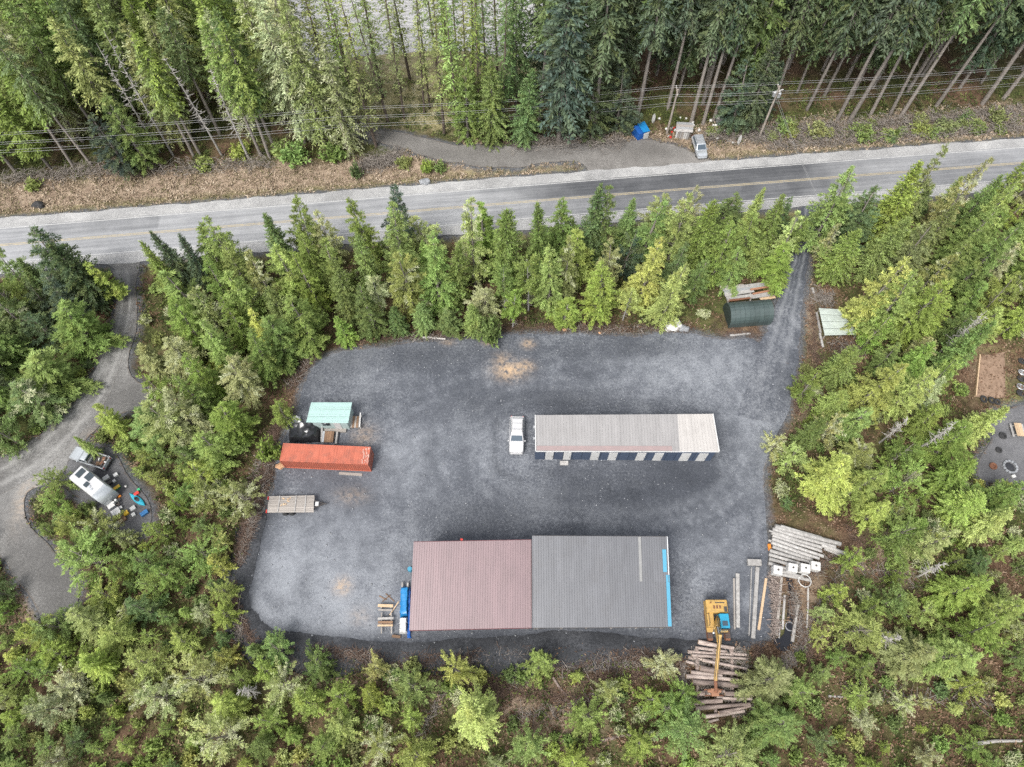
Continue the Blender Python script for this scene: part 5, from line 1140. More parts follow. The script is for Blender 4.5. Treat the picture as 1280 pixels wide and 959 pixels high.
for nm, dy, dz in wires:
    pts = []
    for i in range(len(tops) - 1):
        (b0_, h0_), (b1_, h1_) = tops[i], tops[i + 1]; a = b0_ + Vector((-.12, dy, h0_ + dz)); b = b1_ + Vector((-.12, dy, h1_ + dz)); n = 12
        sag = .012 * (b - a).length
        for k in range(n + (i == len(tops) - 2)): t_ = k / n; pts.append(a.lerp(b, t_) - Vector((0, 0, 4 * sag * t_ * (1 - t_))))
    mb = MB(); mb.tube(pts, .017, 5); tag(mb.build('power_line', 'wire'), f"thin power line along the highway poles, {nm} of the six", 'power line', 'power lines along the highway')
sb_ = px(1013.5, 304); sh = 6.6; sp_ = thing('service_pole', 'thin grey service pole at the top of the driveway', 'pole', sb_)
mb = MB(); mb.tube([sb_ - Vector((0, 0, .3)), sb_ + Vector((0, 0, sh))], [.12, .09], 8); mb.build('shaft', 'galvanised', sp_)
mb = MB(); mb.box(sb_ + Vector((0, -.18, 1.3)), (.35, .25, .5)); mb.build('meter_box', 'white_paint', sp_)
for k, (dx, dz) in enumerate(((-.15, -.05), (.15, -.3))):
    a = tops[3][0] + Vector((0, -.2, tops[3][1] - 1.6 - k * .5)); b = sb_ + Vector((dx * .3, 0, sh + dz)); n = 14
    mb = MB(); mb.tube([a.lerp(b, t_ / n) - Vector((0, 0, 2.4 * (t_ / n) * (1 - t_ / n))) for t_ in range(n + 1)], .017, 5); tag(mb.build('service_line', 'wire'), f"{['upper', 'lower'][k]} wire crossing the highway to the driveway service pole", 'power line')

# ------------------------------------------------------------------ junk across the highway
def zz(u, v): return 740 + u / 6.4, 90 + v / 6.4
p = px(*zz(385, 500)); z0 = gz(p.x, p.y) - .05
bt2 = thing('tarp_shelter', 'small shelter under bright blue tarp with white front across the highway', 'shelter', (p.x, p.y, z0), R(25))
mb = MB(); mb.hexa([(-1.1, -1.0, 0), (1.0, -1.0, 0), (1.0, 1.1, 0), (-1.1, 1.1, 0)], [(-.9, -.85, 1.75), (.85, -.9, 1.6), (.85, .95, 1.9), (-.95, .9, 2.0)]); mb.build('tarp', 'tarp_deep_blue', bt2, world=False, bevel=.12)
mb = MB(); mb.hexa([(-.2, -1.02, 1.85), (1.1, -1.05, 1.7), (1.15, 1.05, 2.0), (-.25, 1.0, 2.1)], [(-.2, -1.02, 1.9), (1.1, -1.05, 1.75), (1.15, 1.05, 2.05), (-.25, 1.0, 2.15)]); mb.build('roof_tarp', 'tarp_blue', bt2, world=False)
mb = MB(); mb.box((.45, -1.05, .8), (1.0, .06, 1.55)); mb.build('white_panel', 'white_paint', bt2, world=False)
p = px(*zz(725, 490)); z0 = gz(p.x, p.y) - .05
jh = thing('junk_hut', 'ramshackle grey hut with broken boards beside the short utility pole', 'hut', (p.x, p.y, z0), R(-10))
rr = random.Random(21)
for k in range(7): mb = MB(); x = -1.0 + k * .32; mb.box((x, -.75, .85 + rr.uniform(-.1, .1)), (.28, .05, 1.7)); mb.build('wall_board', rr.choice(['wood_white', 'wood_grey', 'white_paint']), jh, world=False)
for k in range(4): mb = MB(); mb.box((-1.05, -.55 + k * .45, .8), (.05, .4, 1.6)); mb.build('wall_board', 'wood_grey', jh, world=False); mb = MB(); mb.box((1.25, -.55 + k * .45, .9), (.05, .4, 1.8)); mb.build('wall_board', 'wood_grey', jh, world=False)
for k in range(4): mb = MB(); y = -.9 + k * .55; mb.hexa([(-1.3, y, 1.72), (1.5, y, 1.95), (1.5, y + .5, 2.05), (-1.3, y + .5, 1.82)], [(-1.3, y, 1.78), (1.5, y, 2.01), (1.5, y + .5, 2.11), (-1.3, y + .5, 1.88)]); mb.build('roof_board', rr.choice(['wood_white', 'galvanised', 'wood_grey']), jh, world=False)
spots = sorted((rr.uniform(612, 715), rr.uniform(410, 505)) for _ in range(18))
for k, (u, v) in enumerate(spots):
    p = px(*zz(u, v)); z0 = gz(p.x, p.y); mb = MB(); s = rr.uniform(.2, .6); mb.box((p.x, p.y, z0 + s * .2), (s, s * rr.uniform(.4, .9), s * .5), rr.uniform(0, 3)); mb.box((p.x + s * .3, p.y + .1, z0 + s * .3), (s * .5, s * .3, s * .4), rr.uniform(0, 3))
    c_ = rr.choice(['white', 'red', 'grey', 'brown', 'silver']); tag(mb.build('scrap_piece', {'white': 'white_paint', 'red': 'plastic_red', 'grey': 'wood_grey', 'brown': 'rust', 'silver': 'galvanised'}[c_], bevel=.02), f"piece of {c_} scrap left of the grey hut, {(NTH)[k]} from the short pole", 'scrap', 'scrap beside the hut')
for k, (u, v, r) in enumerate([(542, 360, .24), (806, 388, .36), (818, 408, .26), (862, 446, .3), (958, 365, .3), (978, 408, .28), (1000, 405, .28), (1068, 458, .32), (1008, 520, .3), (712, 345, .2), (760, 350, .2), (600, 436, .26), (1130, 552, .2)]):
    p = px(*zz(u, v)); z0 = gz(p.x, p.y); t = thing('buoy', f"white float ball lying in the brush near the silver van, {nth[k]} from the blue shelter", 'buoy', (p.x, p.y, z0), 0, 'white floats in the brush')
    mb = MB(); mb.ball((0, 0, r * .85), (r, r, r * 1.05)); mb.build('float', 'buoy_white', t, world=False, smooth=True); mb = MB(); mb.torus((0, 0, r * 1.95), r * .22, r * .06, 10, 5, nz=(1, 0, 0)); mb.build('eye_ring', 'dark_metal', t, world=False)
p = px(*zz(1018, 372)); z0 = gz(p.x, p.y); t = thing('grey_bin', 'grey square bin in the brush beyond the silver van', 'bin', (p.x, p.y, z0)); mb = MB(); mb.hexa([(-.42, -.4, -.02), (.42, -.4, -.02), (.42, .4, -.02), (-.42, .4, -.02)], [(-.5, -.45, .95), (.5, -.45, .95), (.5, .45, .95), (-.5, .45, .95)]); mb.build('bin_body', 'galvanised', t, world=False, bevel=.04); mb = MB(); mb.box((0, 0, 1.0), (1.06, .96, .08)); mb.build('lid', 'wood_white', t, world=False)
for u, v, lb in [(1175, 560, 'white oval board standing in dead grass beside the tall utility pole'), (490, 385, 'white upright panel standing behind the blue tarp shelter')]:
    p = px(*zz(u, v)); z0 = gz(p.x, p.y) - .05; mb = MB(); ol = [(.28 * math.cos(a), 1.0 + 1.0 * math.sin(a)) for a in np.linspace(0, 2 * math.pi, 16, endpoint=False)]
    vs = [(p.x + a, p.y - .05, z0 + b) for a, b in ol] + [(p.x + a, p.y + .05, z0 + b) for a, b in ol]; n = 16; mb.add(vs, [tuple(range(n)), tuple(range(2 * n - 1, n - 1, -1))] + [(i, (i + 1) % n, n + (i + 1) % n, n + i) for i in range(n)]); tag(mb.build('white_board', 'white_paint'), lb, 'board')
A_, B_ = px(377, 143), px(374, 124); z0 = gz(A_.x, A_.y) + .02; t = kayak('skiff', 'blue-white skiff half hidden under the trees above the highway', A_, B_, z0, .85, 'car_silver'); t['category'] = 'boat'
p = px(120.5, 371); z0 = gz(p.x, p.y); t = thing('sign_board', 'small white leaning sign beside the gravel track', 'sign', (p.x, p.y, z0)); mb = MB(); mb.box((0, 0, 1.3), (.9, .05, 1.2)); mb.build('sign_face', 'white_paint', t, world=False); mb = MB(); [mb.box((s * .35, .06, .75), (.08, .07, 1.7)) for s in (-1, 1)]; mb.build('sign_post', 'wood_grey', t, world=False); t.rotation_euler = (R(-12), R(14), R(20))

# ------------------------------------------------------------------ garden corner
p0, p1, p2, p3 = px(1224, 445), px(1256, 440), px(1257, 498), px(1219, 496)
bed = thing('garden_bed', 'long raised garden bed of reddish soil edged with planks', 'garden bed', ((p0 + p2) / 2).to_tuple()[:2] + (0,))
mb = MB(); N_ = 14; vs = []; rr = random.Random(5)
for j in range(N_ + 1):
    for i in range(9): q = p0.lerp(p1, i / 8).lerp(p3.lerp(p2, i / 8), j / N_); vs.append((q.x, q.y, .12 + rr.uniform(-.03, .06) - (.15 if i in (0, 8) or j in (0, N_) else 0)))
mb.add(vs, [(j * 9 + i, j * 9 + i + 1, (j + 1) * 9 + i + 1, (j + 1) * 9 + i) for j in range(N_) for i in range(8)]); m_ = mb.build('soil', 'chip_orange', bed, smooth=True)
MATS['soil'] = mk('soil', (.27, .185, .13), (.16, .105, .07), .95, scale=2, objv=0); m_.data.materials[0] = MATS['soil']
for a, b in ((p0, p3),): mb = MB(); mb.beam(a + Vector((-.1, 0, .22)), b + Vector((-.1, 0, .22)), .16, .46); mb.build('edge_plank', 'wood_fresh', bed)
for k, (u, v) in enumerate([(1229, 499.5), (1239, 501), (1246, 503)]):
    p = px(u, v); mb = MB(); mb.torus((p.x, p.y, .16), .42 - .04 * k, .14, 18, 6, nz=(.25, -.1, 1)); tag(mb.build('tyre', 'rubber'), f"old tyre at the foot of the garden bed, {['first', 'second', 'third'][k]} from the plank edge", 'tyre', 'tyres at the garden bed')
for k, (u, v) in enumerate([(1277, 452), (1277, 466), (1276, 474), (1275, 484), (1275, 492)]):
    p = px(u, v); mb = MB(); mb.torus((p.x, p.y, .14), .48, .09, 20, 6, nz=(.1, .2, 1)); mb.ball((p.x, p.y, .0), (.38, .38, .1)); tag(mb.build('planter_ring', ['rubber', 'galvanised'][k % 2]), f"{['black', 'grey'][k % 2]} planter ring at the photo edge beside the garden bed, {nth[k]} from the top", 'planter', 'planter rings at the edge')
p = px(1262, 584); t = thing('fire_ring', 'round stone fire ring on the gravel beside the garden', 'fire ring', (p.x, p.y, 0))
for k in range(13): a = 2 * math.pi * k / 13; mb = MB(); mb.box((.82 * math.cos(a), .82 * math.sin(a), .12), (.28, .34, .30), a); mb.build('stone', 'stone_mat', t, world=False, bevel=.06)
mb = MB(); mb.ball((0, 0, .02), (.62, .62, .10)); mb.build('ash', 'black_plastic', t, world=False)
p = px(1274, 537, .75); t = thing('picnic_table', 'pale picnic table with white seats beside the garden gravel', 'table', (p.x, p.y, 0), R(-4))
for k in range(4): mb = MB(); mb.box((-.36 + k * .24, 0, .75), (.22, 1.9, .05)); mb.build('table_board', 'panel_pale_green' if k > 5 else 'wood_fresh', t, world=False)
for s in (-1, 1): mb = MB(); mb.box((s * .75, 0, .45), (.26, 1.9, .05)); mb.build('bench_board', 'wood_white', t, world=False)
for y in (-.65, .65): mb = MB(); mb.beam((-.85, y, .40), (.85, y, .40), .06, .1); mb.beam((-.7, y, 0), (-.25, y, .74), .07, .1); mb.beam((.7, y, 0), (.25, y, .74), .07, .1); mb.build('leg_frame', 'wood_grey', t, world=False)
for k, (u, v, r, m, lb) in enumerate([(1248, 563, .32, 'rubber', 'black tyre lying on the gravel above the fire ring'), (1253, 545, .4, 'rubber', 'half hidden tyre beside the picnic table'), (1241, 583, .38, 'rust', 'rusty rim lying left of the fire ring')]):
    p = px(u, v); mb = MB(); mb.torus((p.x, p.y, .12), r, .13, 18, 6); mb.ball((p.x, p.y, .03), (r * .8, r * .8, .08)); tag(mb.build('tyre', m), lb, 'tyre')
crate('storage_box', 'small white box at the rim of the fire ring', 'box', 1266, 596, (.45, .35, .2), 'white_paint', rz=.3, z=.01)

# ------------------------------------------------------------------ trees: prototypes
UP = np.array([0, 0, 1.0])
def nrm(a): return a / (np.linalg.norm(a, axis=-1, keepdims=True) + 1e-9)
def cards(b, d, l, w_, g, roll=.7):
    """leaf-spray diamonds from base b along d; returns verts, quads"""
    n = len(b); up = nrm(UP + g.normal(0, roll, (n, 3))); s = nrm(np.cross(d, up)); l = l[:, None]; w_ = w_[:, None]
    lift = np.cross(s, d) * w_ * .25
    V = np.stack([b, b + d * l * .45 + s * w_ * .5 - lift, b + d * l, b + d * l * .45 - s * w_ * .5 - lift], 1).reshape(-1, 3)
    return V, np.arange(4 * n).reshape(n, 4)
def conifer(seed, h, Rr, cb, dz, per, prof, droop=.35, e0=(-8, 45), twl=.62, tww=.17, step=.24, skip=.06, lich=0., dead=0, top=1.0, lean=.0, tr=None, trunk_mat='trunk_grey', fan=1.0):
    g = np.random.default_rng(seed); B, D, Ls, Ws, At, Mi = [], [], [], [], [], []
    limbs = []
    z = cb * h; bend = g.uniform(-1, 1, 2) * lean
    ax = lambda z: np.array([bend[0] * (z / h) ** 2 * h, bend[1] * (z / h) ** 2 * h, z])
    lob = g.uniform(0, 6.28, 3)
    while z < h * .985:
        t = (z - cb * h) / (h - cb * h); k0 = g.uniform(0, 6.28); n = max(3, int(round(per * (1 - .45 * t))))
        for k in range(n):
            if g.random() < skip: continue
            az = k0 + 6.283 * k / n + g.normal(0, .18)
            L = Rr * prof(t) * g.uniform(.62, 1.12) * (1 + .16 * math.sin(az * 2 + lob[0]) + .12 * math.sin(az * 3 + lob[1] + z))
            L = max(L, .22)
            el = math.tan(R(e0[0] + (e0[1] - e0[0]) * t + g.normal(0, 6)))
            zz_ = z + g.uniform(-.5, .5) * dz
            ss = np.arange(.18 if L > 1 else .05, 1.0001, step / L)
            if len(ss) < 2: ss = np.array([.3, .65, 1.0])
            o = ax(zz_); hd = np.array([math.cos(az), math.sin(az), 0]); pv = np.array([-hd[1], hd[0], 0])
            curve = g.normal(0, .12)
            P = o + hd * (L * ss)[:, None] + pv * (curve * L * ss ** 2)[:, None] + UP * (L * (el * ss - droop * ss ** 2 + .10 * droop * ss ** 4))[:, None]
            bd = nrm(hd + UP * (el - 2 * droop * ss)[:, None])
            islich = g.random() < lich; v0 = g.uniform(.1, .9); y0 = max(0, g.normal(.25, .25))
            tl = twl * (1.15 - .55 * ss) * g.uniform(.75, 1.2, len(ss)) * min(1, .45 + L / 3)
            for sd_ in (-1, 1, 0):
                m = len(ss); an = (.75 + g.normal(0, .22, m)) * fan
                if sd_ == 0:
                    if L < .5: continue
                    d = nrm(bd + UP * g.uniform(-.6, 1.1, (m, 1)) + pv * g.normal(0, .5, (m, 1))); ll = tl * .8
                else:
                    d = nrm(bd * np.cos(an)[:, None] + pv * (sd_ * np.sin(an))[:, None] + UP * g.normal(-.16, .2, (m, 1))); ll = tl
                B.append(P + g.normal(0, .05, (m, 3))); D.append(d); Ls.append(ll); Ws.append(np.full(m, tww) * g.uniform(.7, 1.3, m) * (.45 if islich else 1))
                At.append(np.stack([np.clip(v0 + g.normal(0, .18, m), 0, 1), np.clip(np.full(m, y0), 0, 1)], 1)); Mi.append(np.full(m, 1 if islich else 0))
            if L > .9 and g.random() < .6: limbs.append((o, P[len(P) // 2], P[-1]))
        z += dz * (1 - .35 * t) * g.uniform(.8, 1.2)
    m = 26; an = g.uniform(0, 6.28, m); zt = h * (1 - .06 * g.random(m)); B.append(np.stack([ax(q) for q in zt])); D.append(nrm(np.stack([np.cos(an) * .55, np.sin(an) * .55, g.uniform(.35, 1, m)], 1)))
    Ls.append(np.full(m, twl * .7)); Ws.append(np.full(m, tww)); At.append(np.full((m, 2), .55)); Mi.append(np.full(m, 1 if lich > .5 else 0))
    V, F = cards(np.concatenate(B), np.concatenate(D), np.concatenate(Ls), np.concatenate(Ws), g)
    crown = np_mesh('crown', V, F, ['needles', 'lichen_twigs'], np.repeat(np.concatenate(At), 4, 0), np.concatenate(Mi))
    mb = MB(); r0 = tr or h * .0135 + .03
    zs_ = [-.6, 0, h * .25, h * .5, h * .75, h * .97]; mb.tube([ax(max(q, 0)) if q >= 0 else np.array([0, 0, q]) for q in zs_], [r0 * 1.25, r0 * 1.08, r0 * .85, r0 * .6, r0 * .33, .03], 7)
    for a, b, c in limbs: mb.tube([a, b, c], [max(.02, r0 * .16), .018, .008], 3, cap=False)
    for k in range(dead):
        zz_ = g.uniform(.25, 1) * cb * h; az = g.uniform(0, 6.28); L = g.uniform(.5, 1.6); a = ax(zz_); q = a + np.array([math.cos(az) * L, math.sin(az) * L, g.uniform(-.35, .25)]); mb.tube([a, (a + q) / 2, q], [.03, .02, .008], 3, cap=False)
    trk = bpy.data.meshes.new('trunk'); trk.from_pydata([tuple(p) for p in mb.v], [], mb.f); trk.materials.append(MATS[trunk_mat]); trk.polygons.foreach_set('use_smooth', [True] * len(trk.polygons)); trk.update()
    return dict(h=h, R=Rr, crown=crown, trunk=trk)
def clumpy(seed, h, Rr, cb, prof, ncl, ncard, csz, twl, tww, lich=0., lean=.03, tr=None, trunk_mat='trunk_grey', dead=0, droop=0., fill=.3, flat=.62):
    """crown of many leafy clumps set on branch ends, uneven outline"""
    g = np.random.default_rng(seed); bend = g.uniform(-1, 1, 2) * lean; ax = lambda z: np.array([bend[0] * (z / h) ** 2 * h, bend[1] * (z / h) ** 2 * h, z]); lob = g.uniform(0, 6.28, 4)
    B, D, Ls, Ws, At, Mi, UPN = [], [], [], [], [], [], []; mb = MB(); r0 = tr or h * .0135 + .03
    zs_ = [-.6, 0, h * .25, h * .5, h * .75, h * .96]; mb.tube([ax(max(q, 0)) if q >= 0 else np.array([0, 0, q]) for q in zs_], [r0 * 1.25, r0 * 1.08, r0 * .85, r0 * .6, r0 * .33, .03], 7)
    wt = np.array([prof(t) + .12 for t in np.linspace(0, 1, 60)]); cdf = np.cumsum(wt) / wt.sum(); k = 0
    while k < ncl:
        t = float(np.interp(g.random(), cdf, np.linspace(0, 1, 60))); az = g.uniform(0, 6.28)
        rr = Rr * prof(t) * (1 + .17 * math.sin(2 * az + lob[0] + 3 * t) + .13 * math.sin(3 * az + lob[1] - 5 * t) + .10 * math.sin(5 * az + lob[2] + 9 * t))
        rr *= g.uniform(.45, .8) if g.random() < fill * .6 else g.uniform(.78, 1.24)
        z = cb * h + t * h * (1 - cb); hd = np.array([math.cos(az), math.sin(az), 0]); v0 = g.uniform(.15, .85); y0 = max(0, g.normal(.28, .34)); il = g.random() < lich
        a = ax(max(cb * h * .8, z - .30 * rr)); e = ax(z) + hd * rr + UP * (.18 * rr * (1 if t > .3 else .2) - droop * rr); pv = np.array([-hd[1], hd[0], 0])
        if rr > .6 and k % 2 == 0: mb.tube([a, (a + e) / 2 + UP * .06 * rr, e], [max(.018, r0 * .18), .018, .008], 3, cap=False)
        fs = np.linspace(.42, 1.0, max(2, int(rr / .42) + 1))
        for f in fs:
            c = a + (e - a) * f + UP * .14 * rr * math.sin(f * 3.14) + g.normal(0, .06, 3); s = csz * g.uniform(.75, 1.25) * (1.18 - .55 * f) * (1 - .35 * t); m = max(6, int(ncard * (1.15 - .45 * f)))
            q = nrm(g.normal(0, 1, (m, 3))) * (g.random((m, 1)) ** .5); p = c + q * np.array([s, s, s * flat * .8])
            d = nrm(q * .75 + hd * .75 + UP * (g.uniform(-.3, .5, (m, 1)) - droop) + g.normal(0, .25, (m, 3)))
            B.append(p); D.append(d); Ls.append(twl * g.uniform(.6, 1.3, m)); Ws.append(np.full(m, tww) * g.uniform(.7, 1.3, m) * (.6 if il else 1)); At.append(np.stack([np.clip(v0 + g.normal(0, .15, m), 0, 1), np.clip(np.full(m, y0), 0, 1)], 1)); Mi.append(np.full(m, 1 if il else 0)); k += 1
    m = 30; an = g.uniform(0, 6.28, m); zt = h * (1 - .07 * g.random(m)); B.append(np.stack([ax(q) for q in zt])); D.append(nrm(np.stack([np.cos(an) * .7, np.sin(an) * .7, g.uniform(.2, 1, m)], 1))); Ls.append(np.full(m, twl)); Ws.append(np.full(m, tww)); At.append(np.full((m, 2), .5)); Mi.append(np.zeros(m))
    for k in range(dead):
        zz_ = g.uniform(.2, 1) * max(cb, .15) * h; az = g.uniform(0, 6.28); L = g.uniform(.4, 1.3); a = ax(zz_); q = a + np.array([math.cos(az) * L, math.sin(az) * L, g.uniform(-.3, .25)]); mb.tube([a, (a + q) / 2, q], [.03, .02, .008], 3, cap=False)
    V, F = cards(np.concatenate(B), np.concatenate(D), np.concatenate(Ls), np.concatenate(Ws), g, .55)
    crown = np_mesh('crown', V, F, ['needles', 'lichen_twigs'], np.repeat(np.concatenate(At), 4, 0), np.concatenate(Mi))
    trk = bpy.data.meshes.new('trunk'); trk.from_pydata([tuple(p) for p in mb.v], [], mb.f); trk.materials.append(MATS[trunk_mat]); trk.polygons.foreach_set('use_smooth', [True] * len(trk.polygons)); trk.update()
    return dict(h=h, R=Rr, crown=crown, trunk=trk)
col1 = lambda t: (1 - t ** 1.9) ** .85 * (.62 + .38 * min(1, t * 5)) + .05
col2 = lambda t: (1 - t ** 1.25) ** .8 * (.62 + .38 * min(1, t * 5)) + .05
cone2 = lambda t: (1 - t) ** .8 * (.62 + .38 * min(1, t * 6)) + .05
cone3 = lambda t: (1 - t) ** .95 * (.62 + .38 * min(1, t * 6)) + .05
col3 = lambda t: (1 - t ** 2.6) ** .7 * (.5 + .5 * min(1, t * 2.2)) + .05
cone = lambda t: (1 - t) ** .85 * (.55 + .45 * min(1, t * 6)) + .05
fat = lambda t: (1 - t ** 1.6) ** .85 * (.6 + .4 * min(1, t * 5)) + .07
dome = lambda t: math.sqrt(max(0, 1 - t ** 2.0)) * (.72 + .28 * min(1, t * 4)) + .06
tallp = lambda t: (1 - t) ** .75 * (.5 + .5 * min(1, t * 4)) + .06
P_ = {'cone': [clumpy(100 + i, 15, 3.0, .05 + .03 * (i % 3), [cone2, col2, cone2, cone3, col2, cone2][i], 800, 16, .26, .40, .105, droop=.16 + .06 * (i % 2), lean=.05, fill=.35) for i in range(6)] + [conifer(120 + i, 16, 3.2, .06, .36, 9, [cone, fat, cone, cone][i], .30, (-6, 52), .50, .15, .16, skip=.10, lean=.03) for i in range(4)],
      'dome': [clumpy(200 + i, 7, 2.6, .06, [dome, col2, cone2, col1, col2, cone2, cone3][i], 360 - 50 * (i % 3), 16, .24, .33, .092, lean=.14, fill=.4, dead=8) for i in range(7)],
      'slim': [clumpy(300 + i, 13, 1.6, .10, [col2, cone2, col2][i], 300, 20, .28, .36, .11, droop=.1, lean=.06, dead=6) for i in range(3)],
      'pale': [clumpy(400 + i, 13, 2.7, .10, [col2, cone2, col1][i], 520, 18, .30, .40, .11, lich=.20, droop=.12, lean=.05, dead=10) for i in range(3)],
      'paledome': [clumpy(450 + i, 6.5, 2.5, .10, [dome, col2, cone2][i], 300, 17, .26, .33, .09, lich=[.22, .45, .15][i], lean=.10, dead=8) for i in range(3)],
      'stem': [clumpy(500 + i, 11, 1.9, .42, [col1, dome, col2][i], 220, 18, .28, .36, .11, dead=14, trunk_mat='dead_pale', tr=.13, lean=.04) for i in range(3)],
      'tall': [conifer(600 + i, 33, 4.3, .36 + .05 * i, .75, 6, tallp, .42, (-14, 35), 1.05, .27, .40, skip=.08, dead=26, tr=.34) for i in range(4)],
      'full': [conifer(650 + i, 26, 4.0, .14 + .05 * i, .66, 7, [tallp, fat, tallp][i % 3], .36, (-10, 38), .95, .25, .36, skip=.07, dead=10, tr=.26) for i in range(3)],
      'mossy': [conifer(700 + i, 25, 4.0, .12, .66, 7, fat, .40, (-12, 35), .85, .22, .36, skip=.08, lich=.30, dead=8, tr=.27) for i in range(2)],
      'thin': [conifer(750 + i, 27, 2.3, .24, .85, 5, tallp, .34, (-10, 30), .65, .17, .40, skip=.25, dead=24, tr=.2, trunk_mat='trunk_brown') for i in range(3)]}
def snag_mesh(seed, h, r0, nb, Lb):
    g = random.Random(seed); mb = MB(); b = [g.uniform(-.04, .04) * h, g.uniform(-.04, .04) * h]
    ax = lambda z: Vector((b[0] * (z / h) ** 2, b[1] * (z / h) ** 2, z)); mb.tube([Vector((0, 0, -.5)), ax(0), ax(h * .4), ax(h * .75), ax(h)], [r0 * 1.2, r0, r0 * .7, r0 * .4, .03], 7)
    br = MB()
    for k in range(nb):
        z = h * (.3 + .68 * g.random()); az = g.uniform(0, 6.28); L = Lb * g.uniform(.4, 1.1) * (1.15 - z / h * .8); a = ax(z); d = Vector((math.cos(az), math.sin(az), g.uniform(-.2, .35))); q = a + d * L; mm = a.lerp(q, .55) + Vector((0, 0, -.06 * L))
        br.tube([a, mm, q], [.045, .03, .012], 4, cap=False)
        for j in range(3):
            f = g.uniform(.35, .95); p = a.lerp(q, f); e = p + Vector((g.uniform(-1, 1), g.uniform(-1, 1), g.uniform(-.4, .4))) * L * .28; br.tube([p, e], [.022, .008], 3, cap=False)
    out = []
    mb.add(br.v, br.f)
    for nm, m in (('trunk', mb),):
        me = bpy.data.meshes.new(nm); me.from_pydata([tuple(p) for p in m.v], [], m.f); me.materials.append(MATS['dead_pale']); me.update(); out.append(me)
    return dict(h=h, R=Lb, trunk=out[0], crown=None)
P_['snag'] = [snag_mesh(800 + i, 14, .17, 60, 1.5) for i in range(3)]
def bush_mesh(seed, tw, n, pale=0.):
    """low many-stemmed shrub"""
    g = np.random.default_rng(seed); B, D, Ls, Ws, At, Mi = [], [], [], [], [], []; mb = MB()
    for k in range(n):
        az = g.uniform(0, 6.28); rr = g.uniform(.25, 1.3); hh = g.uniform(.7, 1.7) * (1.15 - .35 * rr); q = np.array([math.cos(az) * rr, math.sin(az) * rr, hh]); a = q * np.array([.08, .08, 0]); mid = q * np.array([.45, .45, .6])
        mb.tube([a - np.array([0, 0, .1]), mid, q], [.04, .025, .01], 3, cap=False)
        m = 16; tt = g.uniform(.35, 1, m)[:, None]; p = a + (q - a) * tt; d = nrm(g.normal(0, 1, (m, 3)) + np.array([0, 0, .5])); il = g.random() < pale
        B.append(p); D.append(d); Ls.append(np.full(m, tw) * g.uniform(.6, 1.3, m)); Ws.append(np.full(m, tw * (.18 if il else .42))); At.append(np.stack([np.clip(g.normal(.5, .25, m), 0, 1), np.clip(g.normal(.2, .2, m), 0, 1)], 1)); Mi.append(np.full(m, 1 if il else 0))
    V, F = cards(np.concatenate(B), np.concatenate(D), np.concatenate(Ls), np.concatenate(Ws), g)
    crown = np_mesh('foliage', V, F, ['needles', 'lichen_twigs'], np.repeat(np.concatenate(At), 4, 0), np.concatenate(Mi))
    trk = bpy.data.meshes.new('stems'); trk.from_pydata([tuple(p) for p in mb.v], [], mb.f); trk.materials.append(MATS['trunk_brown']); trk.update()
    return dict(h=1.7, R=1.35, crown=crown, trunk=trk)
P_['bush'] = [bush_mesh(900 + i, .36, 46) for i in range(3)]
P_['twiggy'] = [bush_mesh(930 + i, .5, 46, .8) for i in range(2)]

TONE = {'dark': (.088, .130, .076), 'blue': (.082, .128, .090), 'mid': (.212, .300, .090), 'green': (.252, .362, .100), 'bright': (.340, .435, .125), 'yellow': (.415, .475, .155), 'pale': (.39, .43, .205), 'olive': (.265, .310, .118), 'deep': (.150, .228, .088)}
TWORD = {'dark': 'dark green', 'blue': 'blue-green', 'mid': 'mid-green', 'green': 'fresh green', 'bright': 'bright green', 'yellow': 'yellow-green', 'pale': 'pale lichen-hung', 'olive': 'olive green', 'deep': 'deep green'}
TREES = []      # (x, y, h, R, proto, tone, name)
NAMEOF = {'tall': 'spruce_tree', 'full': 'spruce_tree', 'mossy': 'spruce_tree', 'thin': 'spruce_tree', 'cone': 'hemlock_tree', 'pale': 'hemlock_tree', 'slim': 'hemlock_tree', 'stem': 'hemlock_tree', 'dome': 'young_conifer', 'paledome': 'young_conifer', 'snag': 'dead_tree', 'bush': 'shrub', 'twiggy': 'shrub'}
def tip(u, v, h, Rr, proto, tone):
    """place a tree by where its tip shows"""
    p = px(u, v, h - .5)
    Rr *= .84 if v > 600 else .92
    TREES.append((p.x, p.y, h, Rr, proto, tone, True))
def foot(u, v, h, Rr, proto, tone):
    p = px(u, v); TREES.append((p.x, p.y, h, Rr, proto, tone, True))
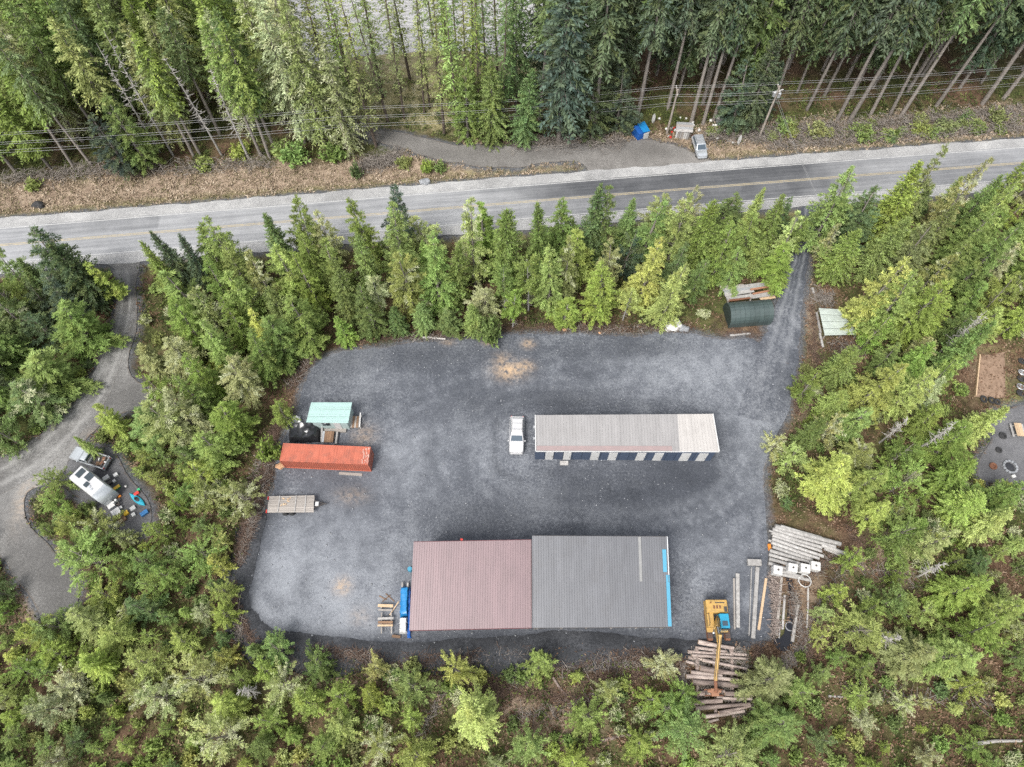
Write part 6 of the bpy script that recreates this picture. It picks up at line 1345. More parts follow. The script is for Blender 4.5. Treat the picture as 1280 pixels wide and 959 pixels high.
# belt between the yard and the highway, read off the photograph
for a in [(25, 283, 15, 3.4, 'cone', 'dark'), (66, 302, 14, 4.0, 'cone', 'dark'), (112, 330, 9, 1.6, 'slim', 'bright'), (172, 300, 13, 2.4, 'cone', 'mid'), (190, 282, 14, 2.4, 'cone', 'dark'), (219, 291, 13, 2.2, 'cone', 'blue'), (258, 271, 15, 3.3, 'cone', 'green'), (243, 283, 13, 2.3, 'slim', 'mid'),
          (248, 319, 13, 2.2, 'cone', 'green'), (285, 338, 13, 2.4, 'slim', 'bright'), (210, 370, 12, 2.8, 'cone', 'green'), (240, 362, 12, 2.6, 'pale', 'olive'), (250, 400, 12, 2.4, 'cone', 'bright'), (311, 382, 10, 1.9, 'slim', 'yellow'), (70, 386, 10, 4.6, 'cone', 'mid'), (30, 446, 9, 4.6, 'cone', 'mid'), (168, 430, 8, 2.7, 'cone', 'olive'),
          (233, 446, 11, 2.4, 'cone', 'green'), (360, 244, 15, 3.0, 'cone', 'mid'), (326, 262, 14, 3.0, 'cone', 'deep'), (395, 256, 13, 2.2, 'pale', 'pale'), (372, 286, 13, 2.4, 'cone', 'mid'), (441, 239, 17, 2.7, 'cone', 'mid'), (488, 226, 16, 2.4, 'cone', 'blue'), (486, 259, 17, 3.0, 'cone', 'green'), (401, 297, 14, 2.3, 'slim', 'mid'),
          (371, 317, 14, 2.5, 'cone', 'green'), (416, 330, 14, 2.6, 'cone', 'mid'), (466, 348, 9.5, 1.9, 'stem', 'pale'), (365, 372, 12, 3.3, 'cone', 'green'), (335, 360, 12, 2.4, 'cone', 'mid'), (501, 311, 15, 2.9, 'pale', 'olive'), (536, 291, 17, 3.9, 'cone', 'green'), (586, 252, 18, 2.9, 'pale', 'pale'), (562, 306, 14, 2.6, 'cone', 'mid'),
          (451, 356, 12, 2.4, 'cone', 'deep'), (633, 264, 16, 3.3, 'cone', 'mid'), (679, 257, 16, 2.9, 'cone', 'mid'), (748, 229, 17, 3.0, 'cone', 'deep'), (764, 234, 16, 2.4, 'cone', 'mid'), (692, 306, 15, 2.7, 'cone', 'green'), (713, 302, 14, 2.2, 'pale', 'olive'), (663, 320, 13, 1.9, 'stem', 'mid'), (630, 329, 12, 1.8, 'stem', 'mid'),
          (769, 299, 13, 2.0, 'pale', 'pale'), (760, 331, 13, 2.9, 'cone', 'bright'), (789, 360, 8, 1.8, 'stem', 'bright'), (823, 292, 16, 3.2, 'cone', 'yellow'), (852, 325, 15, 2.9, 'cone', 'yellow'), (862, 243, 16, 3.3, 'cone', 'bright'), (893, 256, 15, 3.0, 'cone', 'green'), (792, 284, 11, 2.6, 'dome', 'blue'), (641, 366, 9, 2.0, 'stem', 'green'),
          (592, 380, 8, 2.3, 'cone', 'green'), (612, 398, 7, 2.2, 'bush', 'mid'), (1004, 268, 13, 1.9, 'slim', 'yellow'), (984, 312, 9, 2.3, 'slim', 'green'), (950, 262, 12, 3.0, 'cone', 'mid'), (915, 290, 12, 3.0, 'cone', 'mid'), (928, 312, 9, 2.4, 'cone', 'green'), (880, 326, 9, 2.2, 'cone', 'deep'), (955, 305, 8, 2.0, 'cone', 'bright')]: tip(*a)
# east of the driveway
for a in [(1066, 217, 16, 3.4, 'cone', 'green'), (1097, 238, 14, 3.2, 'cone', 'deep'), (1165, 206, 17, 4.4, 'cone', 'bright'), (1191, 185, 17, 1.6, 'slim', 'olive'), (1238, 196, 17, 2.2, 'pale', 'pale'), (1131, 273, 14, 3.0, 'cone', 'mid'), (1169, 275, 15, 2.8, 'cone', 'olive'), (1201, 250, 15, 2.6, 'cone', 'olive'), (1246, 262, 14, 3.0, 'cone', 'mid'),
          (1078, 285, 12, 3.4, 'cone', 'mid'), (1052, 280, 9, 1.5, 'pale', 'pale'), (1132, 322, 17, 2.9, 'cone', 'yellow'), (1148, 348, 15, 3.2, 'cone', 'bright'), (1190, 346, 15, 3.2, 'cone', 'bright'), (1272, 226, 16, 3.2, 'cone', 'bright'), (1279, 275, 16, 3.8, 'cone', 'mid'), (1240, 402, 13, 3.0, 'cone', 'green'), (1192, 312, 12, 2.6, 'pale', 'olive'),
          (1218, 302, 13, 3.0, 'cone', 'mid'), (1126, 452, 13, 3.5, 'cone', 'yellow'), (1170, 459, 13, 2.6, 'cone', 'bright'), (1206, 446, 10, 2.6, 'dome', 'green'), (1056, 514, 8, 2.2, 'paledome', 'pale'), (1064, 577, 11, 3.3, 'cone', 'yellow'), (1098, 588, 10, 2.6, 'cone', 'bright'), (975, 547, 4.5, 1.8, 'paledome', 'pale'), (1002, 560, 6, 2.6, 'dome', 'bright'),
          (1146, 553, 8, 2.1, 'dome', 'mid'), (1152, 588, 8, 2.6, 'dome', 'green'), (1254, 508, 10, 3.0, 'cone', 'bright'), (1214, 538, 9, 3.0, 'cone', 'mid'), (1230, 616, 9, 2.8, 'cone', 'bright'), (1278, 604, 9, 2.8, 'cone', 'green'), (1020, 470, 7, 2.4, 'dome', 'mid'), (1112, 628, 7, 2.4, 'cone', 'bright'), (1268, 640, 9, 3.0, 'cone', 'bright'), (1108, 400, 8, 2.4, 'dome', 'green')]: tip(*a)
# south and west, seen from above
for a in [(335, 808, 6, 2.2, 'dome', 'green'), (345, 852, 6, 2.6, 'paledome', 'pale'), (375, 877, 6, 2.5, 'dome', 'green'), (420, 871, 6, 2.2, 'dome', 'green'), (418, 907, 6, 2.4, 'dome', 'bright'), (461, 830, 6, 1.9, 'dome', 'pale'), (456, 870, 5, 1.8, 'dome', 'bright'), (515, 857, 6, 3.1, 'dome', 'mid'), (566, 831, 7, 1.9, 'dome', 'yellow'), (594, 893, 9, 4.1, 'cone', 'yellow'),
          (511, 897, 5, 1.6, 'dome', 'bright'), (466, 931, 6, 2.4, 'paledome', 'olive'), (515, 946, 7, 2.6, 'dome', 'bright'), (326, 902, 6, 2.2, 'dome', 'green'), (396, 931, 5, 2.2, 'dome', 'green'), (676, 826, 6, 2.7, 'dome', 'green'), (741, 893, 7, 2.9, 'dome', 'green'), (766, 861, 6, 1.9, 'paledome', 'pale'), (662, 932, 7, 2.6, 'dome', 'bright'), (722, 957, 7, 2.4, 'dome', 'bright'),
          (836, 826, 5, 2.0, 'paledome', 'pale'), (817, 872, 5, 1.9, 'dome', 'bright'), (841, 886, 5.5, 2.0, 'dome', 'green'), (806, 931, 6, 2.2, 'dome', 'bright'), (862, 912, 7, 3.4, 'dome', 'mid'), (925, 946, 8, 3.1, 'dome', 'yellow'), (856, 866, 4, 1.8, 'dome', 'green'), (975, 850, 8, 3.2, 'cone', 'olive'), (1012, 862, 7, 2.2, 'dome', 'bright'), (1058, 735, 6, 2.1, 'dome', 'bright'), (985, 905, 8, 3.2, 'cone', 'mid'),
          (1077, 692, 6, 1.8, 'dome', 'green'), (1095, 778, 8, 3.6, 'dome', 'bright'), (1198, 662, 11, 1.9, 'slim', 'pale'), (1146, 652, 8, 3.4, 'dome', 'mid'), (1233, 725, 9, 3.2, 'cone', 'bright'), (1172, 758, 7, 2.3, 'dome', 'bright'), (1100, 758, 5, 1.8, 'dome', 'green'), (1132, 745, 6, 2.0, 'dome', 'mid'), (1165, 808, 8, 3.4, 'cone', 'olive'), (1215, 812, 9, 3.4, 'cone', 'bright'), (1250, 782, 8, 2.8, 'dome', 'green'), (1274, 758, 8, 2.8, 'cone', 'bright'),
          (170, 826, 7, 2.6, 'dome', 'yellow'), (98, 826, 7, 2.4, 'cone', 'bright'), (62, 856, 6, 2.8, 'paledome', 'pale'), (235, 846, 7, 3.1, 'paledome', 'pale'), (178, 868, 7, 2.7, 'paledome', 'pale'), (268, 882, 7, 2.8, 'cone', 'yellow'), (262, 918, 8, 3.2, 'paledome', 'pale'), (36, 882, 7, 2.4, 'paledome', 'pale'), (215, 802, 6, 2.2, 'dome', 'yellow'), (88, 770, 7, 2.3, 'cone', 'yellow'), (122, 785, 7, 2.4, 'cone', 'bright'),
          (52, 592, 6, 2.3, 'dome', 'mid'), (50, 616, 5, 1.9, 'dome', 'green'), (84, 688, 8, 3.7, 'dome', 'green'), (108, 648, 6, 2.2, 'paledome', 'olive'), (75, 648, 5, 2.2, 'dome', 'olive'), (182, 655, 6, 2.1, 'dome', 'green'), (172, 722, 6, 1.7, 'dome', 'bright'), (146, 668, 4, 1.5, 'paledome', 'pale'),
          (202, 494, 11, 3.0, 'pale', 'pale'), (185, 505, 11, 3.2, 'pale', 'pale'), (220, 468, 12, 2.4, 'cone', 'bright'), (115, 508, 8, 2.0, 'cone', 'yellow'), (96, 549, 6, 1.2, 'cone', 'bright'), (250, 545, 9, 2.8, 'cone', 'bright'), (240, 608, 7, 2.4, 'paledome', 'olive'), (290, 610, 7, 2.7, 'paledome', 'olive'), (345, 505, 6, 1.9, 'dome', 'bright'), (330, 555, 5, 2.2, 'bush', 'green'), (262, 700, 5, 1.8, 'dome', 'yellow'), (268, 735, 5, 1.8, 'dome', 'bright')]: tip(*a)
# first row of the tall wood beyond the highway, by their feet
for a in [(1048, 147, 33, 4.2, 'tall', 'dark'), (1063, 149, 34, 4.4, 'tall', 'dark'), (1090, 140, 30, 3.6, 'tall', 'dark'), (1115, 139, 33, 4.0, 'tall', 'dark'), (1128, 142, 34, 4.2, 'tall', 'deep'), (1172, 130, 34, 4.2, 'tall', 'dark'), (1230, 127, 36, 4.8, 'tall', 'dark'), (1256, 121, 34, 4.4, 'tall', 'deep'), (865, 150, 33, 4.2, 'tall', 'dark'), (880, 151, 34, 4.2, 'tall', 'blue'), (893, 147, 32, 4.0, 'tall', 'dark'), (797, 146, 31, 4.4, 'tall', 'dark'),
          (698, 178, 31, 5.4, 'full', 'blue'), (742, 165, 33, 5.0, 'tall', 'dark'), (655, 178, 15, 3.2, 'cone', 'deep'), (615, 178, 17, 3.4, 'cone', 'mid'), (585, 172, 16, 3.2, 'cone', 'mid'), (735, 168, 14, 3.6, 'cone', 'dark'), (770, 160, 13, 3.0, 'cone', 'dark'), (915, 158, 14, 3.4, 'cone', 'dark'), (930, 160, 18, 3.2, 'cone', 'dark'),
          (88, 203, 25, 3.4, 'tall', 'mid'), (113, 204, 26, 3.2, 'tall', 'deep'), (134, 180, 26, 3.4, 'tall', 'mid'), (240, 191, 22, 3.0, 'tall', 'mid'), (248, 189, 23, 3.0, 'tall', 'green'), (325, 192, 24, 3.4, 'tall', 'green'), (336, 194, 25, 3.6, 'tall', 'green'), (344, 187, 26, 3.4, 'tall', 'deep'), (160, 212, 12, 3.0, 'cone', 'blue'), (185, 206, 15, 3.2, 'cone', 'deep'), (60, 206, 17, 3.6, 'full', 'mid'), (15, 210, 20, 4.0, 'full', 'mid'),
          (380, 175, 27, 4.2, 'mossy', 'pale'), (405, 178, 27, 4.0, 'mossy', 'olive'), (440, 190, 22, 3.6, 'mossy', 'olive'), (470, 182, 20, 3.2, 'thin', 'olive'), (485, 150, 28, 2.6, 'thin', 'olive'), (505, 146, 28, 2.2, 'thin', 'olive'), (530, 138, 28, 2.0, 'thin', 'olive'), (537, 132, 29, 2.0, 'thin', 'deep'), (500, 112, 28, 2.4, 'thin', 'olive'), (570, 160, 27, 2.6, 'thin', 'mid'), (585, 150, 28, 2.4, 'thin', 'olive'), (600, 158, 27, 2.4, 'thin', 'mid'), (628, 165, 27, 3.0, 'thin', 'deep'), (575, 120, 28, 2.6, 'thin', 'mid'), (645, 140, 29, 3.4, 'full', 'deep'), (355, 150, 26, 3.8, 'mossy', 'olive'), (420, 140, 27, 3.4, 'thin', 'olive')] + [(u_, v_, 26, 2.8, 'thin', t_) for u_, v_, t_ in [(452, 168, 'mid'), (462, 140, 'olive'), (478, 120, 'mid'), (445, 120, 'olive'), (512, 96, 'olive'), (548, 98, 'mid'), (566, 140, 'mid'), (560, 84, 'olive'), (592, 110, 'mid'), (610, 128, 'deep'), (622, 96, 'mid'), (470, 90, 'olive'), (430, 105, 'mid'), (410, 95, 'olive'), (600, 80, 'olive'), (640, 110, 'mid'), (575, 172, 'green'), (555, 165, 'olive')]]: foot(*a)
for a in [(198, 187, 21, 'snag'), (214, 190, 24, 'snag'), (310, 196, 18, 'snag'), (275, 190, 20, 'snag')]: foot(a[0], a[1], a[2], 1.8, 'snag', 'pale')
for a in [(1237, 382, 13), (1200, 522, 10), (1238, 388, 11), (1188, 704, 7), (1260, 755, 6), (1130, 792, 6), (1140, 520, 8), (300, 860, 6)]:
    p = px(a[0], a[1], a[2]); TREES.append((p.x, p.y, a[2], 1.3, 'snag', 'pale', True))

# ------------------------------------------------------------------ fill the rest of the woods
CLEAR = [(YARD, 1.6), (TRACK, .6), (CAMP, .6), (LOT, .8), (ROAD_POLY, 2.0), (DRIVE_POLY, 1.2), (WORK, .8), (SHEDS, .6), (SCRAP, .3), (GARDEN, .5), (GARDEN_GRAVEL, .6)]
def inpoly(P, x, y):
    c = False; n = len(P); j = n - 1
    for i in range(n):
        if (P[i][1] > y) != (P[j][1] > y) and x < (P[j][0] - P[i][0]) * (y - P[i][1]) / (P[j][1] - P[i][1]) + P[i][0]: c = not c
        j = i
    return c
# places in the photograph that stay in sight (nothing tall may stand before them)
KEEP = [[(126, 322), (174, 322), (172, 402), (136, 402)], [(138, 400), (172, 395), (165, 450), (185, 490), (130, 530), (95, 565), (40, 600), (45, 660), (90, 705), (100, 740), (70, 772), (40, 750), (0, 690), (0, 575), (60, 540), (110, 480), (130, 430)], [(92, 566), (112, 556), (145, 564), (196, 622), (190, 664), (146, 662), (90, 616)], [(985, 330), (1012, 310), (1010, 400), (1075, 420), (1075, 440), (960, 440)], [(895, 350), (975, 345), (975, 425), (895, 420)], [(1215, 432), (1280, 432), (1280, 608), (1226, 596), (1230, 560), (1215, 505)], [(945, 640), (1065, 660), (1060, 700), (1020, 740), (1010, 800), (945, 815)], [(845, 795), (945, 795), (945, 900), (850, 895)],
        [(780, 140), (900, 140), (1000, 160), (1000, 185), (780, 185)], [(445, 165), (480, 160), (560, 178), (780, 172), (780, 210), (560, 205)], [(475, 90), (562, 90), (562, 150), (475, 150)], [(480, 20), (580, 20), (560, 90), (490, 90)], [(335, 0), (362, 0), (362, 18), (335, 18)], [(0, 235), (1280, 150), (1280, 200), (0, 300)], [(118, 314), (172, 314), (170, 352), (128, 352)], [(300, 500), (372, 430), (372, 640), (300, 800), (330, 830), (290, 830), (285, 700)], [(520, 800), (840, 800), (840, 850), (520, 830)],
        [(600, 840), (720, 850), (720, 925), (640, 905)], [(560, 905), (640, 850), (640, 860), (530, 880)]]
grid = {}
def near(x, y, r):
    gx_, gy_ = int(x // 4), int(y // 4)
    for i in range(gx_ - 2, gx_ + 3):
        for j in range(gy_ - 2, gy_ + 3):
            for q in grid.get((i, j), ()):
                if math.hypot(q[0] - x, q[1] - y) < (r + q[2]) * .5: return True
    return False
def put(x, y, s): grid.setdefault((int(x // 4), int(y // 4)), []).append((x, y, s))
for q in TREES: put(q[0], q[1], min(q[3] * 1.35, 4.2))
fr = random.Random(17)
def keep_ok(x, y, h):
    for f in (.35, .65, .98):
        u, v = proj(x, y, h * f)
        for K in KEEP:
            if inpoly(K, u, v): return False
    return True
cand = []
for _ in range(34000): cand.append((fr.uniform(-112, 112), fr.uniform(-16, 140)))
CX = np.array(cand); ok = np.ones(len(CX), bool)
for P, m in CLEAR: ok &= sdist(P, CX[:, 0], CX[:, 1]) > m
yroad = np.interp(CX[:, 0], [p.x for p in ROAD_C], [p.y for p in ROAD_C])
nfill = {'N': 0, 'S': 0}
for (x, y), good, yr in zip(cand, ok, yroad):
    if not good: continue
    u, v = proj(x, y, 0)
    if not (-120 < u < 1400 and v < 1040): continue
    if y > yr:                                   # tall wood beyond the highway
        edge = y - yr - HALF - SHOULD
        if edge < (8.5 if u > 900 or u < 460 else 12): continue
        if y > float(shore_y(np.array(x))) - 1 or (440 < u < 600 and y > 82): continue
        west = u < 460
        h = fr.uniform(22, 29) if west else fr.uniform(29, 36)
        if edge < 12 and fr.random() < .45: h = fr.uniform(9, 15); pr = 'cone'; Rr = fr.uniform(2.4, 3.2)
        else: pr = fr.choice(['full', 'full', 'tall', 'mossy'] if west else ['tall', 'full', 'tall', 'full']); Rr = fr.uniform(3.2, 4.4)
        tn = fr.choice(['mid', 'mid', 'green', 'olive', 'deep'] if west else ['dark', 'dark', 'blue', 'deep'])
        if pr == 'mossy': tn = fr.choice(['pale', 'olive'])
        if 600 < u < 660: tn = fr.choice(['mid', 'deep'])
        sp = 4.2 if west else 4.3
        if proj(x, y, h)[1] > 330 or proj(x, y, 0)[1] < -60: continue
    else:
        sv_ = v
        if v < 430 and 170 < u < 1010 : h = fr.uniform(9, 15); Rr = fr.uniform(2.0, 3.0); pr = fr.choice(['cone', 'cone', 'cone', 'cone', 'slim', 'cone', 'pale']); tn = fr.choice(['mid', 'deep', 'green', 'mid', 'green', 'bright', 'bright']); sp = 3.5
        elif u >= 960 and v < 620: h = fr.uniform(7, 13); Rr = fr.uniform(1.9, 3.0); pr = fr.choice(['cone', 'cone', 'cone', 'dome', 'pale', 'cone', 'slim']); tn = fr.choice(['mid', 'green', 'deep', 'green', 'bright', 'bright']); sp = 3.4
        elif u < 380 and v < 560: h = fr.uniform(7, 12); Rr = fr.uniform(2.2, 3.2); pr = fr.choice(['cone', 'cone', 'dome', 'dome', 'cone', 'pale']); tn = fr.choice(['mid', 'mid', 'deep', 'green', 'bright']); sp = 3.2
        else: h = fr.uniform(2.2, 6.0); Rr = h * fr.uniform(.28, .40) ; pr = fr.choice(['dome'] * 6 + ['bush', 'bush', 'cone', 'paledome']); tn = fr.choice(['green', 'mid', 'bright', 'green', 'bright', 'yellow', 'mid', 'deep']); sp = 1.95 if u < 400 else (2.5 if u > 900 else 3.8)
        if pr == 'bush': h = min(h, 2.4); Rr = fr.uniform(.9, 1.5)
        if u > 900: h *= .85; Rr *= .85
        if 440 < u < 880 and v > 790: h = min(h, 3.8); Rr = min(Rr, 1.35); sp = 4.6
        if pr in ('pale', 'paledome'): tn = fr.choice(['pale', 'olive', 'pale'])
    if y <= yr and u < 135 and v < 570: tn = fr.choice(['deep', 'dark', 'mid', 'deep', 'mid'])
    if near(x, y, sp): continue
    if y <= yr:
        dy = min(sdist(P, np.array([x]), np.array([y]))[0] for P in (YARD, WORK))
        if dy < 4: h = min(h, 4.5 + dy * 1.2); Rr = min(Rr, 1.2 + dy * .35)
    if not keep_ok(x, y, h):
        if y <= yr and keep_ok(x, y, 1.6) and fr.random() < .5: h, Rr, pr, tn = fr.uniform(1.0, 1.9), fr.uniform(.9, 1.5), fr.choice(['bush', 'bush', 'twiggy']), fr.choice(['green', 'mid', 'olive', 'bright'])
        else: continue
    TREES.append((x, y, h, Rr, pr, tn, False)); put(x, y, sp)
# low shrubs filling the gaps of the thin scrub
nb = 0
for (x, y), good, yr in zip(cand[::-1], ok[::-1], yroad[::-1]):
    if not good or y > yr or nb > 260: continue
    u, v = proj(x, y, 0)
    if not (-20 < u < 1300 and v < 985): continue
    if v < 470 and fr.random() < .75: continue
    if near(x, y, 1.3) or not keep_ok(x, y, 1.5): continue
    TREES.append((x, y, fr.uniform(.8, 2.0), fr.uniform(.7, 1.4), fr.choice(['bush', 'bush', 'bush', 'twiggy']), fr.choice(['green', 'mid', 'olive', 'bright', 'deep', 'yellow']), False)); put(x, y, 1.5); nb += 1
for u, v, h, r_, t in [(300, 192, 2.6, 2.2, 'bright'), (255, 205, 2.2, 2.0, 'bright'), (420, 195, 3.2, 3.0, 'green'), (370, 200, 3.4, 3.0, 'green'), (355, 195, 3, 2.6, 'bright'), (40, 232, 1.6, 1.8, 'bright'), (535, 212, 2.4, 1.6, 'green'), (550, 212, 2, 1.4, 'mid'), (445, 218, 3.2, 1.4, 'deep'), (1180, 160, 2.4, 2.4, 'olive'), (1150, 165, 2.0, 2.2, 'olive'), (1080, 172, 2.2, 2.4, 'mid'), (1020, 165, 2.4, 2.2, 'olive'), (1245, 150, 2.2, 2.2, 'olive'), (505, 205, 1.8, 1.8, 'olive'), (890, 165, 1.5, 1.6, 'olive'), (980, 160, 2.4, 2.0, 'mid')] + [(fr.uniform(960, 1290), 0, fr.uniform(1.0, 2.0), fr.uniform(1.0, 2.0), fr.choice(['olive', 'deep', 'olive', 'mid'])) for _ in range(26)]:
    if v == 0: v = 176 - (u - 960) * .075 - fr.uniform(-8, 18)
   
    p = px(u, v); TREES.append((p.x, p.y, h, r_, 'bush', t, True))

# keep only trees that the view can show
def inview(q):
    for f in (0, .5, 1):
        for s in (-1, 0, 1):
            u, v = proj(q[0] + s * q[3], q[1], q[2] * f)
            if -25 < u < 1305 and -25 < v < 985: return True
    return False
TREES = [q for q in TREES if inview(q)]
lim = {}
for q in sorted(TREES, key=lambda q: -(q[3] * q[2]) * (2 if q[6] else 1)):
    lim.setdefault(NAMEOF[q[4]], []).append(q)
TREES = [q for k in lim for q in lim[k][:300]]

# labels: tone, size and the nearest landmark, then the rank in distance from it
MARKS = [('the orange container', 408, 575), ('the mint roofed cabin', 412, 515), ('the white camper', 125, 610), ('the log pile', 897, 850), ('the bleached pole heap', 1005, 690), ('the grey-roofed shed', 750, 790), ('the red-roofed shed', 585, 790), ('the arched shed', 935, 392), ('the pale lean-to', 1045, 402), ('the garden bed', 1240, 470), ('the storage building', 780, 540),
         ('the silver van', 873, 187), ('the transformer pole', 950, 169), ('the blue tarp shelter', 800, 162), ('the track junction', 150, 325), ('the tan sand patch', 637, 463), ('the track dead end', 75, 765), ('the fire ring', 1262, 584), ('the deck trailer', 365, 630), ('the short utility pole', 835, 163), ('the grey utility pole', 436, 192), ('the driveway mouth', 1010, 265), ('the track bend', 120, 480), ('the west bank corner', 306, 760), ('the blue-white skiff', 375, 133), ('the fallen brown log', 775, 922), ('the gravel yard\'s top edge', 560, 420), ('the highway\'s right end', 1280, 200), ('the highway\'s left end', 0, 305), ('the copyright corner', 0, 959), ('the bottom right corner', 1280, 959), ('the excavator', 896, 768)]
MARKS = [m for m in MARKS if 'copyright' not in m[0]] + [('the bottom left corner', 0, 959)]
_one = 'first second third fourth fifth sixth seventh eighth ninth tenth eleventh twelfth thirteenth fourteenth fifteenth sixteenth seventeenth eighteenth nineteenth'.split()
_ord = _one + [x + ('' if not i else '-' + _one[i - 1]) for x, y in (('twenty', 'twentieth'), ('thirty', 'thirtieth'), ('forty', 'fortieth')) for i in range(10)]
_ord = [{'twenty': 'twentieth', 'thirty': 'thirtieth', 'forty': 'fortieth'}.get(x, x) for x in _ord]
RANK = ['nearest'] + [x + ' nearest' for x in _ord[1:]]
KIND = {'tall': 'spruce with bare lower trunk', 'full': 'dense tall spruce', 'mossy': 'lichen-hung tall spruce', 'thin': 'thin sparse spruce', 'cone': 'conical conifer', 'pale': 'lichen-hung conifer', 'slim': 'slender conifer', 'stem': 'small conifer on bare stem', 'dome': 'rounded young conifer', 'paledome': 'lichen-grey young conifer', 'snag': 'bare bleached dead tree', 'bush': 'low bushy shrub', 'twiggy': 'twiggy grey shrub'}
CATN = {'spruce_tree': 'tree', 'hemlock_tree': 'tree', 'young_conifer': 'tree', 'dead_tree': 'dead tree', 'shrub': 'shrub'}
rows = {}
for q in TREES:
    u, v = proj(q[0], q[1], q[2] * .6); m = min(MARKS, key=lambda m: (m[1] - u) ** 2 + (m[2] - v) ** 2); dist = math.hypot(m[1] - u, m[2] - v)
    dx, dy = u - m[1], v - m[2]; side = ('right of' if dx > 0 else 'left of') if abs(dx) > abs(dy) else ('below' if dy > 0 else 'above')
    tw = '' if q[4] in ('snag', 'twiggy', 'pale', 'mossy', 'paledome') else TWORD[q[5]].replace(' lichen-hung', ' green') + ' '
    rows.setdefault(f"{tw}{KIND[q[4]]} {side} {m[0]}", []).append((dist, q))
GROUPOF = {'spruce_tree': 'tall trees beyond the highway', 'hemlock_tree': 'conifers round the yard', 'young_conifer': 'young conifers in the scrub', 'dead_tree': 'dead trees', 'shrub': 'shrubs under the trees'}
hz = ground_z(np.array([q[0] for q in TREES]), np.array([q[1] for q in TREES])); HZ = {id(q): z for q, z in zip(TREES, hz)}
tri = 0
for base, L_ in rows.items():
    L_.sort(key=lambda a: a[0])
    for k, (d_, q) in enumerate(L_):
        x, y, h, Rr, pr, tn, _ = q; p = P_[pr][fr.randrange(len(P_[pr]))]; nm = NAMEOF[pr]
        label = base if len(L_) == 1 else f"{base}, {RANK[min(k, len(RANK) - 1)]} of those"
        t = thing(nm, label, CATN[nm], (x, y, HZ[id(q)]), fr.uniform(0, 6.28), GROUPOF[nm])
        s = Rr / p['R']; t.scale = (s * fr.uniform(.92, 1.08), s * fr.uniform(.92, 1.08), h / p['h'])
        t.rotation_euler = (fr.gauss(0, .025), fr.gauss(0, .025), t.rotation_euler[2])
        c = bpy.data.objects.new(p['crown'].name.split('.')[0], p['crown']) if p['crown'] else None
        if c: COL.objects.link(c); c.parent = t
        kk = fr.uniform(.82, 1.18); T = TONE[tn]; cc = (T[0] * kk * fr.uniform(.92, 1.1), T[1] * kk, T[2] * kk * fr.uniform(.8, 1.25), 1)
        if c: c.color = cc
        c = bpy.data.objects.new(p['trunk'].name.split('.')[0], p['trunk']); COL.objects.link(c); c.parent = t

# ------------------------------------------------------------------ fallen logs in the scrub
for k, (a, b, r, m, lb) in enumerate([((743, 928), (803, 917), .20, 'log_bark', 'brown fallen log lying in the scrub below the grey-roofed shed'), ((692, 846), (711, 871), .14, 'log_bark', 'reddish broken log leaning in the brush below the sheds'), ((780, 838), (782, 855), .14, 'dead_pale', 'short pale log standing in the brush below the grey-roofed shed'), ((527, 421), (557, 424), .18, 'dead_pale', 'bleached log on the top edge of the gravel yard'), ((516, 428), (523, 409), .10, 'dead_pale', 'thin bleached pole leaning at the top edge of the yard'),
        ((1037, 870), (1096, 876), .13, 'dead_pale', 'long pale fallen log right of the log pile'), ((1155, 836), (1210, 852), .14, 'dead_pale', 'pale fallen log in the scrub at lower right'), ((18, 820), (70, 838), .12, 'dead_pale', 'pale curved fallen log left of the scrub'), ((200, 607), (228, 626), .10, 'dead_pale', 'pale fallen pole in the trees right of the kayak'), ((166, 686), (212, 655), .10, 'dead_pale', 'pale fallen pole below the camper clearing'), ((516, 907), (536, 906), .12, 'dead_pale', 'short pale log in the brown scrub'), ((1220, 930), (1280, 926), .20, 'dead_pale', 'thick pale log at the lower right edge'), ((870, 826), (872, 842), .10, 'dead_pale', 'pale stick standing beside the log pile')]):
    A_, B_ = px(*a), px(*b); A_.z = gz(A_.x, A_.y) + r * .6; B_.z = gz(B_.x, B_.y) + r * .6; log('fallen_log', A_, B_, r * 1.1, r * .75, m, lb, 'log', None, 'log_end' if m == 'log_bark' else 'dead_pale', .2)

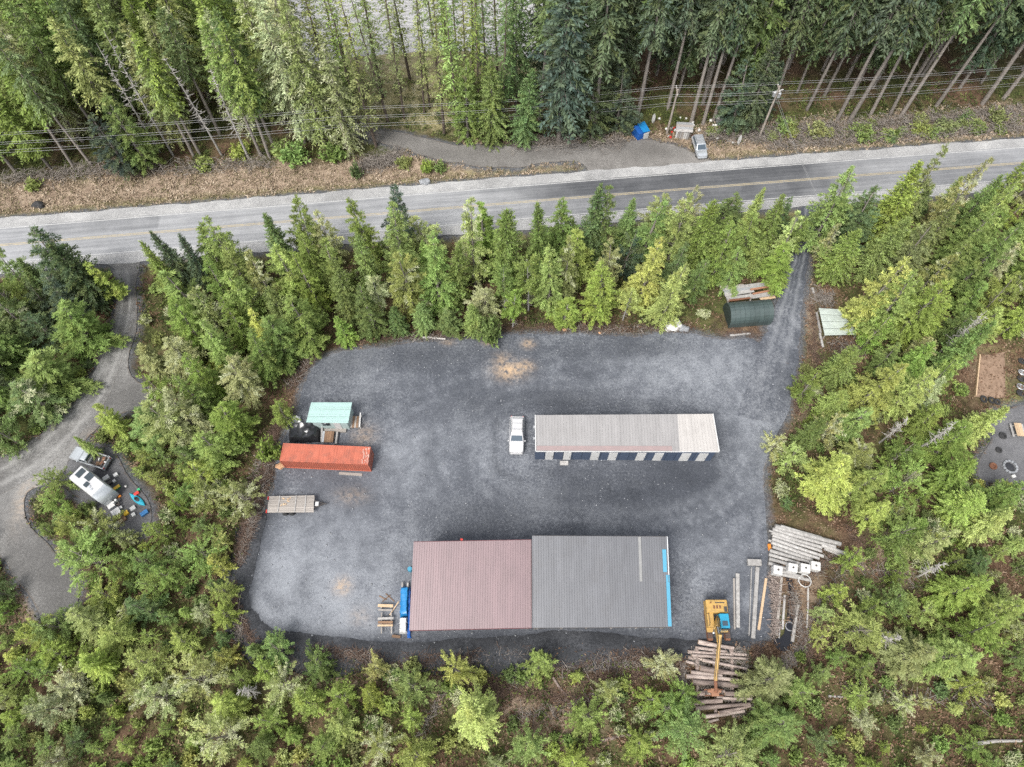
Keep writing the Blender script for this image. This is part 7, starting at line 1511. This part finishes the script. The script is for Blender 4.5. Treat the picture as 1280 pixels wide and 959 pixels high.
# ------------------------------------------------------------------ stuff: brush, undergrowth, grass, stones, chips
def sticks(name, label, cat, regions, mat, seed, Lr=(.4, 1.6), rad=.022, lift=.5):
    """loose dead branches lying on the ground: triangular rods"""
    g = np.random.default_rng(seed); X, Y = [], []
    for (u0, v0, u1, v1, n) in regions:
        t = g.random(n); uu = u0 + (u1 - u0) * t + g.normal(0, 1, n) * 2.2; vv = v0 + (v1 - v0) * t + g.normal(0, 1, n) * 5
        q = [px(a, b) for a, b in zip(uu, vv)]; X += [p.x for p in q]; Y += [p.y for p in q]
    X, Y = np.array(X), np.array(Y); ok_ = (sdist(YARD, X, Y) > .25) & (sdist(ROAD_POLY, X, Y) > .4); X, Y = X[ok_], Y[ok_]; n = len(X); Z = ground_z(X, Y) + g.uniform(0, lift, n) ** 1.5
    az = g.uniform(0, 6.28, n); L = g.uniform(Lr[0], Lr[1], n); d = np.stack([np.cos(az), np.sin(az), g.normal(0, .22, n)], 1); c = np.stack([X, Y, Z], 1); r = rad * g.uniform(.5, 1.6, n)[:, None]
    s = nrm(np.cross(d, UP)); w_ = np.cross(s, d); a = c - d * L[:, None] / 2; b = c + d * L[:, None] / 2
    V = np.stack([a + s * r, a - s * r * .5 + w_ * r, a - s * r * .5 - w_ * r, b + s * r * .4, b - s * r * .2 + w_ * r * .4, b - s * r * .2 - w_ * r * .4], 1).reshape(-1, 3); k = np.arange(n)[:, None] * 6
    F = np.concatenate([k + np.array([[0, 1, 4, 3]]), k + np.array([[1, 2, 5, 4]]), k + np.array([[2, 0, 3, 5]])])
    o = bpy.data.objects.new(name, np_mesh(name, V, F, [mat])); COL.objects.link(o); tag(o, label, cat, kind='stuff')
sticks('brush_heap', 'brown dead branches heaped along the edges of the gravel yard', 'brush', [(360, 480, 395, 440, 700), (330, 470, 380, 440, 500), (330, 560, 352, 520, 500), (318, 640, 340, 580, 700), (300, 700, 320, 640, 800), (395, 812, 470, 822, 900), (345, 815, 400, 830, 700), (450, 830, 560, 825, 800), (570, 826, 660, 818, 700), (690, 830, 840, 815, 1300), (720, 850, 830, 840, 900), (420, 424, 560, 416, 700), (560, 414, 700, 406, 700), (700, 408, 860, 410, 900), (850, 830, 862, 900, 500), (945, 810, 950, 880, 500), (1000, 790, 1015, 830, 400), (300, 770, 318, 800, 500), (290, 720, 300, 780, 500), (1010, 430, 1030, 460, 250), (978, 470, 1000, 520, 200), (310, 605, 335, 590, 400), (296, 700, 312, 650, 900), (306, 660, 326, 600, 900), (322, 600, 345, 540, 700), (600, 860, 780, 880, 900), (480, 850, 640, 850, 700), (985, 745, 1005, 800, 260), (1005, 720, 1050, 690, 260), (1015, 380, 1020, 440, 260), (890, 415, 950, 420, 200), (1030, 430, 1080, 440, 250), (1060, 660, 1110, 720, 250), (1040, 800, 1110, 840, 300), (1100, 830, 1250, 880, 400)], 'brush_brown', 1, (.4, 1.9))
sticks('bleached_brush', 'bleached grey twigs scattered through the brush round the yard', 'brush', [(360, 480, 395, 440, 160), (318, 640, 340, 580, 200), (300, 700, 320, 640, 260), (305, 740, 296, 800, 260), (395, 815, 470, 825, 160), (345, 818, 400, 832, 200), (570, 828, 660, 820, 300), (700, 835, 840, 822, 420), (852, 832, 858, 890, 260), (930, 820, 940, 880, 160), (980, 830, 1010, 800, 260), (990, 740, 1000, 790, 220), (500, 424, 560, 422, 120), (700, 413, 860, 414, 300), (835, 408, 850, 410, 120), (640, 850, 660, 840, 120), (1015, 370, 1040, 376, 300), (940, 690, 960, 790, 100), (862, 815, 930, 890, 420), (930, 810, 862, 880, 420), (300, 640, 330, 560, 260), (640, 900, 760, 870, 200), (1000, 800, 1060, 700, 160), (520, 930, 560, 850, 120), (1005, 720, 1050, 690, 120), (1040, 430, 1080, 440, 120), (1060, 700, 1150, 730, 120), (1050, 860, 1250, 880, 200)], 'brush_grey', 2, (.5, 2.0), .028, .6)
sticks('splintered_wood', 'splintered tan and grey wood heaped between long timbers', 'wood scraps', [(950, 725, 948, 785, 420), (956, 725, 955, 790, 520), (964, 725, 962, 790, 520), (970, 722, 968, 790, 300)], 'log_pale', 3, (.5, 1.8), .04, .55)
sticks('roadside_twigs', 'grey leafless twigs at the foot of the tall wood', 'brush', [(0, 222, 150, 209, 900), (150, 211, 340, 203, 700), (450, 205, 500, 195, 700), (640, 180, 780, 178, 900), (950, 165, 1280, 140, 2600), (960, 180, 1280, 158, 2000), (880, 170, 960, 170, 600)], 'brush_grey', 4, (.6, 2.2), .03, 1.2)

def clumps(name, label, cat, n_try, fn, mat, seed, per, size, spread, tall, kind='stuff'):
    """ground plants: fans of small leaf cards; fn(x, y) -> keep mask"""
    g = np.random.default_rng(seed); X = g.uniform(-110, 110, n_try); Y = g.uniform(-14, 110, n_try); k = fn(X, Y, g); X, Y = X[k], Y[k]; Z = ground_z(X, Y); n = len(X)
    B = np.repeat(np.stack([X, Y, Z], 1), per, 0) + g.normal(0, 1, (n * per, 3)) * np.array([spread, spread, 0]) + np.stack([np.zeros(n * per), np.zeros(n * per), g.uniform(0, tall * .6, n * per)], 1)
    D = nrm(np.stack([g.normal(0, 1, n * per), g.normal(0, 1, n * per), g.uniform(.2, 1.4, n * per)], 1)); sc = np.repeat(g.uniform(.6, 1.4, n), per)
    V, F = cards(B, D, size * sc * g.uniform(.6, 1.3, n * per), size * .42 * sc, g); at = np.repeat(np.clip(np.repeat(g.uniform(.1, .9, n), per) + g.normal(0, .15, n * per), 0, 1), 4)[:, None]
    o = bpy.data.objects.new(name, np_mesh(name, V, F, [mat], at)); COL.objects.link(o); tag(o, label, cat, kind=kind)
def clear_of(X, Y, m, skip=()):
    k = np.ones(len(X), bool)
    for P, mm in CLEAR:
        if any(P is q for q in skip): continue
        k &= sdist(P, X, Y) > m * (mm + .2)
    return k
def uv_of(X, Y):
    d = Y * _cp + CAM_H * _sp; return 640 + FPX * X / d, 479.5 - FPX * (Y * _sp - CAM_H * _cp) / d
def inframe(X, Y): u, v = uv_of(X, Y); return (u > -40) & (u < 1320) & (v > -20) & (v < 990)
def under(X, Y, g):
    yr = np.interp(X, [p.x for p in ROAD_C], [p.y for p in ROAD_C]); k = inframe(X, Y) & ((Y < yr) | (Y > yr + 14) | ((X > 32) & (Y > yr + 8.5) & (g.random(len(X)) < .7))) & (Y < SHORE - 2); k &= g.random(len(X)) < np.clip(.5 + .35 * lump(X * 2.5, Y * 2.5), .06, 1); kk = k.copy(); kk[k] = clear_of(X[k], Y[k], .8); return kk
clumps('undergrowth', 'low green undergrowth covering the ground between the trees', 'undergrowth', 64000, under, 'undergrowth_leaf', 5, 12, .36, .38, .6)
def verge(X, Y, g):
    yr = np.interp(X, [p.x for p in ROAD_C], [p.y for p in ROAD_C]); d = Y - yr - HALF - SHOULD; k = inframe(X, Y) & (d > .5) & (d < 9 + 1.2 * lump(X * 2.3, Y * 2.3)); kk = k.copy(); kk[k] = sdist(LOT, X[k], Y[k]) > .2; return kk
clumps('verge_grass', 'dry straw-coloured grass along the far side of the highway', 'grass', 90000, verge, 'grass_blade', 6, 9, .34, .3, .15)
def brownpatch(X, Y, g):
    u, v = uv_of(X, Y); k = inframe(X, Y) & (v > 300) & (g.random(len(X)) < np.where((v > 790) & (u > 440), .6, .28)); k |= inframe(X, Y) & (u > 985) & (v > 340) & (g.random(len(X)) < .4); kk = k.copy(); kk[k] = clear_of(X[k], Y[k], .4, (WORK, SHEDS, SCRAP, GARDEN)); return kk
clumps('dead_bracken', 'rust brown dead bracken between the scrub trees', 'bracken', 75000, brownpatch, 'fern_blade', 7, 10, .34, .3, .3)
g = np.random.default_rng(9); n = 5200; X = g.uniform(-45, 50, n); Y = g.uniform(4, 58, n); k = sdist(YARD, X, Y) < -.3; X, Y = X[k], Y[k]; n = len(X); s = (.03 + .11 * g.random(n) ** 3)[:, None]
base = np.array([[1, 0, 0], [0, 1, 0], [-1, 0, 0], [0, -1, 0], [0, 0, .8], [0, 0, -.6]]); V = (np.stack([X, Y, np.full(n, .05)], 1)[:, None] + base[None] * s[:, None] * g.uniform(.7, 1.3, (n, 6, 1))).reshape(-1, 3)
F = (np.arange(n)[:, None, None] * 6 + np.array([[0, 1, 4], [1, 2, 4], [2, 3, 4], [3, 0, 4], [1, 0, 5], [2, 1, 5], [3, 2, 5], [0, 3, 5]])[None]).reshape(-1, 3)
o = bpy.data.objects.new('loose_stones', np_mesh('loose_stones', V, F, ['stone_mat'])); COL.objects.link(o); tag(o, 'loose grey stones scattered over the gravel yard', 'stones', kind='stuff')
rr = random.Random(33)
for k, (u, v, s, m, lb) in enumerate([(840, 407, 1.1, 'buoy_white', 'pale grey boulder at the top edge of the yard'), (706, 412, .28, 'chip_orange', 'orange stump at the top edge of the yard'), (750, 416, .2, 'chip_orange', 'small reddish stump right of the orange stump'), (855, 411, .6, 'stone_mat', 'grey rock beside the pale boulder'), (350, 583, .45, 'chip_orange', 'orange stump at the end of the orange container'), (45, 253, .8, 'rubber', 'black charred stump in the dead grass by the highway'), (531, 228, .7, 'stone_mat', 'pale rock at the highway edge under the lot')]):
    p = px(u, v); z0 = gz(p.x, p.y); bm = bmesh.new(); bmesh.ops.create_icosphere(bm, subdivisions=3, radius=s)
    for q in bm.verts: f = 1 + .22 * math.sin(q.co.x * 4 / s + k) * math.sin(q.co.y * 3.3 / s + 2 * k) + .12 * math.sin(q.co.z * 7 / s + q.co.x * 5 / s); q.co = Vector((q.co.x * f * 1.25, q.co.y * f * .9, q.co.z * f * .6))
    me = bpy.data.meshes.new('boulder'); bm.to_mesh(me); bm.free(); me.materials.append(MATS[m]); o = bpy.data.objects.new('stump' if 'stump' in lb else 'boulder', me); COL.objects.link(o); o.location = (p.x, p.y, z0 + s * .35); tag(o, lb, 'stump' if 'stump' in lb else 'rock')
